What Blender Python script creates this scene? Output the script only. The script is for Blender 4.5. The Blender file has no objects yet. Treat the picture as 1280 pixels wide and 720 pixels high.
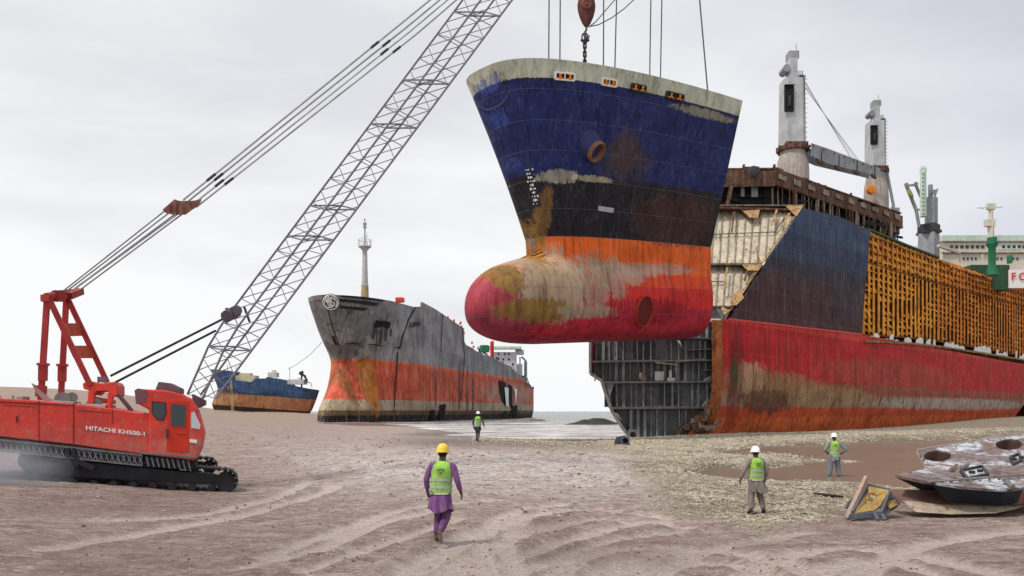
import bpy, bmesh, math, random
import numpy as np
from mathutils import Vector, Matrix
random.seed(7)
RNG = np.random.default_rng(11)
R = math.radians
SC = bpy.context.scene
COL = SC.collection
F, CX, HY, CAM = 1000.0, 640.0, 514.0, 2.5

def P(px, py, Y):
    "a point of the place seen at this bearing and height, Y metres out"
    return Vector(((px-CX)/F*Y, Y, CAM-(py-HY)/F*Y))

# ------------------------------------------------------------------ noise
def _h(ix, iy, seed):
    n = (ix*374761393 + iy*668265263 + seed*982451653) & 0xffffffff
    n = ((n ^ (n >> 13))*1274126177) & 0xffffffff
    return ((n ^ (n >> 16)) & 0xffff)/65535.0
def vnoise(x, y, seed=0):
    x = np.asarray(x, float); y = np.asarray(y, float)
    ix = np.floor(x).astype(np.int64); iy = np.floor(y).astype(np.int64)
    fx = x-ix; fy = y-iy
    fx = fx*fx*(3-2*fx); fy = fy*fy*(3-2*fy)
    a = _h(ix, iy, seed); b = _h(ix+1, iy, seed); c = _h(ix, iy+1, seed); d = _h(ix+1, iy+1, seed)
    return (a*(1-fx)+b*fx)*(1-fy)+(c*(1-fx)+d*fx)*fy
def fbm(x, y, o=4, seed=0):
    s = 0; a = .5; t = 0
    for k in range(o):
        s = s+a*vnoise(x*2**k+17*k, y*2**k-9*k, seed+k); t += a; a *= .5
    return s/t
def sstep(a, b, x):
    t = np.clip((x-a)/(b-a), 0, 1); return t*t*(3-2*t)

# ------------------------------------------------------------------ objects
def tag(o, label=None, cat=None, group=None, kind=None):
    if label: o['label'] = label
    if cat: o['category'] = cat
    if group: o['group'] = group
    if kind: o['kind'] = kind
    return o
def empty(name, loc=(0, 0, 0), rot=(0, 0, 0), **k):
    o = bpy.data.objects.new(name, None); COL.objects.link(o)
    o.location = loc; o.rotation_euler = rot; o.empty_display_size = .5
    return tag(o, **k)

class MB:
    def __init__(s): s.v = []; s.f = []; s.mi = []; s.cur = 0
    def add(s, vs, fs):
        n = len(s.v); s.v += [tuple(map(float, p)) for p in vs]
        for f in fs: s.f.append(tuple(i+n for i in f)); s.mi.append(s.cur)
        return s
    def box(s, c, d, rot=None):
        hx, hy, hz = d[0]/2, d[1]/2, d[2]/2
        vs = [Vector((x, y, z)) for x in (-hx, hx) for y in (-hy, hy) for z in (-hz, hz)]
        if rot is not None:
            m = rot if isinstance(rot, Matrix) else Matrix.Rotation(rot, 3, 'Z')
            vs = [m @ v for v in vs]
        vs = [v+Vector(c) for v in vs]
        return s.add(vs, [(0, 1, 3, 2), (4, 6, 7, 5), (0, 4, 5, 1), (2, 3, 7, 6), (0, 2, 6, 4), (1, 5, 7, 3)])
    def beam(s, a, b, w, h=None, up=(0, 0, 1)):
        a = Vector(a); b = Vector(b); h = h or w; d = (b-a)
        L = d.length
        if L < 1e-6: return s
        d.normalize(); u = Vector(up)
        if abs(d.dot(u)) > .98: u = Vector((0, 1, 0))
        sx = d.cross(u).normalized(); sz = sx.cross(d)
        vs = []
        for p in (a, b):
            for i, j in ((-1, -1), (1, -1), (1, 1), (-1, 1)): vs.append(p+sx*(i*w/2)+sz*(j*h/2))
        return s.add(vs, [(0, 1, 2, 3), (7, 6, 5, 4), (0, 4, 5, 1), (1, 5, 6, 2), (2, 6, 7, 3), (3, 7, 4, 0)])
    def tube(s, pts, r, n=8, cap=True):
        pts = [Vector(p) for p in pts]; N = len(pts)
        rs = r if isinstance(r, (list, tuple)) else [r]*N
        vs = []; prev = None
        for i, p in enumerate(pts):
            d = (pts[min(i+1, N-1)]-pts[max(i-1, 0)]).normalized()
            if prev is None:
                u = Vector((0, 0, 1)) if abs(d.z) < .9 else Vector((1, 0, 0))
                sx = d.cross(u).normalized()
            else:
                sx = (prev-d*prev.dot(d)).normalized()
            prev = sx; sy = d.cross(sx)
            for k in range(n):
                a = 2*math.pi*k/n
                vs.append(p+sx*(math.cos(a)*rs[i])+sy*(math.sin(a)*rs[i]))
        fs = []
        for i in range(N-1):
            for k in range(n):
                fs.append((i*n+k, i*n+(k+1) % n, (i+1)*n+(k+1) % n, (i+1)*n+k))
        if cap: fs += [tuple(range(n))[::-1], tuple((N-1)*n+k for k in range(n))]
        return s.add(vs, fs)
    def lathe(s, prof, n=24, c=(0, 0, 0), sc=(1, 1), m=None):
        vs = []; c = Vector(c)
        for r, z in prof:
            for k in range(n):
                a = 2*math.pi*k/n
                v = Vector((math.cos(a)*r*sc[0], math.sin(a)*r*sc[1], z))
                if m is not None: v = m @ v
                vs.append(v+c)
        fs = [(i*n+k, i*n+(k+1) % n, (i+1)*n+(k+1) % n, (i+1)*n+k) for i in range(len(prof)-1) for k in range(n)]
        fs += [tuple(range(n))[::-1], tuple((len(prof)-1)*n+k for k in range(n))]
        return s.add(vs, fs)
    def prism(s, poly, off):
        "poly: list of 3-D points, extruded by the vector off"
        n = len(poly); off = Vector(off)
        vs = [Vector(p) for p in poly]+[Vector(p)+off for p in poly]
        return s.add(vs, [tuple(range(n))[::-1], tuple(range(n, 2*n))]+[(i, (i+1) % n, (i+1) % n+n, i+n) for i in range(n)])
    def grid(s, A, close=False):
        "A: array (n, m, 3)"
        n, m, _ = A.shape
        fs = []
        for i in range(n-1):
            for j in range(m-1): fs.append((i*m+j, i*m+j+1, (i+1)*m+j+1, (i+1)*m+j))
            if close: fs.append((i*m+m-1, i*m, (i+1)*m, (i+1)*m+m-1))
        return s.add(A.reshape(-1, 3), fs)
    def build(s, name, mat, parent=None, smooth=None, bevel=0, recalc=True, merge=False):
        me = bpy.data.meshes.new(name); me.from_pydata(s.v, [], s.f)
        mats = mat if isinstance(mat, (list, tuple)) else [mat]
        for m in mats: me.materials.append(m)
        if len(mats) > 1: me.polygons.foreach_set('material_index', s.mi)
        if recalc or merge:
            bm = bmesh.new(); bm.from_mesh(me)
            if merge: bmesh.ops.remove_doubles(bm, verts=bm.verts, dist=.0005)
            bmesh.ops.recalc_face_normals(bm, faces=bm.faces); bm.to_mesh(me); bm.free()
        if smooth is not None:
            me.polygons.foreach_set('use_smooth', [True]*len(me.polygons))
            me.set_sharp_from_angle(angle=R(smooth))
        me.update()
        o = bpy.data.objects.new(name, me); COL.objects.link(o)
        if parent is not None: o.parent = parent
        if bevel:
            b = o.modifiers.new('bevel', 'BEVEL'); b.width = bevel; b.segments = 2; b.limit_method = 'ANGLE'
        return o

def build_each(m, name, mat, parent=None, **k):
    "one object for every separate piece in m"
    par = list(range(len(m.v)))
    def find(a):
        while par[a] != a: par[a] = par[par[a]]; a = par[a]
        return a
    for f in m.f:
        r = find(f[0])
        for q in f[1:]: par[find(q)] = r
    gr = {}
    for f in m.f: gr.setdefault(find(f[0]), []).append(f)
    out = []
    for fs in gr.values():
        ids = sorted({i for f in fs for i in f}); mp_ = {a: b for b, a in enumerate(ids)}
        q = MB(); q.add([m.v[i] for i in ids], [tuple(mp_[i] for i in f) for f in fs]); out.append(q.build(name, mat, parent, **k))
    return out

# ------------------------------------------------------------------ materials
class NT:
    def __init__(s, name):
        s.m = bpy.data.materials.new(name); s.m.use_nodes = True; s.t = s.m.node_tree; s.n = s.t.nodes; s.l = s.t.links
        s.b = s.n['Principled BSDF']
        s.tc = s.n.new('ShaderNodeTexCoord')
    def new(s, ty, **k):
        n = s.n.new(ty)
        for a, b in k.items():
            if a.startswith('i_'): n.inputs[a[2:].replace('_', ' ')].default_value = b
            else: setattr(n, a, b)
        return n
    def link(s, a, b): s.l.new(a, b)
    def obj(s): return s.tc.outputs['Object']
    def mapped(s, vec, scale=(1, 1, 1), loc=(0, 0, 0)):
        m = s.new('ShaderNodeMapping'); m.inputs['Scale'].default_value = scale; m.inputs['Location'].default_value = loc
        s.link(vec, m.inputs['Vector']); return m.outputs[0]
    def noise(s, vec, scale=1, detail=6, rough=.6, dist=0):
        n = s.new('ShaderNodeTexNoise'); n.inputs['Scale'].default_value = scale; n.inputs['Detail'].default_value = detail
        n.inputs['Roughness'].default_value = rough; n.inputs['Distortion'].default_value = dist
        s.link(vec, n.inputs['Vector']); return n.outputs[0]
    def math(s, op, a, b=None, clamp=False):
        n = s.new('ShaderNodeMath', operation=op, use_clamp=clamp)
        for i, x in enumerate((a, b)):
            if x is None: continue
            if isinstance(x, (int, float)): n.inputs[i].default_value = x
            else: s.link(x, n.inputs[i])
        return n.outputs[0]
    def rng(s, x, a, b, c=0, d=1):
        n = s.new('ShaderNodeMapRange'); n.inputs[1].default_value = a; n.inputs[2].default_value = b
        n.inputs[3].default_value = c; n.inputs[4].default_value = d; s.link(x, n.inputs[0]); return n.outputs[0]
    def mix(s, f, a, b, mode='MIX'):
        n = s.new('ShaderNodeMix', data_type='RGBA', blend_type=mode)
        for sock, x in ((n.inputs[0], f), (n.inputs[6], a), (n.inputs[7], b)):
            if isinstance(x, (int, float)): sock.default_value = x
            elif isinstance(x, (tuple, list)): sock.default_value = (*x[:3], 1)
            else: s.link(x, sock)
        return n.outputs[2]
    def ramp(s, x, stops, interp='LINEAR'):
        n = s.new('ShaderNodeValToRGB'); r = n.color_ramp; r.interpolation = interp
        while len(r.elements) < len(stops): r.elements.new(.5)
        for e, (p, c) in zip(r.elements, stops):
            e.position = p; e.color = (*c[:3], 1) if isinstance(c, (tuple, list)) else (c, c, c, 1)
        s.link(x, n.inputs[0]); return n.outputs[0]
    def bump(s, h, strength=.3, dist=.05):
        b = s.new('ShaderNodeBump'); b.inputs['Strength'].default_value = strength; b.inputs['Distance'].default_value = dist
        s.link(h, b.inputs['Height']); s.link(b.outputs[0], s.b.inputs['Normal'])
    def out(s, col=None, rough=.6, metal=0, spec=.2):
        if col is not None:
            if isinstance(col, (tuple, list)): s.b.inputs['Base Color'].default_value = (*col[:3], 1)
            else: s.link(col, s.b.inputs['Base Color'])
        if isinstance(rough, (int, float)): s.b.inputs['Roughness'].default_value = rough
        else: s.link(rough, s.b.inputs['Roughness'])
        s.b.inputs['Metallic'].default_value = metal
        s.b.inputs['Specular IOR Level'].default_value = spec
        return s.m

def worn(name, col, dark=.6, rust=(.16, .06, .025), amount=.45, scale=1.0, rough=.6, bump=.15, metal=0):
    "paint or metal with blotches, grime and rust"
    t = NT(name); v = t.obj()
    n1 = t.noise(v, .9*scale, 8, .65); n2 = t.noise(v, 5*scale, 6, .7)
    st = t.noise(t.mapped(v, (3*scale, 3*scale, .25*scale)), 1, 6, .6)
    c = t.mix(t.rng(n1, .3, .7), col, tuple(x*dark for x in col))
    c = t.mix(t.rng(st, .45, .75, 0, .5), c, tuple(x*dark*.7 for x in col))
    m = t.math('ADD', t.math('MULTIPLY', n2, .6), t.math('MULTIPLY', st, .5))
    c = t.mix(t.rng(m, 1.05-amount, 1.15-amount), c, t.mix(n2, rust, tuple(x*.35 for x in rust)))
    t.bump(n2, bump, .02/scale)
    return t.out(c, rough, metal)

def hull(name, bands, zmin, zmax, wob=.5, rust=.35, rustcol=(.19, .07, .03), streakc=(.5, .5, .5), streak=.3, dark=.5,
         seam=(9, 2.6), seamw=.012, patches=(), slope=0, bumps=.35, lightscr=.3, fine=1.0):
    """plated ship side: paint bands by height, rust, run marks, welded seams.  bands: [(z, colour)] from below."""
    t = NT(name); v = t.obj()
    sp = t.new('ShaderNodeSeparateXYZ'); t.link(v, sp.inputs[0]); u, w, z = sp.outputs
    zz = t.math('ADD', z, t.math('MULTIPLY', u, -slope)) if slope else z
    big = t.noise(v, .35*fine, 7, .65); mid = t.noise(v, 1.3*fine, 8, .7); fin = t.noise(v, 7*fine, 6, .7)
    st = t.noise(t.mapped(v, (1.6*fine, 1.6*fine, .10*fine)), 1, 8, .68, .4)
    st2 = t.noise(t.mapped(v, (4*fine, 4*fine, .22*fine), (31, 7, 3)), 1, 7, .7, .3)
    zw = t.math('ADD', zz, t.math('MULTIPLY', t.math('SUBTRACT', t.math('ADD', t.math('MULTIPLY', mid, .5), t.math('MULTIPLY', st2, .5)), .5), wob*2))
    x = t.rng(zw, zmin, zmax)
    stops = []
    for i, (zb, c) in enumerate(bands):
        p = max(0, min(1, (zb-zmin)/(zmax-zmin)))
        stops.append((p, c))
    c = t.ramp(x, stops, 'CONSTANT')
    for (pu, pz, ru, rz, pc, ps) in patches:
        du = t.math('DIVIDE', t.math('SUBTRACT', u, pu), ru); dz = t.math('DIVIDE', t.math('SUBTRACT', z, pz), rz)
        d = t.math('ADD', t.math('MULTIPLY', du, du), t.math('MULTIPLY', dz, dz))
        d = t.math('ADD', d, t.math('MULTIPLY', t.math('SUBTRACT', t.math('ADD', mid, st2), 1.0), 3.2))
        c = t.mix(t.rng(d, 1.15, .75, 0, ps), c, pc)
    c = t.mix(t.rng(big, .40, .62, 0, .75), c, t.mix(1.0, c, (dark, dark, dark), 'MULTIPLY'))
    c = t.mix(t.rng(st, .49, .64, 0, .85), c, t.mix(1.0, c, (dark*.8, dark*.75, dark*.75), 'MULTIPLY'))
    c = t.mix(t.math('MULTIPLY', t.rng(st2, .53, .63), t.rng(big, .66, .38, 0, lightscr*1.25)), c, streakc)
    c = t.mix(t.math('MULTIPLY', t.rng(fin, .56, .70), t.rng(mid, .42, .62, 0, .55)), c, t.mix(1.0, c, (.42, .38, .36), 'MULTIPLY'))
    rm = t.math('ADD', t.math('MULTIPLY', st, .45), t.math('MULTIPLY', mid, .55))
    c = t.mix(t.rng(rm, .72-rust*.45, .78-rust*.45, 0, .9), c, t.mix(fin, rustcol, tuple(k*.3 for k in rustcol)))
    # plate seams
    cb = t.new('ShaderNodeCombineXYZ'); t.link(u, cb.inputs[0]); t.link(z, cb.inputs[1])
    br = t.new('ShaderNodeTexBrick', offset=.37); br.inputs['Scale'].default_value = 1; br.inputs['Brick Width'].default_value = seam[0]
    br.inputs['Row Height'].default_value = seam[1]; br.inputs['Mortar Size'].default_value = seamw*2; br.inputs['Mortar Smooth'].default_value = .4
    t.link(cb.outputs[0], br.inputs['Vector'])
    t.link(br.outputs['Fac'], t.new('ShaderNodeMath').inputs[0])
    c = t.mix(t.math('MULTIPLY', br.outputs['Fac'], t.rng(mid, .35, .6, .15, .7)), c, t.mix(fin, (.03, .025, .02), streakc))
    h = t.math('ADD', t.math('MULTIPLY', mid, .6), t.math('ADD', t.math('MULTIPLY', fin, .2), t.math('MULTIPLY', big, 1.6)))
    h = t.math('ADD', h, t.math('MULTIPLY', br.outputs['Fac'], .5))
    t.bump(h, bumps, .12)
    return t.out(c, t.rng(mid, .3, .7, .5, .8), 0, .14)

def plain(name, col, rough=.6, metal=0, var=.25, scale=6):
    t = NT(name); n = t.noise(t.obj(), scale, 6, .65)
    c = t.mix(t.rng(n, .3, .7), tuple(x*(1-var) for x in col), tuple(min(1, x*(1+var)) for x in col))
    t.bump(n, .08, .01)
    return t.out(c, rough, metal)

M = {}
M['steel_dark'] = worn('dark_steel', (.055, .055, .06), .6, (.12, .05, .03), .35)
M['bulkhead_grey'] = worn('burnt_grey_steel', (.34, .35, .37), .35, (.10, .06, .045), .40, .8, .7, .3)
M['bulkhead_soot'] = worn('sooty_steel', (.075, .078, .085), .4, (.10, .06, .04), .42, .8, .75, .3)
M['bulkhead_cream'] = worn('cream_bulkhead_paint', (.66, .58, .45), .62, (.28, .13, .05), .46, .5, .7, .25)
M['cream_rib'] = worn('cream_rib_paint', (.42, .34, .23), .6, (.20, .10, .05), .5, 1, .7, .2)
M['gusset'] = worn('tan_gusset_paint', (.52, .33, .15), .6, (.22, .09, .03), .5, 1, .7, .2)
M['wreck_dark'] = worn('charred_steel', (.03, .028, .028), .5, (.15, .065, .035), .42, .9, .8, .3)
M['wreck_brown'] = worn('rusted_brown_steel', (.22, .12, .08), .45, (.10, .05, .035), .55, .8, .8, .3)
M['wreck_pale'] = worn('peeling_pale_paint', (.42, .36, .29), .5, (.16, .07, .04), .52, .8, .8, .3)
M['crane_white'] = worn('weathered_white_paint', (.55, .56, .57), .62, (.2, .1, .06), .33, .6, .55, .1)
M['crane_grey'] = worn('weathered_grey_paint', (.36, .38, .40), .6, (.17, .07, .04), .42, .6, .6, .12)
M['pale_green'] = worn('pale_green_paint', (.58, .70, .60), .75, (.2, .12, .06), .25, .4, .6, .1)
M['cream_paint'] = worn('cream_white_paint', (.68, .62, .52), .8, (.3, .15, .08), .28, .4, .6, .1)
M['green_paint'] = worn('sea_green_paint', (.03, .20, .10), .6, (.12, .06, .03), .3, .5, .5, .1)
M['green_rust'] = worn('rusty_dark_green_paint', (.03, .11, .06), .6, (.13, .06, .03), .5, .4, .6, .1)
def cargo(name, c0, c1, c2):
    t = NT(name); v = t.obj(); a = t.noise(v, .12, 6, .7, .6); b = t.noise(v, .9, 7, .7); f = t.noise(v, 6, 5, .7)
    c = t.mix(t.rng(a, .40, .60), c0, c1); c = t.mix(t.rng(b, .48, .62, 0, .85), c, c2); c = t.mix(t.rng(f, .52, .68, 0, .7), c, (.10, .035, .012)); c = t.mix(t.rng(t.noise(v, .35, 5, .6), .56, .66, 0, .55), c, tuple(min(1, x*1.0+.06) for x in c0))
    t.bump(f, .4, .04); return t.out(c, .7)
M['yellow_cargo'] = cargo('yellow_primer', (.95, .43, .04), (.70, .25, .022), (.32, .095, .012))
M['orange_cargo'] = cargo('orange_primer', (.82, .29, .028), (.56, .165, .018), (.24, .07, .01))
M['orange_deep'] = worn('shaded_rust_orange', (.25, .09, .018), .45, (.08, .03, .01), .42, .5, .8, .3)  # rusty orange, darkened to paint shade into the recesses behind the front plates
M['white_lining'] = plain('white_insulation', (.80, .79, .76), .8, 0, .1, 1)
M['ochre_edge'] = worn('ochre_edge', (.45, .25, .09), .5, (.15, .07, .04), .5, 1)
t = NT('crane_red_paint'); v = t.obj(); sp = t.new('ShaderNodeSeparateXYZ'); t.link(v, sp.inputs[0])
a1 = t.noise(v, .8, 8, .7, .4); a2 = t.noise(v, 4, 8, .72); a3 = t.noise(t.mapped(v, (5, 5, .5)), 1, 7, .7); a4 = t.noise(v, 30, 4, .7)
c = t.mix(t.rng(a1, .38, .62), (.74, .055, .03), (.50, .035, .03)); c = t.mix(t.rng(sp.outputs[0], 0, -6, 0, .45), c, (.46, .06, .055)); c = t.mix(t.rng(a3, .52, .66, 0, .55), c, (.34, .05, .04))
c = t.mix(t.rng(a2, .56, .68, 0, .5), c, (.60, .22, .17)); c = t.mix(t.math('MULTIPLY', t.rng(sp.outputs[2], 2.2, .9, 0, .8), t.rng(a2, .38, .6)), c, (.33, .22, .17)); c = t.mix(t.rng(a4, .62, .72, 0, .5), c, (.12, .05, .035))
t.bump(t.math('ADD', a1, t.math('MULTIPLY', a2, .2)), .25, .05); M['crane_red'] = t.out(c, t.rng(a2, .3, .7, .38, .7), 0, .3)
M['crane_red_flat'] = worn('crane_red_paint', (.72, .05, .03), .72, (.33, .10, .07), .27, 1.6, .5, .1)
M['gantry_red'] = worn('faded_crane_red', (.48, .045, .045), .6, (.10, .05, .05), .3, 2, .5, .08)
M['track_black'] = worn('muddy_black_steel', (.03, .028, .032), .6, (.17, .115, .09), .42, 2, .6, .3)
M['truss_grey'] = worn('light_grey_frame', (.22, .22, .23), .5, (.15, .11, .09), .42, 2, .55, .1)
M['boom_dark'] = worn('boom_dark_paint', (.21, .19, .22), .7, (.14, .09, .08), .3, 2, .5, .05)
M['rope'] = plain('steel_wire_rope', (.10, .10, .105), .5, .3, .3, 3)
M['pend'] = worn('galvanised_pendant', (.50, .50, .51), .6, (.25, .2, .18), .22, 1, .45, .05)
M['block_rust'] = worn('rusty_block', (.33, .14, .10), .45, (.12, .05, .04), .5, 3, .6, .2)
M['hook_rust'] = worn('dark_rusty_hook', (.16, .05, .045), .5, (.09, .04, .03), .5, 2, .65, .35)
M['white'] = plain('white_paint', (.78, .77, .75), .5, 0, .08, 4)
M['black'] = plain('black_void', (.012, .012, .013), .8, 0, .3, 4)
M['orange_lamp'] = plain('orange_paint', (.75, .22, .02), .5, 0, .25, 5)
M['red_paint'] = plain('bright_red_paint', (.62, .05, .03), .5, 0, .2, 3)
M['letter_black'] = plain('black_lettering', (.02, .02, .022), .6, 0, .2, 2)
M['letter_grey'] = plain('faint_grey_lettering', (.30, .30, .30), .7, 0, .2, 2)
M['glass'] = NT('window_glass').out((.035, .045, .05), .06, 0, .4)
M['skin'] = plain('skin', (.10, .055, .038), .55, 0, .1, 20)
M['hair'] = plain('black_hair', (.012, .01, .009), .7, 0, .3, 40)

# =================================================================== terrain height
CTRL = [(-400, 5, 0), (640, 4, 0), (1700, 5, 0), (200, 12, 0), (540, 14.3, .10), (640, 9, 0), (1000, 12, -.03), (1280, 14, -.03),
        (945, 20.7, -.15), (640, 22, .12), (300, 20, 0.02), (1043, 30, -.10), (1250, 28, -.12), (40, 24.6, .24), (298, 28.4, -.30), (170, 26.4, -.05),
        (596, 47, .66), (450, 45, .55), (700, 48, .35), (300, 60, .8), (820, 45, 0), (850, 60, -.12), (1000, 60, -.12), (1280, 60, -.12),
        (1500, 60, -.1), (900, 96, -.25), (1050, 118, -.30), (1160, 144, .2), (1270, 185, 1.2), (1400, 190, 1.6), (790, 94, -.68),
        (700, 90, -.62), (600, 88, -.5), (500, 110, -.50), (500, 160, -.62), (440, 160, -.45), (405, 205, -.6), (460, 200, -.66), (560, 125, -.66), (700, 130, -2.5), (600, 150, -2.2),
        (650, 200, -5), (650, 400, -8), (900, 300, -6), (650, 1500, -12), (450, 400, -6), (520, 270, -3), (0, 60, 1.4), (150, 60, 1.1),
        (0, 150, 5.2), (150, 150, 3.5), (0, 300, 11.2), (150, 300, 8.8), (262, 262, 2.9), (320, 262, 2.3), (380, 264, 1.9), (396, 330, -1.5),
        (250, 400, 3), (330, 150, 1.2), (-400, 300, 11.5), (-400, 100, 3.5), (0, 700, 4), (0, 2500, -4), (-500, 2500, -4), (300, 1000, -6),
        (1300, 900, -4), (1800, 500, -2), (1300, 2500, -8), (650, 3500, -14), (1600, 200, 2)]
def _feat(x, y):
    y = np.maximum(y, 1.0)
    return np.clip(x/y, -1.25, 1.25)*2.2, np.log(y)
_cx = np.array([(p-CX)/F*Y for p, Y, z in CTRL]); _cy = np.array([c[1] for c in CTRL], float); _cz = np.array([c[2] for c in CTRL], float)
_a, _b = _feat(_cx, _cy)
def _phi(da, db): return np.sqrt(da*da+db*db+.03)
_K = _phi(_a[:, None]-_a[None], _b[:, None]-_b[None])
_wt = np.linalg.solve(_K+np.eye(len(_cz))*1e-3, _cz)
# puddle: where the ground dips under the standing water
PW = -.24
def base_h(x, y):
    sh = np.shape(x); x = np.ravel(x); y = np.ravel(y)
    a, b = _feat(x, y); z = np.zeros(len(x))
    for k in range(len(_wt)): z += _wt[k]*_phi(a-_a[k], b-_b[k])
    return z.reshape(sh)
def puddle_mask(x, y):
    "1 inside the long pool between the gravel banks"
    Y = np.maximum(y, 1); px = CX+F*x/Y; py = HY+F*2.65/Y
    n = (fbm(x*.35+9, Y*.16, 4, 5)-.5)
    e = n*16
    top = np.interp(px, [860, 950, 1080, 1200, 1300, 1600], [566, 556, 549.5, 547, 544, 540])
    bot = np.interp(px, [835, 880, 940, 1000, 1060, 1130, 1300, 1600], [590, 597, 601, 600, 601, 610, 612, 612])
    m = sstep(-1.5, 2.5, py-top+e*.25)*sstep(-1.5, 3.5, bot-py+e*.8)*sstep(830, 900, px+e*6)
    bar = np.exp(-((py-573-2*np.sin(px/40))/2.6)**2)*sstep(1120, 1040, px+e*3)*.9     # gravel bar beside the standing man
    bar2 = np.exp(-(((px-940)/85)**2+((py-573)/9)**2))*1.25
    bar3 = np.exp(-(((px-1010)/75)**2+((py-587+(px-1010)*.02)/4.5)**2))*0
    return np.clip(m-np.maximum(np.maximum(bar, bar2), bar3)*(1+n), 0, 1)
# wheel ruts: world polylines
def W(px, py, z=0.0):
    Y = F*(CAM-z)/(py-HY); return ((px-CX)/F*Y, Y)
RUTS = []
def rut(pts, w, d, k=1.0):
    pts = [W(*p) for p in pts]
    q = []
    for i in range(len(pts)-1):
        p0 = pts[max(i-1, 0)]; p1 = pts[i]; p2 = pts[i+1]; p3 = pts[min(i+2, len(pts)-1)]
        for j in range(8):
            t = j/8
            q.append(tuple(.5*((2*p1[c])+(-p0[c]+p2[c])*t+(2*p0[c]-5*p1[c]+4*p2[c]-p3[c])*t*t+(-p0[c]+3*p1[c]-3*p2[c]+p3[c])*t**3) for c in (0, 1)))
    q.append(pts[-1]); RUTS.append((np.array(q), w, d, k))
rut([(500, 735), (560, 690), (640, 655), (730, 640), (830, 645)], .24, .07)
rut([(540, 735), (600, 695), (670, 665), (750, 652), (850, 655)], .22, .07)
rut([(720, 735), (770, 705), (840, 688), (930, 690), (1010, 712), (1040, 735)], .24, .07)
rut([(760, 735), (800, 715), (860, 702), (930, 706), (980, 730)], .2, .06)
rut([(1060, 735), (1100, 700), (1180, 672), (1290, 660)], .22, .05)
rut([(612, 735), (604, 700), (606, 675), (622, 655), (655, 641), (700, 634)], .16, .05)
rut([(650, 735), (634, 700), (634, 675), (650, 658), (680, 642)], .15, .06)
rut([(560, 725), (640, 705), (700, 680), (760, 662), (830, 650), (905, 646)], .17, .05)
rut([(600, 735), (668, 712), (718, 690), (775, 672), (850, 660)], .16, .06)
rut([(690, 735), (705, 710), (745, 690), (800, 682), (860, 684)], .2, .05)
rut([(330, 700), (420, 672), (480, 650), (530, 640), (620, 632)], .16, .035)
rut([(300, 715), (400, 690), (470, 662), (545, 645)], .18, .04)
rut([(380, 720), (450, 695), (520, 672), (575, 655)], .15, .05)
rut([(120, 655), (220, 650), (300, 632), (330, 618), (380, 600)], .25, .04)
rut([(60, 690), (170, 672), (290, 650), (350, 628), (420, 605)], .25, .04)
rut([(930, 735), (960, 700), (1040, 680), (1130, 690), (1260, 720)], .2, .04)
rut([(1000, 735), (1040, 705), (1110, 700), (1180, 722)], .2, .05)
rut([(800, 735), (850, 700), (930, 672), (1010, 660)], .17, .04)
def rut_field(x, y):
    dz = np.zeros_like(x); tr = np.zeros_like(x)
    near = (y < 34) & (y > 4)
    xs = x[near]; ys = y[near]; d_ = np.zeros_like(xs); t_ = np.zeros_like(xs); r_ = np.zeros_like(xs)
    for q, w, d, k in RUTS:
        w = w*1.3; best = np.full(xs.shape, 9.0)
        for i in range(len(q)-1):
            ax, ay = q[i]; bx, by = q[i+1]; dx = bx-ax; dy = by-ay
            t = np.clip(((xs-ax)*dx+(ys-ay)*dy)/(dx*dx+dy*dy+1e-9), 0, 1)
            best = np.minimum(best, np.hypot(xs-ax-t*dx, ys-ay-t*dy))
        wn = w*(.8+.5*vnoise(xs*1.5, ys*1.5, 3))
        g = np.exp(-(best/wn)**4); rim = np.exp(-((best-wn*1.45)/(wn*.4))**2)
        f = .95+.7*fbm(xs*.6, ys*.6, 2, 31)
        tread = 1+.25*np.sin(np.hypot(xs-q[0][0], ys-q[0][1])*34)
        d_ = np.maximum(d_, d*g*np.clip(f, 0, 1.2)*tread); r_ = np.maximum(r_, d*.5*rim*np.clip(f, 0, 1.2)); t_ = np.maximum(t_, np.clip(g*f, 0, 1))
    dz[near] = -d_+r_*(1-np.clip(t_, 0, 1)); tr[near] = t_
    return dz, tr
def ground_h(x, y, detail=True):
    x = np.asarray(x, float); y = np.asarray(y, float)
    z = base_h(x, y)
    pm = puddle_mask(x, y)
    bank = PW+.10+.06*(fbm(x*.3, y*.3, 3, 9)-.5)
    nearp = sstep(-.02, .0, pm)
    z = z*(1-pm)+(PW-.14)*pm
    land = sstep(-1.2, -.3, z)
    z = z+land*(.22*(fbm(x*.11, y*.06, 3, 2)-.5)*sstep(20, 60, y)+.12*(fbm(x*.5, y*.5, 3, 4)-.5)*(1-pm))
    return z

# =================================================================== light, sky, camera
w = bpy.data.worlds.new('World'); SC.world = w; w.use_nodes = True
nt = w.node_tree; nt.nodes.clear()
SUN_EL, SUN_AZ = R(52), R(205)
sky = nt.nodes.new('ShaderNodeTexSky'); sky.sky_type = 'NISHITA'; sky.sun_disc = False; sky.sun_elevation = SUN_EL; sky.sun_rotation = SUN_AZ
sky.air_density = 1.5; sky.dust_density = 4
b1 = nt.nodes.new('ShaderNodeBackground'); b1.inputs[1].default_value = .08; nt.links.new(sky.outputs[0], b1.inputs[0])
tc = nt.nodes.new('ShaderNodeTexCoord'); mp = nt.nodes.new('ShaderNodeMapping'); mp.inputs['Scale'].default_value = (1.1, 1.1, 3.2)
mp.inputs['Rotation'].default_value = (R(12), R(8), 0); mp.inputs['Location'].default_value = (.3, .2, .5)
nt.links.new(tc.outputs['Generated'], mp.inputs[0])
n1 = nt.nodes.new('ShaderNodeTexNoise'); n1.inputs['Scale'].default_value = 1.3; n1.inputs['Detail'].default_value = 6; n1.inputs['Roughness'].default_value = .5
n1.inputs['Distortion'].default_value = .25
nt.links.new(mp.outputs[0], n1.inputs['Vector'])
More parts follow.
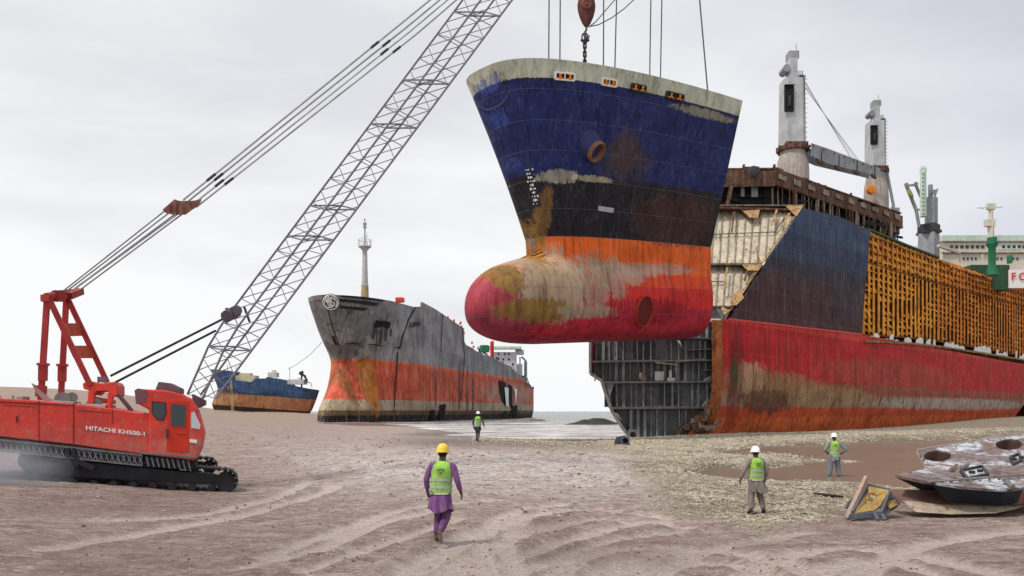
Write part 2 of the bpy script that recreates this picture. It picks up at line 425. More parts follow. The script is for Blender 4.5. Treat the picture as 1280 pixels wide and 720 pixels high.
cr = nt.nodes.new('ShaderNodeValToRGB'); cr.color_ramp.elements[0].position = .38; cr.color_ramp.elements[0].color = (.73, .74, .775, 1)
cr.color_ramp.elements[1].position = .58; cr.color_ramp.elements[1].color = (.95, .955, .965, 1)
nt.links.new(n1.outputs[0], cr.inputs[0])
b2 = nt.nodes.new('ShaderNodeBackground'); b2.inputs[1].default_value = 1.08
sx_ = nt.nodes.new('ShaderNodeSeparateXYZ'); nt.links.new(tc.outputs['Generated'], sx_.inputs[0])
mr = nt.nodes.new('ShaderNodeMapRange'); mr.inputs[1].default_value = .12; mr.inputs[2].default_value = .55; nt.links.new(sx_.outputs[0], mr.inputs[0])
mg = nt.nodes.new('ShaderNodeMix'); mg.data_type = 'RGBA'; mg.blend_type = 'MULTIPLY'; mg.inputs[7].default_value = (.80, .81, .86, 1)
nt.links.new(mr.outputs[0], mg.inputs[0]); nt.links.new(cr.outputs[0], mg.inputs[6]); nt.links.new(mg.outputs[2], b2.inputs[0])
mx = nt.nodes.new('ShaderNodeMixShader'); mx.inputs[0].default_value = .93
nt.links.new(b1.outputs[0], mx.inputs[1]); nt.links.new(b2.outputs[0], mx.inputs[2])
wo = nt.nodes.new('ShaderNodeOutputWorld'); nt.links.new(mx.outputs[0], wo.inputs[0])
sl = bpy.data.lights.new('sun', 'SUN'); sl.energy = 2.8; sl.angle = R(7); sl.color = (1, .96, .9)
so = bpy.data.objects.new('sun', sl); COL.objects.link(so)
# the sun stands behind the camera's left shoulder, veiled by cloud
sd = Vector((-.42, -.30, .9)).normalized()
so.rotation_euler = sd.to_track_quat('Z', 'Y').to_euler()
sky.sun_elevation = math.asin(sd.z); sky.sun_rotation = math.atan2(sd.x, sd.y)
SC.view_settings.view_transform = 'Standard'; SC.view_settings.look = 'None'; SC.view_settings.exposure = 0
cam = bpy.data.cameras.new('camera'); cam.sensor_width = 36; cam.lens = 36*F/1280; cam.shift_y = (HY-360)/1280
cam.clip_start = .1; cam.clip_end = 12000
co = bpy.data.objects.new('camera', cam); COL.objects.link(co); co.location = (0, 0, CAM); co.rotation_euler = (R(90), 0, 0)
SC.camera = co
SC.cycles.max_bounces = 6
SC.cycles.volume_bounces = 1
#PART2
# =================================================================== ground sheet
def zones(x, y, z):
    Y = np.maximum(y, 1.0); px = CX+F*x/Y; py = HY+F*(CAM-z)/Y
    n = (fbm(x*.25, y*.12, 4, 41)-.5)*2; n2 = (fbm(x*1.1, y*.6, 4, 43)-.5)*2
    # gravel bank: right of a slanting edge, dying out towards the foreground
    ed = np.interp(py, [514, 545, 570, 600, 640, 665, 690], [560, 760, 800, 815, 850, 930, 1500])
    low = np.interp(px, [600, 860, 950, 1070, 1120, 1280, 1700], [700, 655, 668, 650, 622, 612, 610])
    stone = sstep(-35, 45, px-ed+n*55+n2*25)*sstep(-6, 14, low-py+n*10+n2*8)*(y < 400)
    shore = np.exp(-((py-553)/7)**2)*sstep(440, 560, px)*sstep(800, 740, px)
    pale = np.exp(-((py-588-(px-640)*.02)/34)**2)*sstep(260, 520, px+n*60)*sstep(1000, 820, px)
    pale = np.clip(pale*(.95+.6*n2), 0, 1)
    shade = np.exp(-(((px-150)/190)**2+((py-628)/19)**2))+.55*sstep(640, 690, py+n*14)*(.45+.55*sstep(520, 250, px))  # crane shadow and darker left foreground, painted into the mud colour
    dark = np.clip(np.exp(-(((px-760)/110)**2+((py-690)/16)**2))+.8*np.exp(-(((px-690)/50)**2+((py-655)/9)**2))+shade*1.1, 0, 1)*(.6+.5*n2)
    farl = sstep(60, 130, y)*sstep(420, 330, px)
    return stone, shore, pale, np.clip(dark, 0, 1), farl
ph = np.r_[np.radians(np.linspace(-100, -37, 50))[:-1], np.radians(np.linspace(-37, 37, 800)), np.radians(np.linspace(37, 100, 50))[1:]]
rr = np.r_[np.geomspace(2.2, 42, 430)[:-1], np.geomspace(42, 6000, 230)]
RRg, PHg = np.meshgrid(rr, ph, indexing='ij')
gx = RRg*np.sin(PHg); gy = RRg*np.cos(PHg)
gz = ground_h(gx, gy)
dz, tr = rut_field(gx, gy)
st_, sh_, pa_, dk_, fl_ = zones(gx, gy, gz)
pmk = puddle_mask(gx, gy)
fade = sstep(90, 25, gy)
gz = gz+dz+fade*(1-pmk)*(1-.85*tr)*(.06*(fbm(gx*1.3+3*fbm(gx*.5, gy*.5, 2, 8), gy*2.4, 4, 21)-.5)+.04*(np.abs(fbm(gx*3.1, gy*6.5, 3, 22)-.5)*-2+.5))
gz = gz+fade*(1-pmk)*st_*.05*(fbm(gx*5, gy*5, 2, 23)-.5)*2
nr, nc = gx.shape
me = bpy.data.meshes.new('ground')
me.vertices.add(nr*nc); me.vertices.foreach_set('co', np.stack([gx, gy, gz], -1).astype(np.float32).ravel())
ii = np.arange(nr*nc).reshape(nr, nc)
q = np.stack([ii[:-1, :-1], ii[:-1, 1:], ii[1:, 1:], ii[1:, :-1]], -1).reshape(-1, 4)[:, ::-1]
me.loops.add(q.size); me.loops.foreach_set('vertex_index', q.ravel().astype(np.int32))
me.polygons.add(len(q)); me.polygons.foreach_set('loop_start', np.arange(0, q.size, 4, dtype=np.int32))
me.polygons.foreach_set('use_smooth', np.ones(len(q), bool)); me.update(calc_edges=True)
if me.polygons[0].normal.z < 0: me.flip_normals()
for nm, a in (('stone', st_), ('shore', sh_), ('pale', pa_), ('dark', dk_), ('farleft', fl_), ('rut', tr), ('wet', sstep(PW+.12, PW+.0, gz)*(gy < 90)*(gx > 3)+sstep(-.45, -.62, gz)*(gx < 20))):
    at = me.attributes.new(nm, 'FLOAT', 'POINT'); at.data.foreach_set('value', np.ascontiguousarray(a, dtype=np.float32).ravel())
t = NT('beach_mud')
def attr(nm): return t.new('ShaderNodeAttribute', attribute_name=nm).outputs['Fac']
v = t.obj()
big = t.noise(v, .18, 8, .6); mid = t.noise(t.mapped(v, (1, 1.8, 1)), 1.1, 9, .68, .6); fin = t.noise(t.mapped(v, (1, 1.5, 1)), 6, 8, .72, .4); tiny = t.noise(v, 38, 4, .7)
crack = t.noise(t.mapped(v, (1.2, 4.0, 1)), 1.6, 8, .75, 1.2)
c = t.mix(t.rng(mid, .40, .62), (.265, .182, .150), (.50, .395, .345))
c = t.mix(t.rng(fin, .50, .64, 0, .8), c, (.68, .565, .51))
c = t.mix(t.rng(crack, .485, .40, 0, .8), c, (.15, .09, .07))
c = t.mix(t.rng(big, .5, .62, 0, .35), c, (.27, .175, .14))
pl = t.mix(t.rng(fin, .38, .56), (.42, .335, .295), (.90, .83, .79))
pl = t.mix(t.rng(crack, .50, .42, 0, .9), pl, (.15, .10, .08))
c = t.mix(t.math('MULTIPLY', attr('pale'), .95), c, pl)
c = t.mix(t.math('MULTIPLY', attr('farleft'), .8), c, t.mix(fin, (.26, .185, .14), (.42, .32, .25)))
# loose stones
vo = t.new('ShaderNodeTexVoronoi'); vo.inputs['Scale'].default_value = 4.2; t.link(t.mapped(t.mix(.12, v, t.new('ShaderNodeTexNoise').outputs[1]), (1, .8, 1)), vo.inputs['Vector'])
vo2 = t.new('ShaderNodeTexVoronoi'); vo2.inputs['Scale'].default_value = 10; t.link(v, vo2.inputs['Vector'])
sr = t.math('ADD', t.rng(vo.outputs['Distance'], .15, .75, 0, .5), t.rng(vo2.outputs['Distance'], .15, .8, 0, .5))
sc_ = t.ramp(sr, [(0, (.66, .61, .49)), (.35, (.50, .44, .32)), (.55, (.20, .155, .10)), (1, (.05, .036, .025))])
sc_ = t.mix(t.rng(mid, .42, .62, 0, .55), sc_, (.24, .185, .125))
sc_ = t.mix(t.rng(vo2.outputs['Color'], .25, .85, 0, .35), sc_, (.62, .57, .45))
stf = t.math('MULTIPLY', attr('stone'), t.rng(t.math('ADD', fin, mid), .75, 1.05, .35, 1), True)
c = t.mix(stf, c, sc_)
dkst = t.mix(t.rng(sr, .25, .8), (.33, .26, .21), (.07, .055, .05))
c = t.mix(t.math('MULTIPLY', attr('shore'), .8), c, dkst)
c = t.mix(t.math('MULTIPLY', attr('rut'), t.rng(fin, .3, .6, .55, .95)), c, t.mix(fin, (.55, .44, .39), (.82, .71, .65)))
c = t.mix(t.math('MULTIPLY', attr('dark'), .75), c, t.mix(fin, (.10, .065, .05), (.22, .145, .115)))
c = t.mix(t.math('MULTIPLY', attr('wet'), .7), c, (.085, .062, .042))
c = t.mix(t.rng(tiny, .45, .62, 0, .38), c, (.12, .08, .06))
h = t.math('ADD', t.math('MULTIPLY', crack, 1.6), t.math('ADD', fin, t.math('MULTIPLY', tiny, .25)))
h = t.math('SUBTRACT', h, t.math('MULTIPLY', t.math('MULTIPLY', sr, stf), 2.2))
t.bump(h, .8, .12)
rg = t.rng(t.math('ADD', attr('wet'), t.math('MULTIPLY', attr('dark'), .25)), 0, 1, .82, .3)
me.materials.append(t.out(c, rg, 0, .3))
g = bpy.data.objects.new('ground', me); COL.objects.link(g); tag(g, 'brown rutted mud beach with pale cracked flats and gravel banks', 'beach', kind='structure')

# a height look-up for standing things on the sheet
def gh(x, y):
    r = math.hypot(x, y); p = math.atan2(x, y)
    i = int(np.clip(np.searchsorted(rr, r)-1, 0, nr-2)); j = int(np.clip(np.searchsorted(ph, p)-1, 0, nc-2))
    a = (r-rr[i])/(rr[i+1]-rr[i]); b = (p-ph[j])/(ph[j+1]-ph[j])
    return float((gz[i, j]*(1-b)+gz[i, j+1]*b)*(1-a)+(gz[i+1, j]*(1-b)+gz[i+1, j+1]*b)*a)
def GP(px, py, it=30):
    "where the sight line meets the ground"
    Y = 3.0
    while Y < 900:
        x = (px-CX)/F*Y
        if CAM-(py-HY)/F*Y <= gh(x, Y): break
        Y *= 1.01
    return Vector((x, Y, gh(x, Y)))

# gravel: countless stones in one sheet of small rocks
N = 60000
rx = []; 
cand_k = RNG.uniform(-.05, .72, 700000); cand_y = np.exp(RNG.uniform(math.log(13), math.log(95), 700000)); cand_x = cand_k*cand_y
cz = ground_h(cand_x, cand_y); s_, h_, p_, d_, f_ = zones(cand_x, cand_y, cz); pm_ = puddle_mask(cand_x, cand_y)
keep = RNG.uniform(0, 1, 700000) < (s_**1.5)*(1-pm_)*1.4*(.4+1.0*sstep(.40, .62, fbm(cand_x*.7, cand_y*.7, 3, 77)))*np.clip(cand_y/30, .3, 1)+(h_*.16)
idx = np.nonzero(keep)[0][:N]
base = np.array([(1, 0, 0), (-1, 0, 0), (0, 1, 0), (0, -1, 0), (0, 0, 1), (0, 0, -1)], float)*np.array([1, .8, .62])
tri = np.array([(0, 2, 4), (2, 1, 4), (1, 3, 4), (3, 0, 4), (2, 0, 5), (1, 2, 5), (3, 1, 5), (0, 3, 5)])
n = len(idx); size = (.018+.036*RNG.random(n)**3)*np.clip(cand_y[idx]/24, .75, 2.8)
ang = RNG.uniform(0, 6.28, n); ca, sa = np.cos(ang), np.sin(ang)
bv = base[None]*(1+.45*RNG.normal(size=(n, 6, 3))*.6)*size[:, None, None]
vx = bv[..., 0]*ca[:, None]-bv[..., 1]*sa[:, None]+cand_x[idx][:, None]; vy = bv[..., 0]*sa[:, None]+bv[..., 1]*ca[:, None]+cand_y[idx][:, None]
vz = bv[..., 2]+np.array([gh(cand_x[i], cand_y[i]) for i in idx])[:, None]+size[:, None]*.2
me = bpy.data.meshes.new('gravel'); me.from_pydata(np.stack([vx, vy, vz], -1).reshape(-1, 3).tolist(), [], (tri[None]+np.arange(n)[:, None, None]*6).reshape(-1, 3).tolist())
t = NT('gravel_stone'); wn = t.noise(t.obj(), 3.5, 3, .9); wn2 = t.noise(t.obj(), .6, 3, .6)
cc = t.ramp(wn, [(.34, (.12, .085, .06)), (.44, (.38, .32, .22)), (.56, (.46, .42, .34)), (.70, (.60, .57, .50))])
me.materials.append(t.out(t.mix(t.rng(wn2, .4, .6, 0, .5), cc, (.2, .15, .11)), .8))
o = bpy.data.objects.new('gravel', me); COL.objects.link(o); tag(o, 'whitish loose stones strewn over the banks beside the puddle', 'gravel', kind='stuff')

# small clods and chips trodden over the mud
NC = 6000; ck = RNG.uniform(-.75, .75, NC*3); cy_ = np.exp(RNG.uniform(math.log(6), math.log(60), NC*3)); cx2 = ck*cy_
kp = np.nonzero((RNG.uniform(0, 1, NC*3) < .15+.85*sstep(.5, .65, fbm(cx2*.4, cy_*.3, 3, 91))) & (puddle_mask(cx2, cy_) < .1))[0][:NC]; n = len(kp)
size = (.008+.030*RNG.random(n)**4)*np.clip(cy_[kp]/12, .8, 3); ang = RNG.uniform(0, 6.28, n); ca, sa = np.cos(ang), np.sin(ang)
bv = base[None]*(1+.5*RNG.normal(size=(n, 6, 3))*.6)*size[:, None, None]
vx = bv[..., 0]*ca[:, None]-bv[..., 1]*sa[:, None]+cx2[kp][:, None]; vy = bv[..., 0]*sa[:, None]+bv[..., 1]*ca[:, None]+cy_[kp][:, None]; vz = bv[..., 2]+np.array([gh(cx2[i], cy_[i]) for i in kp])[:, None]+size[:, None]*.2
me = bpy.data.meshes.new('clods'); me.from_pydata(np.stack([vx, vy, vz], -1).reshape(-1, 3).tolist(), [], (tri[None]+np.arange(n)[:, None, None]*6).reshape(-1, 3).tolist())
t = NT('clod_mud'); wn = t.noise(t.obj(), 3.5, 3, .9); me.materials.append(t.out(t.ramp(wn, [(.35, (.08, .05, .04)), (.5, (.26, .18, .14)), (.65, (.50, .42, .36))]), .85))
o = bpy.data.objects.new('clods', me); COL.objects.link(o); tag(o, 'small mud clods and chips scattered over the rutted beach', 'mud clods', kind='stuff')

# standing pool
m = MB(); A = []
ks = np.linspace(.17, 1.1, 40)
for Y in np.geomspace(25, 82, 30): A.append([(k*Y, Y, PW) for k in ks])
m.grid(np.array(A))
t = NT('muddy_water'); v = t.obj()
n = t.noise(t.mapped(v, (.5, .9, 1)), 5, 4, .5); n2 = t.noise(v, .15, 4, .5)
t.bump(n, .12, .02)
o = m.build('puddle_water', t.out(t.mix(n2, (.165, .14, .105), (.24, .205, .16)), .2, 0, .32)); tag(o, 'flat brown puddle lying between the gravel banks', 'puddle', kind='structure')

# sea with surf
m = MB(); SEA = -.70
th = np.radians(np.linspace(-80, 85, 420)); r2 = np.geomspace(80, 11000, 240)
Rg, Tg = np.meshgrid(r2, th, indexing='ij'); sx = Rg*np.sin(Tg); sy = Rg*np.cos(Tg)
amp = sstep(9000, 150, sy)*.5
szz = SEA+amp*(fbm(sx*.05, sy*.13, 4, 61)-.5)+.25*np.exp(-((sy-150-8*np.sin(sx*.03))/6)**2)*(vnoise(sx*.08, sy*.02, 5))+.3*np.exp(-((sy-235-10*np.sin(sx*.02))/9)**2)*(vnoise(sx*.05, sy*.02, 15))
m.grid(np.stack([sx, sy, szz], -1))
t = NT('sea_water'); v = t.obj(); sp = t.new('ShaderNodeSeparateXYZ'); t.link(v, sp.inputs[0])
dist = sp.outputs[1]
foam = t.noise(t.mapped(v, (.03, .16, .1)), 1, 10, .78, 1.5); f2 = t.noise(t.mapped(v, (.25, .6, .5)), 1, 6, .7)
fm = t.math('ADD', t.math('MULTIPLY', foam, .8), t.math('MULTIPLY', f2, .25))
thr = t.rng(dist, 105, 380, .525, .62)
fmask = t.rng(t.math('SUBTRACT', fm, thr), -.035, .045)
c = t.mix(t.rng(dist, 100, 500), (.17, .14, .12), (.13, .135, .135))
c = t.mix(fmask, c, t.mix(t.rng(f2, .4, .6), (.52, .50, .48), (.80, .79, .78)))
t.bump(t.math('ADD', fm, f2), .6, .6)
o = m.build('sea_water', t.out(c, t.rng(fmask, 0, 1, .25, .7), 0, .5), smooth=60); tag(o, 'grey sea breaking in white foam behind the beach', 'sea', kind='structure')
#PART3
# =================================================================== frames helper
class Frame:
    "a thing's own axes: origin o, yaw; turns sight lines into its local coordinates"
    def __init__(s, o, yaw, pitch=0):
        s.o = Vector(o); s.rot = (0, pitch, yaw)
        s.m = Matrix.Translation(s.o) @ Matrix.Rotation(yaw, 4, 'Z') @ Matrix.Rotation(pitch, 4, 'Y'); s.i = s.m.inverted()
    def loc(s, px, py, Y): return s.i @ P(px, py, Y)
    def side(s, px, py, d=0.0):
        "point of the local plane y = d seen at px, py"
        c = s.i @ Vector((0, 0, CAM)); q = s.i @ P(px, py, 50.0); r = q-c
        return c+r*((d-c.y)/r.y)
def text_mesh(txt, size, depth=.01, bold=.0):
    cu = bpy.data.curves.new('t', 'FONT'); cu.body = txt; cu.size = size; cu.extrude = depth; cu.offset = bold; cu.resolution_u = 3
    ob = bpy.data.objects.new('t', cu); COL.objects.link(ob)
    dg = bpy.context.evaluated_depsgraph_get(); me = bpy.data.meshes.new_from_object(ob.evaluated_get(dg))
    vs = [v.co.copy() for v in me.vertices]; fs = [tuple(p.vertices) for p in me.polygons]
    bpy.data.objects.remove(ob); bpy.data.curves.remove(cu); bpy.data.meshes.remove(me)
    return vs, fs

# =================================================================== the lifted bow
S = .78
BP = dict(X0=2.165, Y0=89.709, Z0=21.849, yaw=42.337, pitch=-4.715, WT=9.838, W0=4.15, LT=37.795, L0=24, a=2.295, b=2.874, sT=5.928,
          sM=-.322, zc=-6.988, r=4.82, rv=4.0, c=.344, A=9.974, WB=-1.658, Hb=1.837, zd=6.516, UE=28.985)
BH = 17.5
def stem_u(z): 
    t_ = np.clip(z/BH, 0, 1); return np.where(z > 0, -(BP['sM']*4*t_*(1-t_)+BP['sT']*t_), 0.0)
def hull_v(u, z):
    t_ = np.clip(z/BH, 0, 1); hs = stem_u(z)
    Wd = np.where(z > 0, BP['W0']+(BP['WT']-BP['W0'])*t_, BP['W0']+(BP['WB']-BP['W0'])*np.clip(-z/(BP['r']-BP['zc']), 0, 1)**2)
    L = BP['L0']+(BP['LT']-BP['L0'])*t_; x = np.clip((u-hs)/L, 0, 1); f = (1-(1-x)**BP['a'])**(1/BP['b'])
    zb = BP['zc']-BP['r']; qq = np.clip((zb+4-z)/4, 0, 1)
    return np.clip(Wd, .4, 99)*f*np.sqrt(np.clip(1-qq**2.5, 0, 1))
def bulb_g(z):
    "forward reach of the bulb at a height: nose low, blunt below, long slope above"
    ze = (np.asarray(z, float)-BP['zc'])/BP['r']; z0 = -.22
    up = np.clip(1-np.clip((ze-z0)/(1-z0), 0, 1)**2.1, 0, None)**.5; lo = np.clip(1-np.clip((z0-ze)/(1+z0), 0, 1)**2.5, 0, None)**(1/2.3)
    return np.where(np.abs(ze) < 1, np.where(ze > z0, up, lo), 0)
def bulb_v(u, z):
    ze = np.clip((z-BP['zc'])/BP['r'], -1, 1); cs = np.clip(1-np.abs(ze)**2.5, 0, None)**.5; g = np.maximum(bulb_g(z), .02)
    nose = np.where(u < BP['c'], np.clip(1-(np.abs((BP['c']-u)/(BP['A']*g)))**2.3, 0, None)**(1/2.1), 1)
    return BP['rv']*cs*nose
def smooth_stem(z):
    "stem profile with the crook above the bulb faired"
    out = []
    for zz in z:
        o_ = np.linspace(-1.7, 1.7, 35); w_ = np.exp(-(o_/.85)**2); q = zz+o_
        hs = stem_u(q); e = bulb_g(q); bs = np.where(e > 0, BP['c']-BP['A']*e, 99)
        a_ = float((np.minimum(hs, bs)*w_).sum()/w_.sum())
        e0 = float(bulb_g(zz)); raw = min(float(stem_u(np.array(zz))), BP['c']-BP['A']*e0 if e0 > 0 else 99)
        k = sstep(BP['zc']+1, BP['zc']+3.2, zz)*sstep(4.5, 1.5, zz); out.append(raw*(1-k)+a_*k)
    return np.array(out)
def bow_grid(nt=90, inset=0.0, z0=None):
    zb = BP['zc']-BP['r']
    z = np.r_[zb+(0-zb)*(1-np.cos(np.linspace(0, np.pi, 46)))/2, np.linspace(0, BH, 46)[1:]]
    hs = stem_u(z); e = np.clip(1-((z-BP['zc'])/BP['r'])**2, 0, None); bs = np.where(e > 0, BP['c']-BP['A']*np.sqrt(e), 99)
    s = np.minimum(hs, bs); s = smooth_stem(z); tt = np.linspace(0, 1, nt)**2
    u = s[:, None]+(BP['UE']-s[:, None])*tt[None]; Z = np.repeat(z[:, None], nt, 1)
    a_, b_ = hull_v(u, Z), bulb_v(u, Z)
    mxv = np.maximum(a_, b_); v_ = .5*(a_+b_+np.sqrt((a_-b_)**2+1.6)); v_ = mxv+(v_-mxv)*(1-np.exp(-((u-s[:, None])/2.2)))
    v_ = v_*sstep(BP['zc']-BP['r'], BP['zc']-BP['r']+.25, Z)
    v_ = np.maximum(v_, 0); v_[:, 0] = 0
    return u, v_, Z
BF = Frame((BP['X0']*S, BP['Y0']*S, CAM+(BP['Z0']-CAM)*S), R(BP['yaw']), R(BP['pitch']))
bow = empty('bow_section', BF.o, BF.rot, label='severed blue and red ship bow with round bulb hanging in the air from wires', cat='ship bow')
u_, v_, z_ = bow_grid()
m = MB()
A = np.stack([u_, -v_, z_], -1)*S; B_ = np.stack([u_, v_, z_], -1)*S
m.grid(A); m.grid(B_)
# cut end, foredeck
cap = np.concatenate([A[:, -1], B_[::-1, -1]])
bow_bands = [(-99, (.42, .03, .06)), (-8.6, (.55, .03, .05)), (-6.5, (.74, .035, .028)), (-4.4, (.84, .085, .025)), (-3.1, (.88, .15, .022)), (0, (.026, .022, .028)),
             (6.4*S, (.024, .032, .135)), ((BH-BP['Hb'])*S, (.60, .61, .47))]
kh = (.40, .36, .24); ol = (.27, .155, .03)
bow_m = hull('lifted_bow_paint', bow_bands, -13, 15, wob=.16, rust=.20, rustcol=(.14, .055, .03), streak=.4, dark=.62, seam=(9.3, 2.3), slope=0,
             streakc=(.30, .29, .36), lightscr=.15, bumps=.45, fine=1.2,
             patches=[(-7*S, -7.5*S, 4.0*S, 4.5*S, (.30, .055, .085), .8), (-1.0*S, -5.2*S, 5.5*S, 4.4*S, kh, .85), (5.5*S, -5.0*S, 3.0*S, 3.2*S, (.44, .36, .26), .7), (9.5*S, -4.6*S, 1.8*S, 2.6*S, (.46, .40, .30), .65), (13*S, -4.2*S, 2.2*S, 1.2*S, (.55, .47, .38), .6), (15*S, -8.5*S, 9*S, 1.6*S, (.36, .015, .03), .8), (-3.2*S, -8.3*S, 5.0*S, 1.3*S, ol, .95), (-6.2*S, -4.6*S, 1.6*S, 2.2*S, ol, .9), (7*S, -3.8*S, 1.4*S, 2.4*S, kh, .5), (-2.6*S, 6*S, .5*S, 2.5*S, (.05, .09, .36), .6), (-4.2*S, 10.5*S, .55*S, 2.8*S, (.06, .11, .42), .7), (-5.4*S, 14*S, .5*S, 2.4*S, (.07, .12, .45), .7),  # the bright blue ones along the stem paint its lit edge
                      (4*S, -8.5*S, 5*S, .8*S, kh, .7), (13*S, -3.5*S, 6*S, .9*S, (.52, .42, .33), .65), (20*S, -3.2*S, 5*S, .7*S, (.55, .4, .33), .6), (-.8*S, -1.2*S, 1.3*S, 2.2*S, (.42, .18, .02), .9),
                      (.2*S, 2.2*S, .7*S, 3*S, (.26, .14, .04), .8), (1.2*S, 6.2*S, 2.2*S, .7*S, (.6, .58, .42), .6), (5.5*S, 6.2*S, 3*S, .35*S, (.6, .56, .38), .7), (21*S, 2.8*S, 9*S, 3.2*S, (.075, .036, .028), .75), (10*S, 8.4*S, 4*S, 2.2*S, (.07, .055, .06), .7), (9.5*S, 9.4*S, 2.4*S, 2.4*S, (.10, .06, .05), .6), (22*S, 15*S, 6*S, .5*S, (.55, .50, .26), .5)])
m.build('hull', bow_m, bow, smooth=40, merge=True)
# inner face of the bulwark, foredeck and the cut end with its frames
u2, v2, z2 = bow_grid(60); top = np.argmax(z2[:, 0] > (BH-2.4))
m = MB(); ins = .35
Ai = np.stack([u2+.3*np.exp(-(u2-u2[:, :1])), -np.maximum(v2-ins, 0), z2], -1)[top:]*S; Bi = Ai.copy(); Bi[..., 1] *= -1
m.grid(Ai); m.grid(Bi); m.grid(np.stack([Ai[0], Bi[0]])); 
To = np.stack([A_ for A_ in (np.stack([u2[-1], -v2[-1], z2[-1]], -1)*S, Ai[-1])]); Tm = To.copy(); Tm[..., 1] *= -1
m.grid(To); m.grid(Tm)
m.build('foredeck', worn('bulwark_lining', (.35, .36, .30), .6), bow, smooth=30)
m = MB(); uu = BP['UE']*S
cp = [(uu-.02, p[1], p[2]) for p in (A[:, -1][::3])]+[(uu-.02, -p[1], p[2]) for p in (A[:, -1][::3])[::-1][:-1]]
inner = [(x-1.2, y*.94, z*.99) for x, y, z in cp]
m.add(inner, [tuple(range(len(inner)))])
for k, z in enumerate(np.linspace(-11*S, 16.5*S, 9)):
    wv = float(np.interp(z/S, z_[:, -1], v_[:, -1]))*S*.97
    m.box((uu-.6, 0, z), (1.1, wv*2, .10))
for y in np.arange(-7, 7.1, .9): 
    zz = [z for z, vv in zip(z_[:, -1]*S, v_[:, -1]*S) if vv > abs(y)+.1]
    if zz: m.box((uu-.7, y, (min(zz)+max(zz))/2), (.5, .06, max(zz)-min(zz)))
m.build('cut_frames', M['bulkhead_grey'], bow)
# overhanging welded edge of cut grass-like rust along the bulwark foot, stem bar
def bow_at(px, py):
    "nearest point of the near shell for a sight line, with outward normal (local)"
    Wm = BF.m; best = None
    U, V, Z = BOWHI
    co = np.stack([U, -V, Z], -1)*S; mm = np.array(Wm); wd = co @ mm[:3, :3].T+mm[:3, 3]
    X = CX+F*wd[..., 0]/wd[..., 1]; Yp = HY-F*(wd[..., 2]-CAM)/wd[..., 1]
    d = (X-px)**2+(Yp-py)**2+wd[..., 1]*.05; i, j = np.unravel_index(np.argmin(d), d.shape)
    i = min(max(i, 1), d.shape[0]-2); j = min(max(j, 1), d.shape[1]-2)
    a = Vector(co[i, j+1]-co[i, j-1]); b = Vector(co[i+1, j]-co[i-1, j]); nn = a.cross(b).normalized()
    if nn.y > 0: nn = -nn
    return Vector(co[i, j]), nn, a.normalized()
BOWHI = bow_grid(260)
def onto(px, py, bump=.0):
    p, nn, tu = bow_at(px, py); tv = nn.cross(tu).normalized()
    if tv.z < 0: tv = -tv
    tu = tv.cross(nn).normalized()
    mt = Matrix((tu, tv, nn)).transposed().to_4x4(); mt.translation = p+nn*bump
    return mt          # local x along, y up the plate, z outward
# fairleads
for px, py, wpx, dark_ in ((705, 98, 28, 0), (761, 104, 24, 0), (797, 110, 26, 1), (843, 119, 36, 1)):
    mt = onto(px, py, .03); wd_ = wpx*.062*1.0; hh = .52
    m = MB()
    fr = [Vector((x, y, z)) for x, y, z in ()]
    def bx(c, d, M_=m): M_.box(mt @ Vector(c), d, mt.to_3x3())
    bx((0, hh/2, .06), (wd_, .13, .28)); bx((0, -hh/2, .06), (wd_, .13, .28)); bx((-wd_/2, 0, .06), (.16, hh, .28)); bx((wd_/2, 0, .06), (.16, hh, .28)); bx((0, 0, .05), (.1, hh, .22))
    f_ = m.build('fairlead', M['steel_dark'] if dark_ else M['white'], bow, bevel=.03)
    m = MB()
    for sx_ in (-.26, .26):
        m.lathe([(.001, -.20), (.11, -.20), (.15, -.16), (.09, 0), (.15, .16), (.11, .20), (.001, .20)], 12, mt @ Vector((sx_*wd_, 0, .16)), m=(mt.to_3x3() @ Matrix.Rotation(R(90), 3, 'X')))
        m.box(mt @ Vector((sx_*wd_, -.16, .1)), (wd_*.34, .12, .16), mt.to_3x3())
    m.build('roller', M['orange_lamp'], f_, smooth=40)
    m = MB(); m.box(mt @ Vector((0, 0, .015)), (wd_*.95, hh*.95, .03), mt.to_3x3()); m.build('opening', M['black'], f_)
# hawse pipe
mt = onto(739, 187, .05); rot = mt.to_3x3()
ax = Vector((rot.col[2])); tl = Matrix.Rotation(R(14), 3, rot.col[1]) @ Matrix.Rotation(R(26), 3, rot.col[0])
rr_ = tl @ rot
m = MB(); m.lathe([(1.05, -1.4), (1.02, .62), (1.04, .80), (.95, .92), (.84, .90), (.74, .7), (.60, -.3), (.5, -1.2)], 36, mt.translation, m=rr_, sc=(.84, .92))
hp = m.build('hawse_pipe', worn('hawse_pipe_rust', (.30, .16, .08), .5, (.20, .10, .04), .45, 2, .6, .3), bow, smooth=50)
m = MB(); m.lathe([(1.5, -1.3), (1.32, -.1), (1.12, .25), (1.06, .5)], 36, mt.translation, m=rr_, sc=(.84, .92)); m.build('collar', worn('blue_collar_paint', (.04, .05, .16), .6), hp, smooth=50)
m = MB(); m.lathe([(.001, -.25), (.62, -.25)], 24, mt.translation, m=rr_, sc=(.84, .92)); m.build('pipe_bore', M['black'], hp)
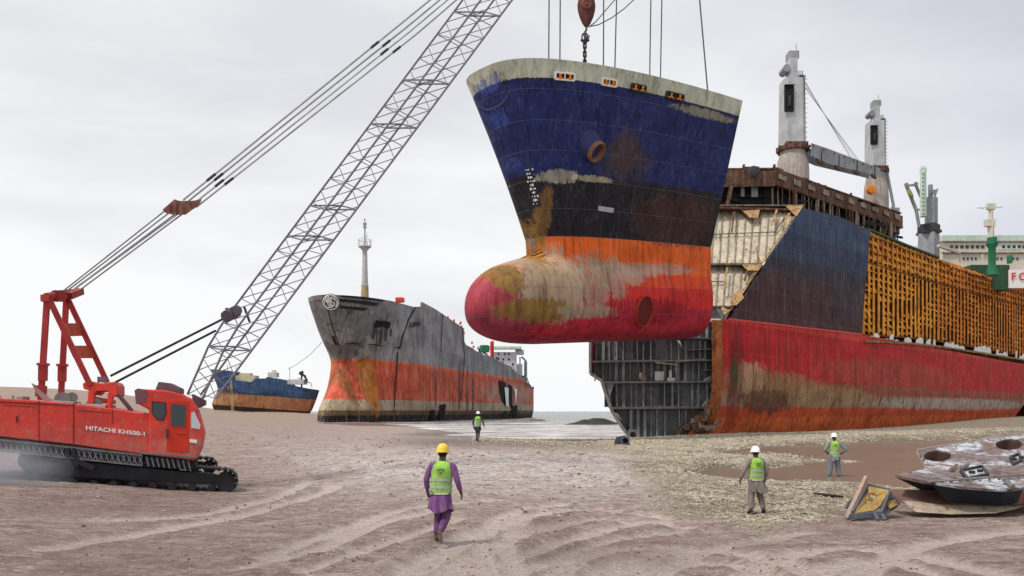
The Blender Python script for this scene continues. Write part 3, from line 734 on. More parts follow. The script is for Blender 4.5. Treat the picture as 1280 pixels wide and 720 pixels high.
# bow thruster tunnel
mt = onto(804, 389, 0); rot = mt.to_3x3()
n_ = rot.col[2]; tl = Matrix.Rotation(R(-28), 3, 'Z'); rr_ = rot
m = MB(); m.lathe([(1.42, -.25), (1.42, .12), (1.34, .2), (1.26, .12), (1.22, -1.2)], 40, mt.translation, m=rr_, sc=(.86, 1.08))
th_ = m.build('thruster_tunnel', worn('tunnel_red', (.48, .045, .02), .5, (.3, .14, .05), .35, 1.5), bow, smooth=50)
m = MB(); m.lathe([(.001, .03), (1.0, .04), (1.25, .09)], 40, mt.translation, m=rr_, sc=(.86, 1.08)); m.build('tunnel_grille', worn('dark_tunnel_red', (.17, .015, .008), .5, (.12, .05, .02), .4, 1.5), th_)
# white plate, draught marks and weld stains
mt = onto(757, 262, .03); m = MB(); m.box(mt @ Vector((0, 0, 0)), (1.85, .42, .05), mt.to_3x3() @ Matrix.Rotation(R(-3), 3, 'Z')); m.build('name_plate', worn('scratched_white_plate', (.55, .60, .62), .5, (.1, .08, .08), .45, 3), bow)
m = MB()
for i in range(13):
    px = 663-8*math.sin(i/12*1.5)+0; py = 214+i*3.6
    for j in range(3):
        mt = onto(656+i*.9+random.uniform(0, 9), 212+i*3.4+random.uniform(-2, 2), .015); m.box(mt.translation, (random.uniform(.06, .16), random.uniform(.06, .22), .02), mt.to_3x3())
build_each(m, 'draught_mark', M['white'], bow)
# rusty lip of cut scale along the foot of the white bulwark
m = MB()
Uh, Vh, Zh = BOWHI; zf = BH-BP['Hb']
for k in range(420):
    uu_ = -5+RNG.random()*32
    vv_ = float(hull_v(np.array(uu_), np.array(zf))); 
    if vv_ < .8: continue
    hgt = .10+.22*RNG.random()**2
    p = Vector((uu_*S, -vv_*S-.02, zf*S+hgt*.3)); m.box(p, (.05+.10*RNG.random(), .05, hgt))
m.build('rust_fringe', worn('black_rust_fringe', (.06, .045, .03), .5, (.16, .09, .03), .4, 3), bow)

# deck fittings seen over the bulwark at the right
m = MB()
for px, w_, h_ in ((851, .5, .25), (872, .4, .4), (880, .3, .6), (887, .25, .9)):
    mt = onto(px, 117+(px-851)*.09, 0); m.box(mt.translation+Vector((.3, .9, .6)), (w_*1.6, .4, h_))
m.box(onto(878, 120, 0).translation+Vector((0, .9, .45)), (2.2, .3, .25))
build_each(m, 'mooring_bitt', M['wreck_dark'], bow)

# =================================================================== slings, hook, chain
WIRES = [(687, 687, 78), (701, 701, 79), (755, 755, 86), (771, 769, 88), (814, 813, 98), (828, 827, 101), (878, 888, 111)]
for i, (x0, x1, yb) in enumerate(WIRES):
    mt = onto(min(x1, 920), yb+3, -.1); b = BF.m @ mt.translation
    b = Vector((b.x, b.y+.3, b.z-.3)); Yw = b.y
    a = P(x0+(x0-x1)*1.4, -120, Yw); a.z = max(a.z, b.z+12)
    m = MB(); m.tube([b, a], .055 if i < 6 else .07, 8)
    d = (a-b).normalized(); m.lathe([(.001, -.1), (.12, -.05), (.12, .35), (.05, .45)], 8, b+d*.1)
    o = m.build('sling_wire', M['rope'], smooth=50)
    lab = ['leftmost steel wire rising from the white bulwark of the lifted bow', 'second wire from the left, beside the leftmost one, above the lifted bow', 'wire just right of the hanging hook and chain above the bow',
           'slightly leaning wire, right one of the pair beside the hook', 'left wire of the pair over the third and fourth fairleads', 'right wire of the pair over the third and fourth fairleads', 'dark slanting wire at the right end of the lifted bow'][i]
    tag(o, lab, 'wire', 'wires holding up the severed bow')
    o['role'] = 'sling'
HY_ = (BF.m @ onto(731, 84, 0).translation).y+.3
hk = empty('hook_block', P(733, 34, HY_), label='pear shaped rusty crane hook block hanging above the blue bow', cat='hook block')
k_ = HY_/1000
m = MB(); prof = [(.001, -0.2), (2, 0), (5, 4), (8.5, 12), (10.8, 20), (11.4, 27), (10.2, 34), (9.0, 42), (7, 50), (.001, 52)]
m.lathe([(r*k_, z*k_) for r, z in prof], 28, sc=(1, .5)); m.build('block_cheek', M['hook_rust'], hk, smooth=50)
m = MB()
for sy_ in (-1,): m.lathe([(.001, 0), (6.5*k_, 0), (6.8*k_, .05), (5*k_, .12), (3*k_, .06), (2.2*k_, .14), (.001, .14)], 24, (0, sy_*5.2*k_, 26*k_), m=Matrix.Rotation(R(90), 3, 'X'))
m.build('sheave_plate', worn('sheave_rust', (.24, .08, .06), .5, (.1, .04, .03), .5, 3), hk, smooth=40)
m = MB()
m.tube([(0, 0, 1*k_), (0, 0, -3*k_), (-1.6*k_, 0, -6*k_), (-2.2*k_, 0, -10*k_), (-1*k_, 0, -13.5*k_), (2*k_, 0, -14*k_), (3.4*k_, 0, -11.5*k_), (3.6*k_, 0, -9.5*k_)], [1.3*k_, 1.3*k_, 1.5*k_, 1.8*k_, 1.9*k_, 1.5*k_, 1.0*k_, .4*k_], 10)
m.build('hook', worn('hook_steel', (.13, .10, .09), .5), hk, smooth=60)
m = MB()
for dx in (-4, 4): m.tube([(dx*k_, 0, 30*k_), (dx*k_*.8, 0, 120*k_), (dx*k_*.5, 0, 230*k_)], .06, 6)
m.build('hoist_rope', M['rope'], hk, smooth=60)
ch = empty('lifting_chain', P(731, 82, HY_), label='short dark chain hanging from the hook down to the bulwark', cat='chain')
m = MB(); z = 0
def link(m, c, L, r, wd, rot):
    pts = []
    for i in range(14):
        a = 2*math.pi*i/14; x = math.cos(a)*wd; zz = math.sin(a)*wd+(L if math.sin(a) > 0 else -L)
        pts.append(Vector(c)+Vector((x*math.cos(rot), x*math.sin(rot), zz)))
    m.tube(pts+[pts[0]], r, 6, False)
zt = 36*k_; nl = 7
for i in range(nl): link(m, (0, 0, -.3+(i+.5)*(zt+.1)/nl), .16, .055, .13, R(15) if i % 2 else R(105))
m.build('links', worn('chain_steel', (.06, .05, .05), .5), ch, smooth=60)
m = MB(); link(m, (0, 0, 34.5*k_), .15, .07, .24, 0); m.tube([(-.35, 0, 31.5*k_), (.38, 0, 31.5*k_)], .1, 8); m.build('shackle', M['steel_dark'], ch, smooth=50)
for nm, pts, lab in (('l', [(736, 34), (745, 27), (757, 13), (770, -2), (800, -35)], 'upper of two thin slack ropes running from the hook up to the right'),
                ('m', [(737, 33), (748, 31), (765, 22), (780, 11), (794, -2), (830, -50)], 'lower sagging rope running from the hook up to the right')):
    m = MB(); m.tube([P(a, b, HY_) for a, b in pts], .045, 6); o = m.build('tag_line', M['rope'], smooth=60); tag(o, lab, 'rope', 'slack ropes from the hook')

# =================================================================== the cut ship
NY = math.atan2(.697, .717)
RF = Frame((25.4, 96, 0), NY)
ship = empty('broken_ship', RF.o, RF.rot, label='huge red and blue ship with its bow cut off showing grey and cream bulkheads', cat='ship')
def face_s(t_): return -.97*t_          # lower cut face, running back and left
ZC = 13.6
# near side shell, lower, and far side
def low_y(z): return 1.9*(1-np.clip((z+1)/7, 0, 1))**1.7
m = MB()
zs = np.r_[np.linspace(-3, 6, 14), np.linspace(7, ZC+.8, 7)]
ss = np.r_[np.linspace(0, 120, 70), np.linspace(122, 150, 16)]
A = np.zeros((len(zs), len(ss), 3))
for i, z in enumerate(zs):
    send = 129.5+max(0, z-1)**1.25*1.0
    for j, s_ in enumerate(ss):
        sq = min(s_, send); f0 = 0
        if j < 14: sq = sq+(-.5+.5*float(vnoise(z*1.3, 3., 8)))*(1-j/14)     # ragged leading edge
        topz = ZC+.8*sstep(0, 40, s_) if z > ZC else z
        A[i, j] = (sq, low_y(z)+.12*(float(vnoise(s_*.12, z*.2, 5))-.5), min(z, float(ZC+.75*sstep(2, 42, s_)-.75*sstep(42, 133, s_))))
m.grid(A)
red_bands = [(-99, (.72, .15, .04)), (1.6, (.62, .09, .03)), (3.1, (.40, .25, .18)), (4.0, (.36, .20, .13)), (5.0, (.38, .09, .05)), (6.6, (.58, .016, .022)), (12.9, (.54, .014, .02)), (13.25, (.66, .05, .04))]
red_m = hull('red_boot_paint', red_bands, -2, 16, wob=1.5, rust=.42, rustcol=(.30, .09, .03), dark=.62, seam=(12, 2.4), fine=.75, bumps=.4, streakc=(.42, .30, .22), lightscr=.26,
             patches=[(6, 6.5, 5, 2.2, (.55, .40, .27), .7), (14, 5.5, 12, 2.2, (.36, .22, .09), .75), (30, 4.6, 14, 1.6, (.40, .27, .13), .7), (11, 3.8, 7, 1.5, (.12, .05, .03), .8), (3, 6, 1.8, 7, (.13, .01, .012), .55),
                      (90, 3.9, 45, 1.1, (.50, .44, .38), .8), (55, 8.5, 30, 2.5, (.38, .12, .07), .4), (2.5, 7, .9, 2.2, (.03, .06, .01), .8)])
m.build('lower_hull', red_m, ship, smooth=50)
# orange torn lip at the leading edge with scrap at its foot
m = MB(); lip = []
zz = np.linspace(-1.2, 13.4, 26)
ou = [(-.0+ .5*float(vnoise(z*1.3, 3., 8))-.5, low_y(z)-.015, z) for z in zz]
inn = [(-1.2-1.2*max(0, 1-z/4)**2-.35*RNG.random(), low_y(z)+.75+.9*max(0, 1-z/4), z) for z in zz]
m.grid(np.array([ou, inn])); m.build('torn_lip', worn('orange_torn_plate', (.50, .15, .045), .4, (.16, .06, .03), .5, .5), ship, smooth=60)
# shell plate left standing on the side, slanting leading edge
m = MB()
pl = [(1.3, ZC+.03), (20.4, 30.5), (32, 31.3), (43.5, 31.0), (42.6, 26), (41.2, 20), (40.6, 16.5), (40.4, 14.4), (20, ZC+.6)]
m.prism([(a, .0, b) for a, b in pl], (0, .25, 0))
sh_b = [(-99, (.075, .030, .032)), (18.5, (.060, .034, .040)), (20.6, (.045, .040, .055)), (22.4, (.045, .06, .11)), (26, (.055, .085, .155)), (60, (.05, .075, .15))]
sh_m = hull('blue_shell_paint', sh_b, 10, 35, wob=2.0, rust=.32, rustcol=(.10, .05, .04), dark=.62, seam=(8, 3.0), fine=.9, slope=.03, streakc=(.34, .33, .38), lightscr=.3, bumps=.4,
            patches=[(16, 17.5, 14, 3.5, (.085, .035, .033), .5), (36, 19, 6, 3, (.06, .05, .06), .6)])
m.build('shell_plate', sh_m, ship)
m = MB(); m.beam((1.0, -.03, ZC+.05), (40.4, -.03, 14.42), .06, .22); m.build('waterline_stripe', plain('bright_red_line', (.72, .06, .05), .5, 0, .15, 1), ship)
# lower cut face: burnt grey frames.  outline in px/py on the plane through (25.4,96)-(9.5,96.5)
CF = Frame((25.4, 96, 0), math.atan2(.5, -15.9))   # local x leftwards along the face
def cf(px, py, d=0.0):
    # point in ship coordinates on the cut face, d metres behind it
    a = Vector((25.4, 96, 0)); dr = Vector((-15.9, .5, 0)).normalized(); nn = Vector((.5, 15.9, 0)).normalized()
    c = Vector((0, 0, CAM)); q = P(px, py, 50)-c; tt = ((a+nn*d-c).dot(nn))/q.dot(nn)
    return RF.i @ (c+q*tt)
back = 1.3
outl = [(906, 385), (906, 400), (902, 450), (897, 490), (888, 520), (872, 548), (792, 552), (778, 535), (765, 514), (757, 492), (752, 476), (738, 467), (738, 400), (738, 385)]
m = MB(); m.add([cf(x, y, back) for x, y in outl], [tuple(range(len(outl)))])
m.build('frame_bulkhead', worn('plate_grey', (.19, .195, .205), .35, (.09, .055, .04), .45, .6, .7, .3), ship)
m = MB()
# edge strip closing the outline from the face to the bulkhead
for (a, b) in zip(outl[4:], outl[5:]): 
    p = [cf(*a, 0), cf(*b, 0), cf(*b, back), cf(*a, back)]; m.add(p, [(0, 1, 2, 3)])
m.beam(cf(738, 425, .1), cf(738, 467, .1), .25, .3); m.beam(cf(752, 476, .1), cf(738, 467, .1), .25, .3)
for a, b in zip(outl[6:11], outl[7:12]): m.beam(cf(*a, .05), cf(*b, .05), .28, .35)
m.build('edge_frame', worn('edge_plate', (.27, .26, .23), .5, (.12, .07, .05), .45), ship)
m = MB()
# decks (stringers) across
for y0, y1, x0, x1, th in ((418, 424, 770, 906, .16), (452, 450, 740, 905, .22), (478, 477, 753, 902, .22), (510, 509, 764, 893, .28), (437, 436, 860, 905, .12), (463, 462, 880, 903, .12)):
    a, b = cf(x0, y0, .5), cf(x1, y1, .5); d = (b-a); perp = (cf(x0, y0, 1.3)-cf(x0, y0, -.3))
    vs = []
    for p in (a, b):
        for k in (-.3, .72):
            for zz_ in (-th/2, th/2): vs.append(p+perp*k+Vector((0, 0, zz_)))
    m.add(vs, [(0, 1, 3, 2), (4, 6, 7, 5), (0, 4, 5, 1), (2, 3, 7, 6), (0, 2, 6, 4), (1, 5, 7, 3)])
build_each(m, 'stringer_deck', worn('stringer', (.15, .145, .14), .5, (.15, .09, .06), .45), ship)
m = MB()
bays = ((388, 424), (424, 451), (451, 477), (477, 510), (510, 548))
for bi, (y0, y1) in enumerate(bays):
    for k in range(19):
        px = 745+k*8.6+random.uniform(-1.2, 1.2)
        lim = np.interp((y0+y1)/2, [467, 480, 514, 548], [741, 754, 767, 792]) if y1 > 467 else 740
        rlim = np.interp(y1, [400, 450, 490, 520, 548], [904, 899, 894, 884, 868])
        if px < lim+3 or px > rlim-3: continue
        if random.random() < .06: continue
        ww = random.choice((.35, .45, .55)); yb = y1-.5
        a, b = cf(px, y0+1.5, back-.05), cf(px+random.uniform(-.6, .6), yb, back-.05)
        m = MB(); m.beam(a, b, .07, ww, up=cf(px, y0, 0)-cf(px, y0, 1))
        # flange
        off = (cf(px, y0, 0)-cf(px, y0, 1)).normalized()*(ww/2); m.beam(a+off, b+off, random.choice((.16, .26, .34)), .04, up=off); m.build('stiffener', M['bulkhead_grey'], ship)
m = MB()
# soot-dark panels, brackets
for px, py, w_, h_ in ((762, 497, 13, 24), (832, 492, 15, 27), (806, 438, 26, 20), (850, 464, 10, 18), (845, 498, 5, 12), (750, 440, 13, 20), (775, 440, 8, 18), (880, 405, 6, 22)):
    c = cf(px, py, back-.12); m.beam(cf(px-w_/2, py, back-.14), cf(px+w_/2, py, back-.14), .06, h_*.096, up=(0, 0, 1))
build_each(m, 'soot_panel', M['bulkhead_soot'], ship)
m = MB()
for tri_ in (((756, 479), (768, 479), (762, 496)), ((902, 479), (888, 479), (897, 508)), ((904, 462), (893, 477), (903, 477)), ((904, 388), (896, 386), (905, 406)), ((880, 476), (890, 476), (902, 462)), ((889, 510), (877, 510), (886, 498))):
    m.prism([cf(x, y, .25) for x, y in tri_], cf(0, 0, .4)-cf(0, 0, .25))
build_each(m, 'knee_bracket', worn('knee_grey', (.26, .26, .25), .5), ship)
m = MB()
for px, py, w_, h_ in ((824, 470, 11, 12), (839, 475, 10, 6), (838, 468, 3, 12)):
    m.beam(cf(px-w_/2, py, .3), cf(px+w_/2, py, .3), .05, h_*.09, up=(0, 0, 1))
build_each(m, 'loose_plate', worn('loose_pale_plate', (.38, .39, .38), .6), ship)
m = MB()
m.lathe([(.001, 0), (.5, 0), (.62, .1), (.55, .3), (.001, .32)], 16, cf(802, 472, .6), m=Matrix.Rotation(R(80), 3, 'X'))
m.beam(cf(845, 453, .1), cf(846, 474, .1), .15); m.beam(cf(845, 452, .1), cf(880, 449, .1), .18); m.beam(cf(819, 453, .1), cf(846, 456, .1), .2)
for k in range(5): m.beam(cf(790+k*2.4, 458, .8), cf(790+k*2.4, 470, .8), .08)
m.build('pipework', worn('pipe_rust', (.24, .19, .15), .5, (.2, .1, .06), .45), ship)
# debris heap at the foot of the corner
m = MB()
for k in range(34):
    px = 845+RNG.random()*48; py = 545-RNG.random()*max(4, (px-845)*.75); L_ = 1+RNG.random()*2
    a = cf(px, py, -.3+RNG.random()*.8); d = Vector((RNG.normal(), RNG.normal(), RNG.normal()*.5+.5)).normalized()*L_*.8; m.prism([a, a+d*.9+Vector((.2, 0, .1)), a+d*.7+Vector((RNG.normal()*.5, 0, RNG.normal()*.6)), a+Vector((RNG.normal()*.5, 0, .5+RNG.random()*.5))], Vector((.03, .05, 0)))
m.build('torn_plating', worn('torn_scrap', (.24, .16, .12), .5, (.2, .08, .05), .5, 1), ship)
m = MB()
p = cf(791, 543, -.5)
m.box(p, (1.0, .5, 1.1), Matrix.Rotation(math.atan2(.5, -15.9)-NY, 3, 'Z')); kb = m.build('keel_box', worn('keel_box', (.22, .21, .19), .5), ship, bevel=.04)
m = MB(); m.lathe([(.001, 0), (.30, 0), (.34, .03), (.34, .06)], 18, cf(791, 543, -.78), m=Matrix.Rotation(-NY, 3, 'Z') @ Matrix.Rotation(R(90), 3, 'X')); m.build('lug_hole', M['black'], kb)
# cables and strips hanging in the cut
for (x0, y0, L_) in ((770, 424, 22), (796, 452, 16), (858, 424, 40), (872, 477, 26), (781, 478, 20), (890, 437, 34), (815, 479, 18), (749, 425, 20)):
    m = MB(); a = cf(x0, y0, .2); pts = [a]; 
    for i in range(5): pts.append(cf(x0+random.uniform(-1.5, 1.5)+i*random.uniform(-.6, .6), y0+L_*(i+1)/5, .2))
    m.tube(pts, .05, 5); m.build('hanging_cable', M['steel_dark'], ship, smooth=60)
for (x0, y0, x1, y1, w_) in ((757, 496, 762, 512, .7), (884, 512, 878, 528, .8), (846, 425, 851, 436, .5), (899, 452, 893, 466, .6), (768, 516, 775, 526, .6)):
    m = MB(); m.prism([cf(x0, y0, .1), cf(x0+4, y0+1, .1), cf(x1+3, y1, -.2), cf(x1, y1-3, -.1)], Vector((.03, .04, 0))); m.build('bent_strip', M['wreck_pale'], ship)
# upper cream bulkhead, raked
def uf(px, py, d=0.0):
    a = Vector((25.4, 96, ZC)); b = RF.m @ Vector((20.4, 0, 30.5)); hx = Vector((-1, 0, 0)); nn = hx.cross(b-a).normalized()
    if nn.y < 0: nn = -nn
    c = Vector((0, 0, CAM)); q = P(px, py, 50)-c; tt = ((a+nn*d-c).dot(nn))/q.dot(nn)
    return RF.i @ (c+q*tt)
m = MB()
outl2 = [(1001, 262), (911, 392), (906, 402), (760, 402), (800, 256), (1003, 256)]
m.add([uf(x, y, .9) for x, y in outl2], [tuple(range(6))]); m.build('cream_bulkhead', M['bulkhead_cream'], ship)
m = MB()
for k in range(17):
    px0 = 846+k*9.6
    for (y0, y1) in ((262, 329), (332, 381)):
        sh = -(y1-262)*.06
        xe = lambda y: 1001-(y-262)*.692-4
        xa, xb = px0-(y0-262)*.075, px0-(y1-262)*.075+random.uniform(-.5, .5)
        if xa > xe(y0): continue
        yb_ = y1
        if xb > xe(y1): 
            yb_ = y0
            while yb_ < y1 and px0-(yb_-262)*.075 < xe(yb_): yb_ += 1
            xb = px0-(yb_-262)*.075
        if yb_-y0 < 6: continue
        a, b = uf(xa, y0, .85), uf(xb, yb_, .85); up = (uf(px0, y0, 0)-uf(px0, y0, 1)).normalized()
        m = MB(); m.beam(a, b, .07, .38, up=up); m.beam(a+up*.19, b+up*.19, .17, .04, up=up); m.build('bulkhead_rib', M['cream_rib'], ship)
m = MB()
for y, x0, x1, th in ((258, 860, 1003, .30), (331, 850, 950, .34), (384, 850, 915, .34)):
    a, b = uf(x0, y, .35), uf(x1, y, .35); m.beam(a, b, 1.3, th*.6)
for (x0, y0, x1, y1) in ((888, 293, 968, 290), (968, 290, 981, 272), (885, 352, 905, 352), (900, 300, 899, 288), (950, 328, 945, 310), (915, 328, 905, 335)): m.beam(uf(x0, y0, .5), uf(x1, y1, .5), .12)
build_each(m, 'bulkhead_shelf', worn('shelf_grime', (.30, .24, .17), .4, (.10, .06, .04), .5), ship)
m = MB()
for tri_ in (((982, 257), (1005, 256), (996, 270)), ((925, 260), (950, 260), (948, 272), (938, 272)), ((928, 330), (952, 330), (948, 338), (935, 338)), ((914, 372), (926, 362), (930, 372), (920, 382)), ((902, 382), (912, 388), (905, 394))):
    m.prism([uf(x, y, -.1) for x, y in tri_], uf(0, 0, .1)-uf(0, 0, 0))
for k in range(15):      # torn edge strip following the slanting cut
    t0 = k/15; x = 1001-90*t0; y = 262+130*t0; m.beam(uf(x-2, y, .2), uf(x-8+random.uniform(-1, 1), y+7, .2), .45*random.uniform(.3, 1.1), .1)
build_each(m, 'torn_gusset', M['gusset'], ship)
# deck over the hold, far side and stern closing
m = MB()
sc2 = [(20.4, 0), (150, 0), (170, 9), (150, 22), (40, 22), (12, 16), (5, 12)]
m.prism([(a, b+.3, 30.2) for a, b in sc2], (0, 0, .25)); m.build('main_deck', M['wreck_brown'], ship)
m = MB()
fb = [(-8.0, 7.7), (12, 11), (40, 15), (130, 15), (150, 12), (162, 5), (148, .3)]
far = [(-11.2, 11.6), (10, 19), (40, 24), (130, 24), (150, 20), (162, 9), (148, .3)]
for (a, b), (c_, d_), (e_, f_), (g_, h_) in zip(far, far[1:], fb, fb[1:]): m.add([(e_+(1.2 if a < 5 else 0)+(2.6 if a < 5 else 0), f_-(1.2 if a < 5 else 0), -1), (g_, h_, -1), (c_, d_, 7.8), (a+(4.2 if a < 5 else 0), b-(1.6 if a < 5 else 0), 7.8), (c_, d_, 30 if a > 5 else 12), (a, b, 12 if a < 5 else 30), (a, b, 7.8)], [(0, 1, 2, 3), (6, 2, 4, 5)])
m.build('far_side', red_m, ship)

# opened side: row upon row of frames inside the wing tank
ZT = 31.0
def wall_top(s_): return float(np.interp(s_, [41, 60, 75, 100, 133, 170], [31.2, 31.0, 31.0, 31.4, 32.4, 33.4]))
def wall_bot(s_): return float(np.interp(s_, [40, 60, 75, 100, 133, 170], [14.4, 15.2, 15.5, 15.6, 15.6, 15.6]))
m = MB(); m.add([(40.8, 1.7, 14), (160, 1.7, 14), (160, 1.7, 33), (40.8, 1.7, 30.9)], [(0, 1, 2, 3)]); m.build('tank_wall', M['orange_deep'], ship)
for nm, s0, s1, mat, mat2 in (('yellow_framing', 41.5, 75.2, M['yellow_cargo'], None), ('orange_framing', 75.6, 158, M['orange_cargo'], None)):
    m = MB(); pitch = 1.95 if s0 < 50 else 2.15; s_ = s0; k = 0
    while s_ < s1:
        zt, zb = wall_top(s_)-.1, wall_bot(s_)+.3*RNG.random(); zm = zt-(zt-zb)*.30
        s_ += .18*RNG.normal(); m.cur = 1; m.box((s_, 1.0, (zm+zb)/2-.1), (.10, 1.3, zm-zb-.3)); m.cur = 0; m.box((s_, .22, (zm+zb)/2-.1), (.80, .06, zm-zb-.3))
        m.box((s_+.1, 1.0, (zt+zm)/2), (.12, 1.4, zt-zm-.2)); m.box((s_+.1, .34, (zt+zm)/2), (.55, .07, zt-zm-.2))
        nrw = 11
        for r in range(nrw):
            z = zb+(zm-zb)*(r+.5+.12*(RNG.random()-.5))/nrw
            if RNG.random() < .07 or float(vnoise(np.array(s_*.22), np.array(z*.3), 55)) > .80: continue
            m.cur = 1; m.box((s_+pitch*.5, .95, z), (pitch*.84, 1.05, .08), Matrix.Rotation(R(24+RNG.normal()*12), 3, 'X') @ Matrix.Rotation(R(RNG.normal()*7), 3, 'Y'))
            m.cur = 0; m.box((s_+pitch*.52, .45, z+.30), (pitch*(.66+.22*RNG.random()), .07, .62+.30*RNG.random()), Matrix.Rotation(R(-28+RNG.normal()*16), 3, 'X') @ Matrix.Rotation(R(RNG.normal()*12), 3, 'Y'))
        for r in range(4):
            z = zm+(zt-zm)*(r+.5)/4
            m.cur = 1; m.box((s_+pitch*.5, .8, z), (pitch*.86, 1.1, .1), Matrix.Rotation(R(20+RNG.normal()*8), 3, 'X')); m.cur = 0; m.box((s_+pitch*.5, .5, z+.34), (pitch*.80, .07, .95), Matrix.Rotation(R(-24+RNG.normal()*18), 3, 'X') @ Matrix.Rotation(R(RNG.normal()*16), 3, 'Y'))
        s_ += pitch; k += 1
    m.build(nm, [mat, M['orange_deep']], ship)
m = MB()
for a, b in ((41.3, 75), (75.5, 158)):
    for z_f, th in ((.30, .16), (1.0, .2)):
        N_ = 12
        for i in range(N_):
            p0 = a+(b-a)*i/N_; p1 = a+(b-a)*(i+1)/N_
            f_ = lambda s_: wall_top(s_)-(wall_top(s_)-wall_bot(s_))*z_f-(.25 if z_f < .9 else 0)
            m.beam((p0, .9, f_(p0)), (p1, .9, f_(p1)), 1.5, th)
build_each(m, 'tank_shelf', M['orange_deep'], ship)
m = MB()
for i in range(16):
    p0 = 43.6+i*2; p1 = p0+2; m.beam((p0, .5, wall_top(p0)+.1), (p1, .5, wall_top(p1)+.1), .8, .28)
m.build('deck_edge', M['green_rust'], ship)
m = MB(); s_ = 42.5
while s_ < 150:
    w_ = .8+RNG.random()*3.2
    if RNG.random() < .72:
        zb = wall_bot(s_)-.9-.1; h_ = (.5+RNG.random()*1.0)*(1.35 if 55 < s_ < 72 or 100 < s_ < 128 else 1)
        m.prism([(s_, .12, zb), (s_+w_, .12, zb-.02), (s_+w_*.9, .12, zb+h_*(.6+.5*RNG.random())), (s_+w_*.5, .12, zb+h_), (s_+w_*.1, .12, zb+h_*(.5+.5*RNG.random()))], (0, .15, 0))
    s_ += w_*.9
build_each(m, 'white_lining', M['white_lining'], ship)
m = MB()
for i in range(60):
    p0 = 41+i*1.9; z0 = wall_bot(p0)-1.05; m.beam((p0, .0, z0), (p0+1.95, .0, z0+(wall_bot(p0+1.9)-wall_bot(p0))), .5+.3*RNG.random(), .18+.25*RNG.random())
m.build('ragged_edge', M['ochre_edge'], ship)

for (x0, y0, x1, y1) in ((893, 262, 889, 286), (917, 260, 914, 292), (970, 262, 963, 284), (935, 332, 930, 352), (908, 334, 905, 358), (986, 266, 978, 282)):
    m = MB(); m.prism([uf(x0, y0, 0), uf(x0+2.4, y0, 0), uf(x1+1.6, y1, -.3), uf(x1, y1-2, -.3)], Vector((.02, .05, 0))); m.build('hanging_strip', M['wreck_brown'] if x0 % 2 else M['gusset'], ship)
# burnt deckhouse / hatch trunk
def wl(x, y, z): return RF.i @ Vector((x, y, z))
q0, qA, qB = Vector((22, 113.5, 0)), Vector((37, 113, 0)), Vector((67.5, 138.6, 0))
m = MB()
for a, b in ((q0, qA), (qA, qB)):
    off = Vector((-(b-a).normalized().y, (b-a).normalized().x, 0))*1.6
    m.add([wl(*(a.xy+off.xy), 29), wl(*(b.xy+off.xy), 29), wl(*(b.xy+off.xy), 36.6), wl(*(a.xy+off.xy), 36.6)], [(0, 1, 2, 3)])
m.build('trunk_wall', M['wreck_dark'], ship)
m = MB(); o1 = Vector((-14, 18, 0))
m.prism([wl(q0.x, q0.y, 36.7), wl(qA.x, qA.y, 36.7), wl(qB.x, qB.y, 36.7), wl(qB.x-12, qB.y+13, 36.7), wl(q0.x-2, q0.y+16, 36.7)], (0, 0, .22)); m.build('trunk_roof', M['wreck_brown'], ship)
m = MB()
for a, b, n_ in ((q0, qA, 7), (qA, qB, 20)):
    for i in range(n_):
        p0 = a.lerp(b, i/n_); p1 = a.lerp(b, (i+1)/n_)
        zb = 34.5+random.uniform(-.15, .15); hgt = random.uniform(2.0, 2.5)
        if a is qA: hgt *= 1-.2*i/n_
        m.beam(wl(p0.x, p0.y, zb+hgt/2), wl(p1.x, p1.y, zb+hgt/2), .3+random.random()*.5, hgt)
        if random.random() < .7: m.beam(wl(p0.x, p0.y, zb+hgt), wl(p0.x+.1, p0.y, zb+hgt+.5*random.random()), .3)
build_each(m, 'coaming_plate', M['wreck_brown'], ship)
m = MB()
for i in range(10):
    p0 = qA.lerp(qB, (i*2+.3)/20); p1 = qA.lerp(qB, (i*2+1.2)/20); n_ = Vector((.64, -.77, 0))*.45
    m.beam(wl(*(p0+n_).xy, 35.7), wl(*(p1+n_).xy, 35.6), .1, 1.0*random.uniform(.5, 1))
build_each(m, 'coaming_patch', M['wreck_pale'], ship)
m = MB(); md = MB()
m.beam(wl(q0.x, q0.y-.2, 34.3), wl(qA.x, qA.y-.2, 34.4), .3, .4); md.beam(wl(q0.x, q0.y-.2, 30.8), wl(qA.x, qA.y-.2, 30.9), .8, .5)
m.beam(wl(30.9, 113-.3, 34.2), wl(30.2, 113-.3, 30.9), .45); m.beam(wl(27, 113-.3, 34.2), wl(27, 113-.3, 30.9), .4)
pale = MB()
for i in range(34):
    f_ = i/34; p = qA.lerp(qB, f_); jx = random.uniform(-.3, .3); w_ = random.choice((.12, .18, .25, .4))
    (pale if random.random() < .6 else m).beam(wl(p.x+jx, p.y-.1, 34.5), wl(p.x+jx+random.uniform(-.15, .15)+(random.uniform(-1.4, 1.4) if random.random() < .12 else 0), p.y-.1, 29.6), w_)
for i in range(26):
    f_ = random.random(); p = (qA.lerp(qB, f_) if i > 9 else q0.lerp(qA, f_)); d = .3+random.random()
    z = random.uniform(31.2, 34); md.beam(wl(p.x-.5*d, p.y+d, z), wl(p.x+random.uniform(.6, 2.4)-.5*d, p.y+d+.3, z+random.uniform(-.5, .5)), random.uniform(.15, .5), random.uniform(.2, .9))
m.beam(wl(qA.x, qA.y, 34.6), wl(qB.x, qB.y, 34.3), .5, .35); md.beam(wl(qA.x, qA.y-.1, 30.2), wl(qB.x, qB.y-.1, 29.6), .7, .9)
for z in (31.9, 33.2): md.beam(wl(q0.x, q0.y+1, z), wl(qA.x, qA.y+1, z), .2, .18)
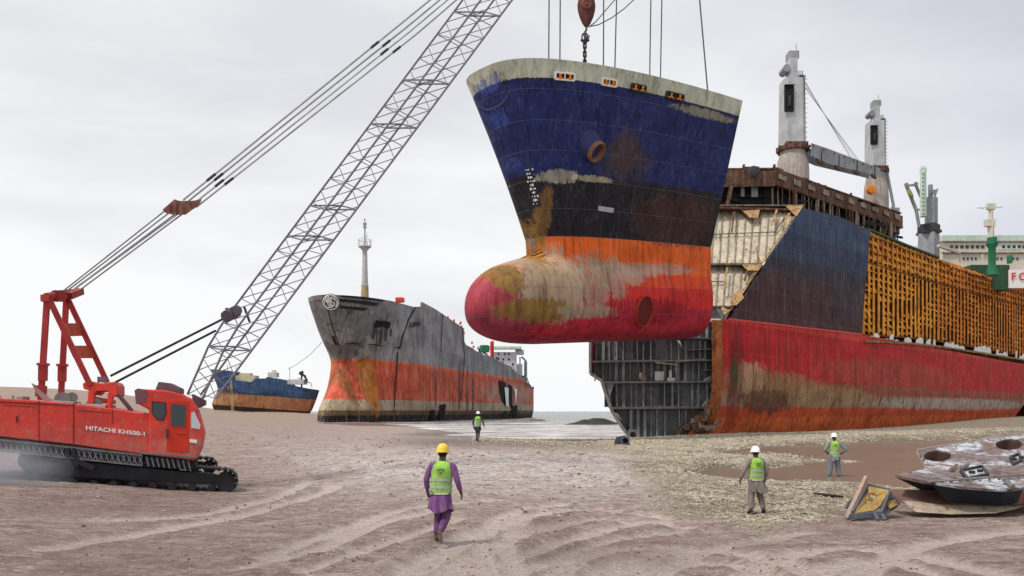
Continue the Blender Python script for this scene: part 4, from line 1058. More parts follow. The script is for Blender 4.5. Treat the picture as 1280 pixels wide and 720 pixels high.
m.build('trunk_post', M['wreck_brown'], ship); build_each(pale, 'pale_post', M['wreck_pale'], ship)
for px in (921, 934, 947, 957): pass
md.build('charred_debris', M['wreck_dark'], ship)
m = MB()
for (x, y, w_, h_) in ((928, 238, 5, 18), (943, 236, 9, 24), (952, 228, 12, 7), (935, 222, 14, 8)): m.box(RF.i @ P(x, y, 113.9), (w_*.1, .3, h_*.1), -NY)
build_each(m, 'partition', M['bulkhead_grey'], ship)
m = MB(); m.lathe([(.001, 0), (.75, 0), (.85, .15), (.6, .3), (.001, .3)], 20, RF.i @ P(942, 215, 112.4), m=Matrix.Rotation(-NY, 3, 'Z') @ Matrix.Rotation(R(90), 3, 'X')); m.build('vent_hatch', M['steel_dark'], ship, smooth=40)

# ---------------------------------------------------------------- deck cranes
def deck_crane(px, ybase, yring, ytop, wpx, Y, label_boom=None, boom=None):
    k = Y/1000; c = P(px, ybase, Y); c = RF.i @ c; rz = -NY
    h = lambda y: (ybase-y)*k
    wv = wpx*k
    m = MB(); m.lathe([(wv*.70, -1.5), (wv*.70, 0), (wv*.66, h(yring)*.45), (wv*.56, h(yring)*.75), (wv*.56, h(yring)-.3)], 20, c)
    ped = m.build('crane_pedestal', worn('pedestal_paint%d' % px, (.46, .41, .36), .65, (.22, .12, .07), .45, .8), ship, smooth=40)
    m = MB(); m.lathe([(wv*.58, h(yring)-.5), (wv*.68, h(yring)-.45), (wv*.68, h(yring)+.15), (wv*.60, h(yring)+.2)], 20, c)
    for a in range(12): m.box(c+Vector((math.cos(a*.52)*wv*.68, math.sin(a*.52)*wv*.68, h(yring)-.1)), (.2, .2, .9))
    m.build('slewing_ring', M['wreck_brown'], ped)
    tw = empty('crane_tower', (0, 0, 0)); tw.parent = ship
    Rz = Matrix.Rotation(rz, 3, 'Z')
    def T(x, y, z): return c+Rz @ Vector((x, y, z))
    m = MB()
    hb, ht = h(yring)+.2, h(ytop)-wv*1.0
    pts = [(-.5, -.30), (-.36, -.46), (.30, -.46), (.50, -.25), (.50, .46), (-.5, .46)]
    lo = [T(a*wv*1.0, b*wv, hb) for a, b in pts]; hi = [T(a*wv*.93, b*wv*.9, ht) for a, b in pts]; n = len(pts)
    m.add(lo+hi, [tuple(range(n))[::-1], tuple(range(n, 2*n))]+[(i, (i+1) % n, (i+1) % n+n, i+n) for i in range(n)])
    m.box(T(-.05*wv, .0, ht+wv*.45), (wv*.36, wv*.5, wv*.95), Rz)
    m.build('tower_body', M['crane_white'], tw)
    m = MB(); z0, z1 = ht-(ht-hb)*.52, ht-(ht-hb)*.14
    m.box(T(-.33*wv, -.47*wv, (z0+z1)/2), (wv*.40, wv*.10, z1-z0), Rz); m.build('cab_window', M['black'], tw)
    m = MB(); m.box(T(-.33*wv, -.50*wv, (z0+z1)/2-(z1-z0)*.1), (wv*.12, wv*.12, (z1-z0)*.4), Rz); m.box(T(-.33*wv, -.50*wv, z1+.06), (wv*.42, wv*.16, .1), Rz); m.build('window_frame', M['steel_dark'], tw)
    m = MB()
    m.box(T(-.02*wv, 0, ht+wv*1.08), (wv*.44, wv*.5, wv*.32), Rz); m.tube([T(-.36*wv, -.3*wv, ht+wv*.45), T(-.36*wv, .3*wv, ht+wv*.45)], wv*.17, 14); m.beam(T(-.36*wv, 0, ht+wv*.45), T(0, 0, ht+wv*.4), .15)
    m.tube([T(.15*wv, 0, ht+wv*1.1), T(.15*wv, 0, ht+wv*1.65)], .06, 6)
    for a in (.22, .32, .42): m.tube([T(a*wv, -.2*wv, ht+wv*.1), T(a*wv, .2*wv, ht+wv*.1)], wv*.10, 10); m.beam(T(a*wv, 0, ht-.1), T(a*wv, 0, ht+wv*.45), .12)
    build_each(m, 'sheave', M['crane_grey'], tw, smooth=40)
    m = MB(); m.beam(T(.42*wv, -.3*wv, hb+.3), T(.42*wv, -.3*wv, ht), .08); m.beam(T(-.5*wv, -.52*wv, hb+.1), T(.5*wv, -.52*wv, hb+.1), .12, .5)
    for k2 in range(14): m.beam(T(.36*wv, -.48*wv, hb+.3+k2*(ht-hb)/14), T(.48*wv, -.48*wv, hb+.3+k2*(ht-hb)/14), .05)
    m.build('ladder', M['wreck_brown'], tw)
    return c, T, k
c1, T1, k1 = deck_crane(991, 215, 186, 73, 28, 122)
c2, T2, k2_ = deck_crane(1095, 252, 214, 132, 21, 140)
# jib of the first crane resting on the second
m = MB()
a_t, a_b = RF.i @ P(1006, 180, 120), RF.i @ P(1006, 196, 120); b_t, b_b = RF.i @ P(1094, 212, 137), RF.i @ P(1094, 222, 137)
mt_, mb_ = RF.i @ P(1028, 187, 124), RF.i @ P(1028, 206, 124)
for sgn in (-1, 1):
    off = Vector((-.35*sgn, .9*sgn, 0))
    pts = [a_t, mt_, b_t, b_b, mb_, a_b]
    m.prism([p+off for p in pts], Vector((-.04, .12, 0)))
jib = m.build('jib', M['crane_grey'], ship)
m = MB()
for f_ in np.linspace(.02, .98, 8): 
    p = a_t.lerp(b_t, f_)-Vector((0, 0, .3)); m.beam(p+Vector((.4, -1, 0)), p+Vector((-.4, 1, 0)), .3)
for f_ in (.15, .35, .62, .9):
    p = mb_.lerp(b_b, (f_-.2)/.8) if f_ > .2 else a_b.lerp(mb_, .6); m.prism([p+Vector((-1.2, -.9, 0)), p+Vector((1.2, -.9, -.1)), p+Vector((.6, -.9, -.55)), p+Vector((-.8, -.9, -.5))], (0, .25, 0)); m.beam(p+Vector((0, -.95, 0)), p+Vector((0, -.95, 1.8)), .12)
build_each(m, 'jib_bracket', M['wreck_brown'], jib)
m = MB()
for dx, ex in ((0, 1062), (3, 1074), (1, 1066), (4, 1079)): m.tube([RF.i @ P(1004+dx*.6, 98+dx*3, 122), RF.i @ P(ex, 196+dx*3, 134)], .035, 5)
build_each(m, 'luffing_wire', plain('thin_wire', (.28, .28, .30), .5), ship)
m = MB(); m.beam(RF.i @ P(1107, 207, 139), RF.i @ P(1117, 258, 139), .4); m.beam(RF.i @ P(1116, 258, 139), RF.i @ P(1121, 292, 139), .5); m.box(RF.i @ P(1121, 275, 139), (.8, .5, 4.2), -NY); m.build('side_strut', M['crane_grey'], ship)
m = MB(); m.lathe([(.001, 0), (.6, 0), (.85, .3), (.7, .9), (.001, 1.0)], 14, RF.i @ P(1087, 238, 137.6), m=Matrix.Rotation(-NY, 3, 'Z') @ Matrix.Rotation(R(90), 3, 'X')); m.build('lantern', M['orange_lamp'], ship, smooth=50)
# third, more distant crane
q3 = lambda px, py, Y=158: RF.i @ P(px, py, Y)
m = MB(); m.beam(q3(1161, 330), q3(1161, 292), 3.0, 3.0); ped3 = m.build('crane_pedestal', M['crane_grey'], ship)
m = MB(); m.beam(q3(1161, 291), q3(1161, 281), 3.2, 3.2); m.box(q3(1161, 291), (3.4, 3.4, .5), -NY); m.build('slewing_ring', M['steel_dark'], ped3)
m = MB(); m.beam(q3(1164, 281), q3(1164, 247), 2.0, 1.8); m.beam(q3(1163, 248), q3(1163, 231), .7); m.tube([q3(1168, 240, 157), q3(1168, 240, 159)], .5, 12); m.beam(q3(1159, 250), q3(1170, 238), .3); m.beam(q3(1172, 236), q3(1166, 252), .25)
t3 = m.build('crane_tower', M['crane_grey'], ship)
m = MB(); m.tube([q3(1154, 271, 156), q3(1154, 214, 156)], [.62, .55], 14)
for y in range(216, 270, 5): m.box(q3(1154, y, 155.4), (.5, .3, .22), -NY)
m.box(q3(1154, 213, 156), (1.0, .8, .9), -NY); m.beam(q3(1153, 212, 156), q3(1152, 207, 156), .15); m.beam(q3(1155, 212, 156), q3(1156, 207, 156), .15); m.build('jib_post', M['pale_green'], ship, smooth=40)
m = MB()
for a, b, w_ in (((1133, 232), (1145, 262), .5), ((1145, 262), (1149, 284), .5), ((1149, 284), (1158, 286), .5), ((1145, 262), (1152, 262), .3), ((1145, 232), (1151, 246), .4), ((1133, 232), (1147, 231), .35), ((1160, 262), (1170, 288), .35)): m.beam(q3(*a), q3(*b), w_)
for p in ((1133, 231), (1145, 230)): m.tube([q3(*p, 157.4), q3(*p, 158.6)], .42, 10)
m.build('folding_arm', M['crane_grey'], ship)
m = MB(); m.lathe([(.001, -.15), (.95, -.12), (1.05, .1), (.8, .2), (.001, .25)], 18, q3(1138, 242), sc=(1, 1), m=Matrix.Rotation(R(70), 3, 'X')); m.build('yellow_drum', worn('yellow_drum', (.48, .40, .10), .6), ship, smooth=50)

# ---------------------------------------------------------------- superstructure and deck gear
def wb(m, x0, y0, x1, y1, Y, d=.3, push=0):
    "a box facing the sea front whose seen face spans the given corners"
    a = P(x0, y0, Y-push); b = P(x1, y1, Y-push); c = (a+b)/2
    m.box(RF.i @ Vector((c.x, c.y+d/2, c.z)), (abs(b.x-a.x), d, abs(b.z-a.z)), -NY)
m = MB(); wb(m, 1179, 301, 1345, 345, 188, 12); wh = m.build('wheelhouse', M['cream_paint'], ship)
m = MB(); wb(m, 1178, 294, 1345, 301, 188, 12.4, .3); wb(m, 1300, 290, 1345, 294, 188, 8); build_each(m, 'wheelhouse_roof', M['pale_green'], wh)
m = MB(); wb(m, 1178, 315, 1345, 316.4, 188, .5, .5); wb(m, 1178, 301.3, 1345, 302.3, 188, .4, .4); build_each(m, 'ledge', M['wreck_pale'], wh)
m = MB()
for i in range(20):
    x = 1187.5+i*6.5
    if 1232 < x < 1248: continue
    wb(m, x, 306.5, x+4.2, 310.3, 188, .25, .12)
for i, x in enumerate((1204, 1209, 1214, 1219, 1246, 1251, 1266, 1271, 1286, 1291, 1306, 1311)): wb(m, x, 321.5, x+1.9, 325, 188, .25, .12)
build_each(m, 'window', M['glass'], wh)
m = MB(); wb(m, 1247, 303, 1275, 312, 188, .3, .1); m.build('green_panel', M['pale_green'], wh)
m = MB(); wb(m, 1214, 331, 1262, 362, 172, 7); m.build('winch_house', M['green_rust'], ship)
gq = lambda px, py, Y=166: RF.i @ P(px, py, Y)
vt = empty('vent_post'); vt.parent = ship
m = MB(); kk = .166; m.lathe([(7*kk, -2), (4.4*kk, 0), (4.2*kk, 22*kk), (6.8*kk, 26*kk), (7*kk, 27.5*kk), (5.6*kk, 28*kk), (5.4*kk, 35*kk), (.001, 36*kk)], 20, gq(1240, 332)); m.build('vent_trunk', M['green_paint'], vt, smooth=40)
m = MB(); m.beam(gq(1238.5, 297), gq(1238.5, 278), 1.0); m.beam(gq(1238.5, 280), gq(1238.5, 256), .7); m.box(gq(1237, 279), (1.8, 1.2, 1.4), -NY); m.box(gq(1238.5, 258.5), (1.5, 1, 1.2), -NY); m.build('mast', M['cream_paint'], vt)
m = MB(); m.beam(gq(1221, 260), gq(1253, 259), .22, .12); m.tube([gq(1226, 262), gq(1238, 256)], .06, 6); m.build('radar_arm', M['pale_green'], vt)
m = MB(); kk = .16; m.lathe([(3.2*kk, -9*kk), (3.2*kk, 0), (2.5*kk, 1*kk), (.001, 1.2*kk)], 14, gq(1262, 320, 160)); m.build('small_vent', M['green_paint'], ship, smooth=40)
m = MB(); m.beam(gq(1173, 307, 150), gq(1199, 316, 165), .5); m.beam(gq(1199, 316, 165), gq(1200, 328, 165), .3); m.beam(gq(1228, 318, 165), gq(1229, 328, 165), .3); build_each(m, 'davit', M['cream_paint'], ship)
m = MB(); wb(m, 1262, 337, 1300, 360, 158, .4); sb = m.build('sign_board', M['white'], ship)
m = MB(); vs, fs = text_mesh('F C', 13*.158, .03, .04)
o0 = P(1264, 350, 157.9); m.add([RF.i @ Vector((o0.x+v.x*.95, o0.y-v.z-.06, o0.z+v.y*1.0)) for v in vs], fs); m.build('lettering', M['red_paint'], sb)
#PART4
# =================================================================== the grey ship
LF = Frame((-50.0, 210.9, 0), math.atan2(.966, .257))
lima = empty('beached_ship', LF.o, LF.rot, label='beached grey and red cargo ship with black name letters and a pale foremast', cat='ship')
LU = [0, 7.6, 39.6, 39.9, 52.6, 82.6, 82.9, 123.6, 163.6, 199.6, 206]; LZ = [33.2, 33.4, 34.0, 36.4, 35.6, 32.2, 26.6, 23.9, 19.4, 13.6, 13.2]
def l_stem(z): return np.interp(z, [-4, 0, 1.5, 3.5, 5.5, 9, 12, 15, 17, 19, 22, 25.5, 29, 33.2, 40], [1.6, .9, 1.2, 2.4, 4.2, 6.8, 8.6, 9.9, 10.2, 9.2, 6.6, 4.1, 2.2, 0, 0])
def l_v(u, z):
    L = np.interp(z, [0, 8, 16, 24, 32], [36, 40, 34, 29, 25]); a = np.interp(z, [0, 16, 32], [2.0, 2.0, 2.0])
    W_ = 12.0*np.interp(z, [-4, 0, 3], [.8, .93, 1.0])
    x = np.clip((u-l_stem(z))/L, 0, 1); f = (1-(1-x)**2.2)**(1/np.interp(z, [0, 16, 32], [1.45, 1.5, 1.68]))
    aft = np.interp(u, [168, 200, 206], [1, .82, .7])
    return W_*f*aft
ul = np.r_[np.linspace(0, 1, 34)**2*20, np.linspace(20, 39.55, 12)[1:], 39.7, 39.85, np.linspace(41, 82.55, 18), 82.7, 82.85, np.linspace(85, 199.6, 44)]
qs = np.linspace(0, 1, 40)
A = np.zeros((40, len(ul), 3))
rag = np.array([.5*(vnoise(np.array(u*.6), np.array(3.), 9)-.5)*(u > 95)*3 for u in ul])
for i, qq in enumerate(qs):
    for j, u0 in enumerate(ul):
        zt = float(np.interp(u0, LU, LZ))+rag[j]; z = -4+(zt+4)*qq
        u = float(l_stem(z))*(1-u0/38)+u0 if u0 < 38 else u0
        A[i, j] = (u, -float(l_v(np.array(u), np.array(z))) if j else 0, z)
m = MB(); m.grid(A); Bm = A.copy(); Bm[..., 1] *= -1; m.grid(Bm)
gr = [(-99, (.03, .025, .022)), (1.2, (.16, .10, .05)), (2.6, (.46, .36, .24)), (5.6, (.66, .115, .05)), (16.1, (.85, .16, .03)), (16.8, (.31, .31, .315))]
lm = hull('grey_ship_paint', gr, -5, 40, wob=.55, rust=.22, rustcol=(.16, .07, .035), dark=.5, seam=(14, 4.5), fine=.55, bumps=.35, streakc=(.50, .47, .44), lightscr=.42,
          patches=[(15, 10, 2.6, 9, (.58, .22, .03), .9), (9, 9, 1.2, 7, (.30, .13, .04), .7), (53, 11, 1.6, 8, (.09, .05, .04), .75), (77, 11, 2.2, 9, (.10, .045, .035), .8), (86, 10, 1.6, 9, (.12, .05, .035), .8), (93, 9, 1.6, 9, (.09, .045, .035), .75),
                   (150, 10, 50, 5, (.46, .36, .30), .55), (30, 19, 20, 2.0, (.40, .40, .39), .6), (40, 27, 5, 5, (.13, .13, .13), .6), (70, 20, 12, 2.5, (.12, .12, .12), .5), (10, 28, 9, 5, (.13, .13, .135), .6), (55, 21, 9, 5, (.33, .33, .33), .5), (10, 19, 3, 3, (.05, .045, .045), .6)])
lh = m.build('hull', lm, lima, smooth=50, merge=True)
def lq(px, py, out=.05):
    "nearest shell point of the near side for a sight line; returns matrix x aft, y up, z outward"
    co = A; mm = np.array(LF.m); wd = co @ mm[:3, :3].T+mm[:3, 3]
    X = CX+F*wd[..., 0]/wd[..., 1]; Yp = HY-F*(wd[..., 2]-CAM)/wd[..., 1]
    best = None
    n_, k_ = X.shape; bd = 1e9
    d = (X-px)**2+(Yp-py)**2; i, j = np.unravel_index(np.argmin(d), d.shape); i = min(max(i, 1), n_-2); j = min(max(j, 1), k_-2)
    # refine bilinearly by solving on the local tangent
    J = np.array([[X[i, j+1]-X[i, j-1], X[i+1, j]-X[i-1, j]], [Yp[i, j+1]-Yp[i, j-1], Yp[i+1, j]-Yp[i-1, j]]])/2
    s_ = np.linalg.solve(J, np.array([px-X[i, j], py-Yp[i, j]])); s_ = np.clip(s_, -1, 1)
    eu = Vector((co[i, j+1]-co[i, j-1])/2); ev = Vector((co[i+1, j]-co[i-1, j])/2)
    p = Vector(co[i, j])+eu*s_[0]+ev*s_[1]; nn = eu.cross(ev).normalized()
    if nn.y > 0: nn = -nn
    tv = (ev-nn*ev.dot(nn)).normalized(); tu = tv.cross(nn).normalized()
    mt = Matrix((tu, tv, nn)).transposed().to_4x4(); mt.translation = p+nn*out; return mt
def patch(m, px_pts, out=.08):
    m.add([lq(x, y, out).translation for x, y in px_pts], [tuple(range(len(px_pts)))])
# deck inside, stern, torn steps
m = MB(); dk = []
for j in range(0, len(ul), 2):
    zt = A[-1, j, 2]-1.3; y = max(.01, -A[-1, j, 1]-.4); dk.append([(A[-1, j, 0]+(.8 if j < 6 else 0), -y, zt), (A[-1, j, 0]+(.8 if j < 6 else 0), y, zt)])
m.grid(np.array(dk)); m.build('deck', worn('deck_rust', (.30, .12, .08), .5), lima)
m = MB(); m.add([A[0, -1], Bm[0, -1], Bm[-1, -1], A[-1, -1]], [(0, 1, 2, 3)]); m.build('transom', lm, lima)
# black stripes round the bow
m = MB()
def band(m, top, bot, n=16, out=.16):
    rows = []
    for f_ in np.linspace(0, 1, n):
        rows.append([lq(np.interp(f_, np.linspace(0, 1, len(l)), [p[0] for p in l]), np.interp(f_, np.linspace(0, 1, len(l)), [p[1] for p in l]), out).translation for l in (top, bot)])
    m.grid(np.array([[tuple(p) for p in r] for r in rows]))
band(m, [(425, 368.5), (455, 371), (480, 375)], [(425, 371), (455, 374), (478, 377)])
band(m, [(425, 373), (455, 376), (474, 379)], [(425, 377), (450, 379.5), (468, 382.5)])
band(m, [(425, 382), (445, 383.5), (460, 385)], [(425, 385), (443, 387), (455, 388.5)])
build_each(m, 'bow_stripe', M['letter_black'], lima, smooth=80)
m = MB(); band(m, [(404, 369), (406, 369), (409, 369)], [(408, 386), (409, 386), (411, 387)], 8); m.build('nose_shade_paint', worn('bow_shade_paint', (.045, .03, .03), .6), lima, smooth=80)  # shade on the nose, painted as a dark strip
# emblem: white roundel with curling strokes
em = lq(413.5, 377.5, .15); Re = .0106*205
m = MB(); m.lathe([(.001, 0), (Re*1.08, 0), (Re*1.08, .04), (.001, .05)], 36, em.translation, m=em.to_3x3()); e1 = m.build('emblem', M['letter_black'], lima)
m = MB()
def stroke(pts, r): m.tube([em @ Vector((x*Re, y*Re, .09)) for x, y in pts], r*Re, 6)
def arc(cx, cy, r, a0, a1, n=14): return [(cx+r*math.cos(R(a0+(a1-a0)*i/n)), cy+r*math.sin(R(a0+(a1-a0)*i/n))) for i in range(n+1)]
stroke(arc(0, 0, .93, 0, 360, 36), .07); stroke(arc(.18, -.12, .56, -60, 250, 24), .085); stroke(arc(-.15, -.05, .62, 80, 300, 20), .06); stroke(arc(.15, -.2, .28, 150, 420, 16), .08)
stroke([(0.15, .1), (.05, -.35), (.2, -.6), (.38, -.3), (.34, .05)], .07); stroke(arc(-.2, .5, .25, -20, 200, 10), .09); stroke(arc(.35, .45, .22, -60, 150, 10), .07)
m.build('emblem_stroke', M['white'], e1, smooth=60)
m = MB(); m.lathe([(.001, .051), (Re*.45, .051), (Re*.42, .07), (.001, .07)], 20, em @ Vector((-.25*Re, .35*Re, 0)), m=em.to_3x3()); m.build('emblem_fill', M['white'], e1)
# anchor pocket with run marks
m = MB(); patch(m, [(469, 400), (487, 402), (486, 409), (483, 411), (478, 408), (465, 410)], .42); m.build('anchor_pocket', M['black'], lima)
m = MB()
for x0, x1, y1, w_ in ((466, 464, 424, 3.5), (474, 473, 430, 4), (481, 480, 426, 3), (487, 487, 420, 2), (470, 469, 436, 1.5)): patch(m, [(x0, 411), (x0+w_, 411), (x1+w_*.7, y1), (x1, y1)], .30)
build_each(m, 'soot_run', worn('soot_run_paint', (.07, .07, .07), .6), lima)
# welded patches and cut seams
m = MB()
def seamline(pts, w_=.14):
    m.tube([lq(x, y, .08).translation for x, y in pts], w_, 5)
seamline([(407, 374), (412, 395), (416, 410), (424, 432)]); seamline([(419, 430), (440, 429), (470, 431), (500, 435)], .2); seamline([(519, 379), (510, 400), (503, 420), (499, 436)], .28); seamline([(497, 440), (495, 470), (492, 515)], .16)
seamline([(414, 420), (418, 430)], .4); seamline([(553, 391), (551, 440)], .12); seamline([(581, 400), (581, 445), (576, 500)], .12); seamline([(453, 449), (448, 452)], .1)
build_each(m, 'weld_seam', M['letter_black'], lima, smooth=60)
m = MB()
for pts in ([(548, 506), (556, 505), (553, 527), (547, 527)], [(537, 512), (542, 512), (540, 527), (537, 527)], [(622, 475), (631, 478), (633, 520), (627, 522)], [(634, 480), (639, 483), (640, 518), (636, 520)], [(638, 508), (646, 506), (645, 520), (640, 521)]): patch(m, pts, .5)
build_each(m, 'tear_hole', M['black'], lima)
m = MB()
for pts in ([(629, 484), (634, 485), (634, 508), (631, 508)], [(641, 485), (645, 487), (643, 504)]): patch(m, pts, .62)
build_each(m, 'hanging_lining', M['white_lining'], lima)
# name
def hull_text(txt, px, py, hpx, mat, wsc=1.0, slope=0, name='name_lettering', par=lima, out=.4):
    vs, fs = text_mesh(txt, hpx*.001*235*1.38, .02, .06)
    o0 = lq(px, py, out); m = MB()
    vv = [o0 @ Vector((v.x*wsc, v.y+v.x*slope, v.z)) for v in vs]; m.add(vv, fs); return m.build(name, mat, par)
hull_text('LIMA', 511, 409, 6.5, M['letter_black'], 1.9, .045)
hull_text('JO', 497, 404.5, 5.0, M['letter_grey'], 1.8, .03, 'faded_lettering'); hull_text('ISS', 529, 412, 5.5, M['letter_grey'], 2.0, .05, 'faded_lettering')
# foremast
l0 = lambda px, py, Y: LF.i @ P(px, py, Y)
ym = 235; mk = ym/1000
fm = empty('foremast'); fm.parent = lima
m = MB(); b = l0(456, 372, ym); m.lathe([(5.2*mk, -6), (4.9*mk, 0), (4.2*mk, 14*mk), (4.6*mk, 14.5*mk), (4.6*mk, 16*mk), (3.9*mk, 16.4*mk), (2.9*mk, 60*mk), (2.4*mk, 62*mk)], 16, b); m.build('mast_tube', M['crane_white'], fm, smooth=30)
m = MB(); m.lathe([(5.25*mk, -5.8), (4.95*mk, -.2), (4.6*mk, 13.5*mk)], 16, b); m.build('mast_base_paint', worn('yellow_mast_base', (.52, .44, .24), .6), fm, smooth=30)
m = MB(); m.lathe([(2*mk, 57*mk), (6*mk, 62*mk), (8*mk, 63*mk), (8*mk, 64*mk), (.001, 64*mk)], 12, b)
for a in range(10):
    an = a*.628; m.beam(b+Vector((8*mk*math.cos(an), 8*mk*math.sin(an), 64*mk)), b+Vector((8*mk*math.cos(an), 8*mk*math.sin(an), 72*mk)), .1)
m.tube([b+Vector((8*mk*math.cos(a*.314), 8*mk*math.sin(a*.314), 72*mk)) for a in range(21)], .07, 5)
m.build('crow_nest', M['crane_white'], fm)
m = MB(); m.beam(b+Vector((0, 0, 64*mk)), b+Vector((0, 0, 93*mk)), .32); m.beam(b+Vector((-.2, -1.2, 76*mk)), b+Vector((.2, 1.2, 76*mk)), .1); m.box(b+Vector((0, 0, 92*mk)), (.8, .8, .8)); m.box(b+Vector((0, 0, 97*mk)), (.3, .3, .8)); m.box(b+Vector((0, 0, 88*mk)), (.9, .9, .25)); m.beam(b+Vector((.9, -.2, 64*mk)), b+Vector((.9, -.2, 82*mk)), .08)
m.build('mast_head', M['crane_grey'], fm)
# deck gear
m = MB(); m.box(l0(500, 375, 226), (2.4, 2.2, 1.2), .2); m.build('red_locker', M['red_paint'], lima, bevel=.05)
m = MB()
for i in range(5):
    x = 560+i*7.5; y = 392+i*3.6 if x < 577 else 405+(x-577)*.9
    if x < 581: p = l0(x, y+5.5, 262+i*3); m.box(p, (.7, .6, .5+random.random()*.9), .3)
for x, y, Y in ((576, 399, 286), (577, 404, 287), (580, 412, 288), (590, 424, 292), (592, 429, 294)): m.box(l0(x, y+4.5, Y), (.6, .6, .9), .3)
for x, y0, y1, Y in ((614, 427, 446, 322), (616, 426, 446, 323)): m.beam(l0(x, y0, Y), l0(x, y1, Y), .7)
build_each(m, 'winch_gear', M['red_paint'], lima)
m = MB(); m.box(l0(606, 436, 330), (3.5, 3, 2.8), 0); m.build('green_gear', M['green_paint'], lima)
m = MB()
c0 = LF.i @ P(633, 455, 352); 
def wb2(m, x0, y0, x1, y1, Y, d=.3, push=0):
    a = P(x0, y0, Y-push); b_ = P(x1, y1, Y-push); c = (a+b_)/2
    m.box(LF.i @ Vector((c.x, c.y+d/2, c.z)), (abs(b_.x-a.x), d, abs(b_.z-a.z)), -LF.rot[2])
wb2(m, 613, 440, 646, 480, 368, 14); wb2(m, 645, 455, 653, 482, 372, 8); acc = m.build('accommodation', worn('bluish_white_paint', (.60, .62, .66), .8, (.2, .14, .1), .2, .4), lima)
m = MB(); wb2(m, 596, 433, 652, 436, 366, 5); wb2(m, 644, 437, 655, 443, 370, 4); m.build('bridge_wing', M['pale_green'], acc)
m = MB()
for x, y in ((622, 441), (630, 441), (635, 441), (622, 447), (635, 448), (628, 448), (640, 454)): wb2(m, x, y, x+2, y+2.6, 368, .3, .15)
build_each(m, 'window', M['letter_black'], acc)
m = MB()
for i in range(22): 
    x = 646+random.random()*16; y = 488-(662-x)*1.0*random.random()-8; m.beam(l0(x, y, 376), l0(x+random.uniform(-4, 4), y+random.uniform(-7, 7), 377), .35)
m.beam(l0(657, 452, 375), l0(657, 478, 375), 1.2); m.beam(l0(652, 446, 375), l0(658, 452, 375), .8); m.beam(l0(650, 446, 374), l0(650, 478, 374), .5)
m.build('lattice_gear', M['crane_grey'], lima)
m = MB()
for i in range(26):
    x = 600+i*2.7; p = lq(x, np.interp(x, [583, 620, 650, 672], [431, 449, 468, 487])-0, 0).translation
    if random.random() < .6: m.box(p+Vector((0, .3, .5)), (random.uniform(.6, 2.5), .4, random.uniform(.4, 1.8)))
build_each(m, 'torn_edge', M['steel_dark'], lima)

# =================================================================== the small blue ship
BY = 258; kb_ = BY/1000
bs = empty('blue_ship', P(325, 514, BY), label='small blue and tan ship beached at the far left, seen beyond the boom foot', cat='ship')
O_ = P(325, 514, BY)
def bq(px, py, dy=0.0): 
    p = P(px, py, BY); return p-O_+Vector((0, dy, 0))
topx = [258, 264, 276, 291, 291.6, 306, 315, 319, 332, 333, 356, 361, 376, 392.5]; topy = [461.5, 461, 462.5, 463.5, 474.5, 476.5, 477.8, 473, 473, 470.8, 475, 481.5, 484.5, 487]
botx = [258, 290, 330, 383]; boty = [512, 513.5, 516.5, 517.5]
def b_fwd(f_): return np.interp(f_, [0, .15, .35, .5, .62, 1], [261, 258.5, 262.5, 266.5, 265, 257.5])
def b_aft(f_): return np.interp(f_, [0, .2, .45, 1], [381, 384.5, 387, 392.5])
nu, nv = 60, 22
A2 = np.zeros((nv, nu, 3)); B2 = A2.copy()
tx = np.unique(np.r_[np.linspace(0, 1, 52), [(291.2-258)/134.5, (291.9-258)/134.5, (291.4-258)/134.5]]); nu = len(tx); A2 = np.zeros((nv, nu, 3)); B2 = A2.copy()
for i in range(nv):
    f_ = i/(nv-1)
    for j in range(nu):
        xr = 258+134.5*tx[j]; px = b_fwd(f_)+(b_aft(f_)-b_fwd(f_))*tx[j]
        yt = np.interp(xr, topx, topy); yb = np.interp(px, botx, boty); py = yb+(yt-yb)*f_
        wd_ = 4.2*math.sqrt(max(0, 1-(1-min(1, tx[j]/.30))**2))*(.55+.45*min(1, f_*1.6))*(1 if tx[j] < .9 else 1-.25*(tx[j]-.9)/.1)
        A2[i, j] = bq(px, py, 4.2-wd_); B2[i, j] = bq(px, py, 4.2+wd_)
m = MB(); m.grid(A2); m.grid(B2); m.add([A2[0, -1], B2[0, -1], B2[-1, -1], A2[-1, -1]], [(0, 1, 2, 3)])
blm = hull('blue_ship_paint', [(-99, (.035, .025, .02)), (.95, (.50, .24, .12)), (5.0, (.035, .09, .20))], -1, 16, wob=.22, rust=.24, rustcol=(.2, .10, .04), dark=.6, seam=(6, 2), fine=1.3, slope=-.075, streakc=(.5, .36, .25),
           patches=[(-9.5, 4.5, .6, 6, (.50, .40, .2), .8), (-12, 6.4, 4, 1.2, (.10, .08, .05), .6)])
m.build('hull', blm, bs, smooth=50, merge=True)
m = MB(); m.add([bq(291, 476, .6), bq(361, 486, .6), bq(390, 490, .6), bq(390, 490, 7.6), bq(361, 486, 7.6), bq(291, 476, 7.6)], [(0, 1, 2, 3, 4, 5)]); m.build('deck', worn('pale_deck', (.5, .47, .4), .7), bs)
def bbox(m, x0, y0, x1, y1, dy, d): 
    a = bq(x0, y0, dy); c = bq(x1, y1, dy); q = (a+c)/2; m.box((q.x, q.y+d/2, q.z), (abs(c.x-a.x), d, abs(c.z-a.z)))
m = MB(); bbox(m, 292, 469, 317, 479, 1.6, 4); bbox(m, 296, 466, 310, 470, 2, 3); build_each(m, 'deckhouse', worn('cream_deckhouse', (.62, .58, .38), .7), bs)
m = MB(); bbox(m, 332, 465, 343, 471, 2.2, 3); bbox(m, 336, 462, 340, 466, 3, 1.5); bbox(m, 357, 474, 378, 480, 2, 4); build_each(m, 'after_house', worn('white_house', (.66, .67, .68), .8), bs)
m = MB()
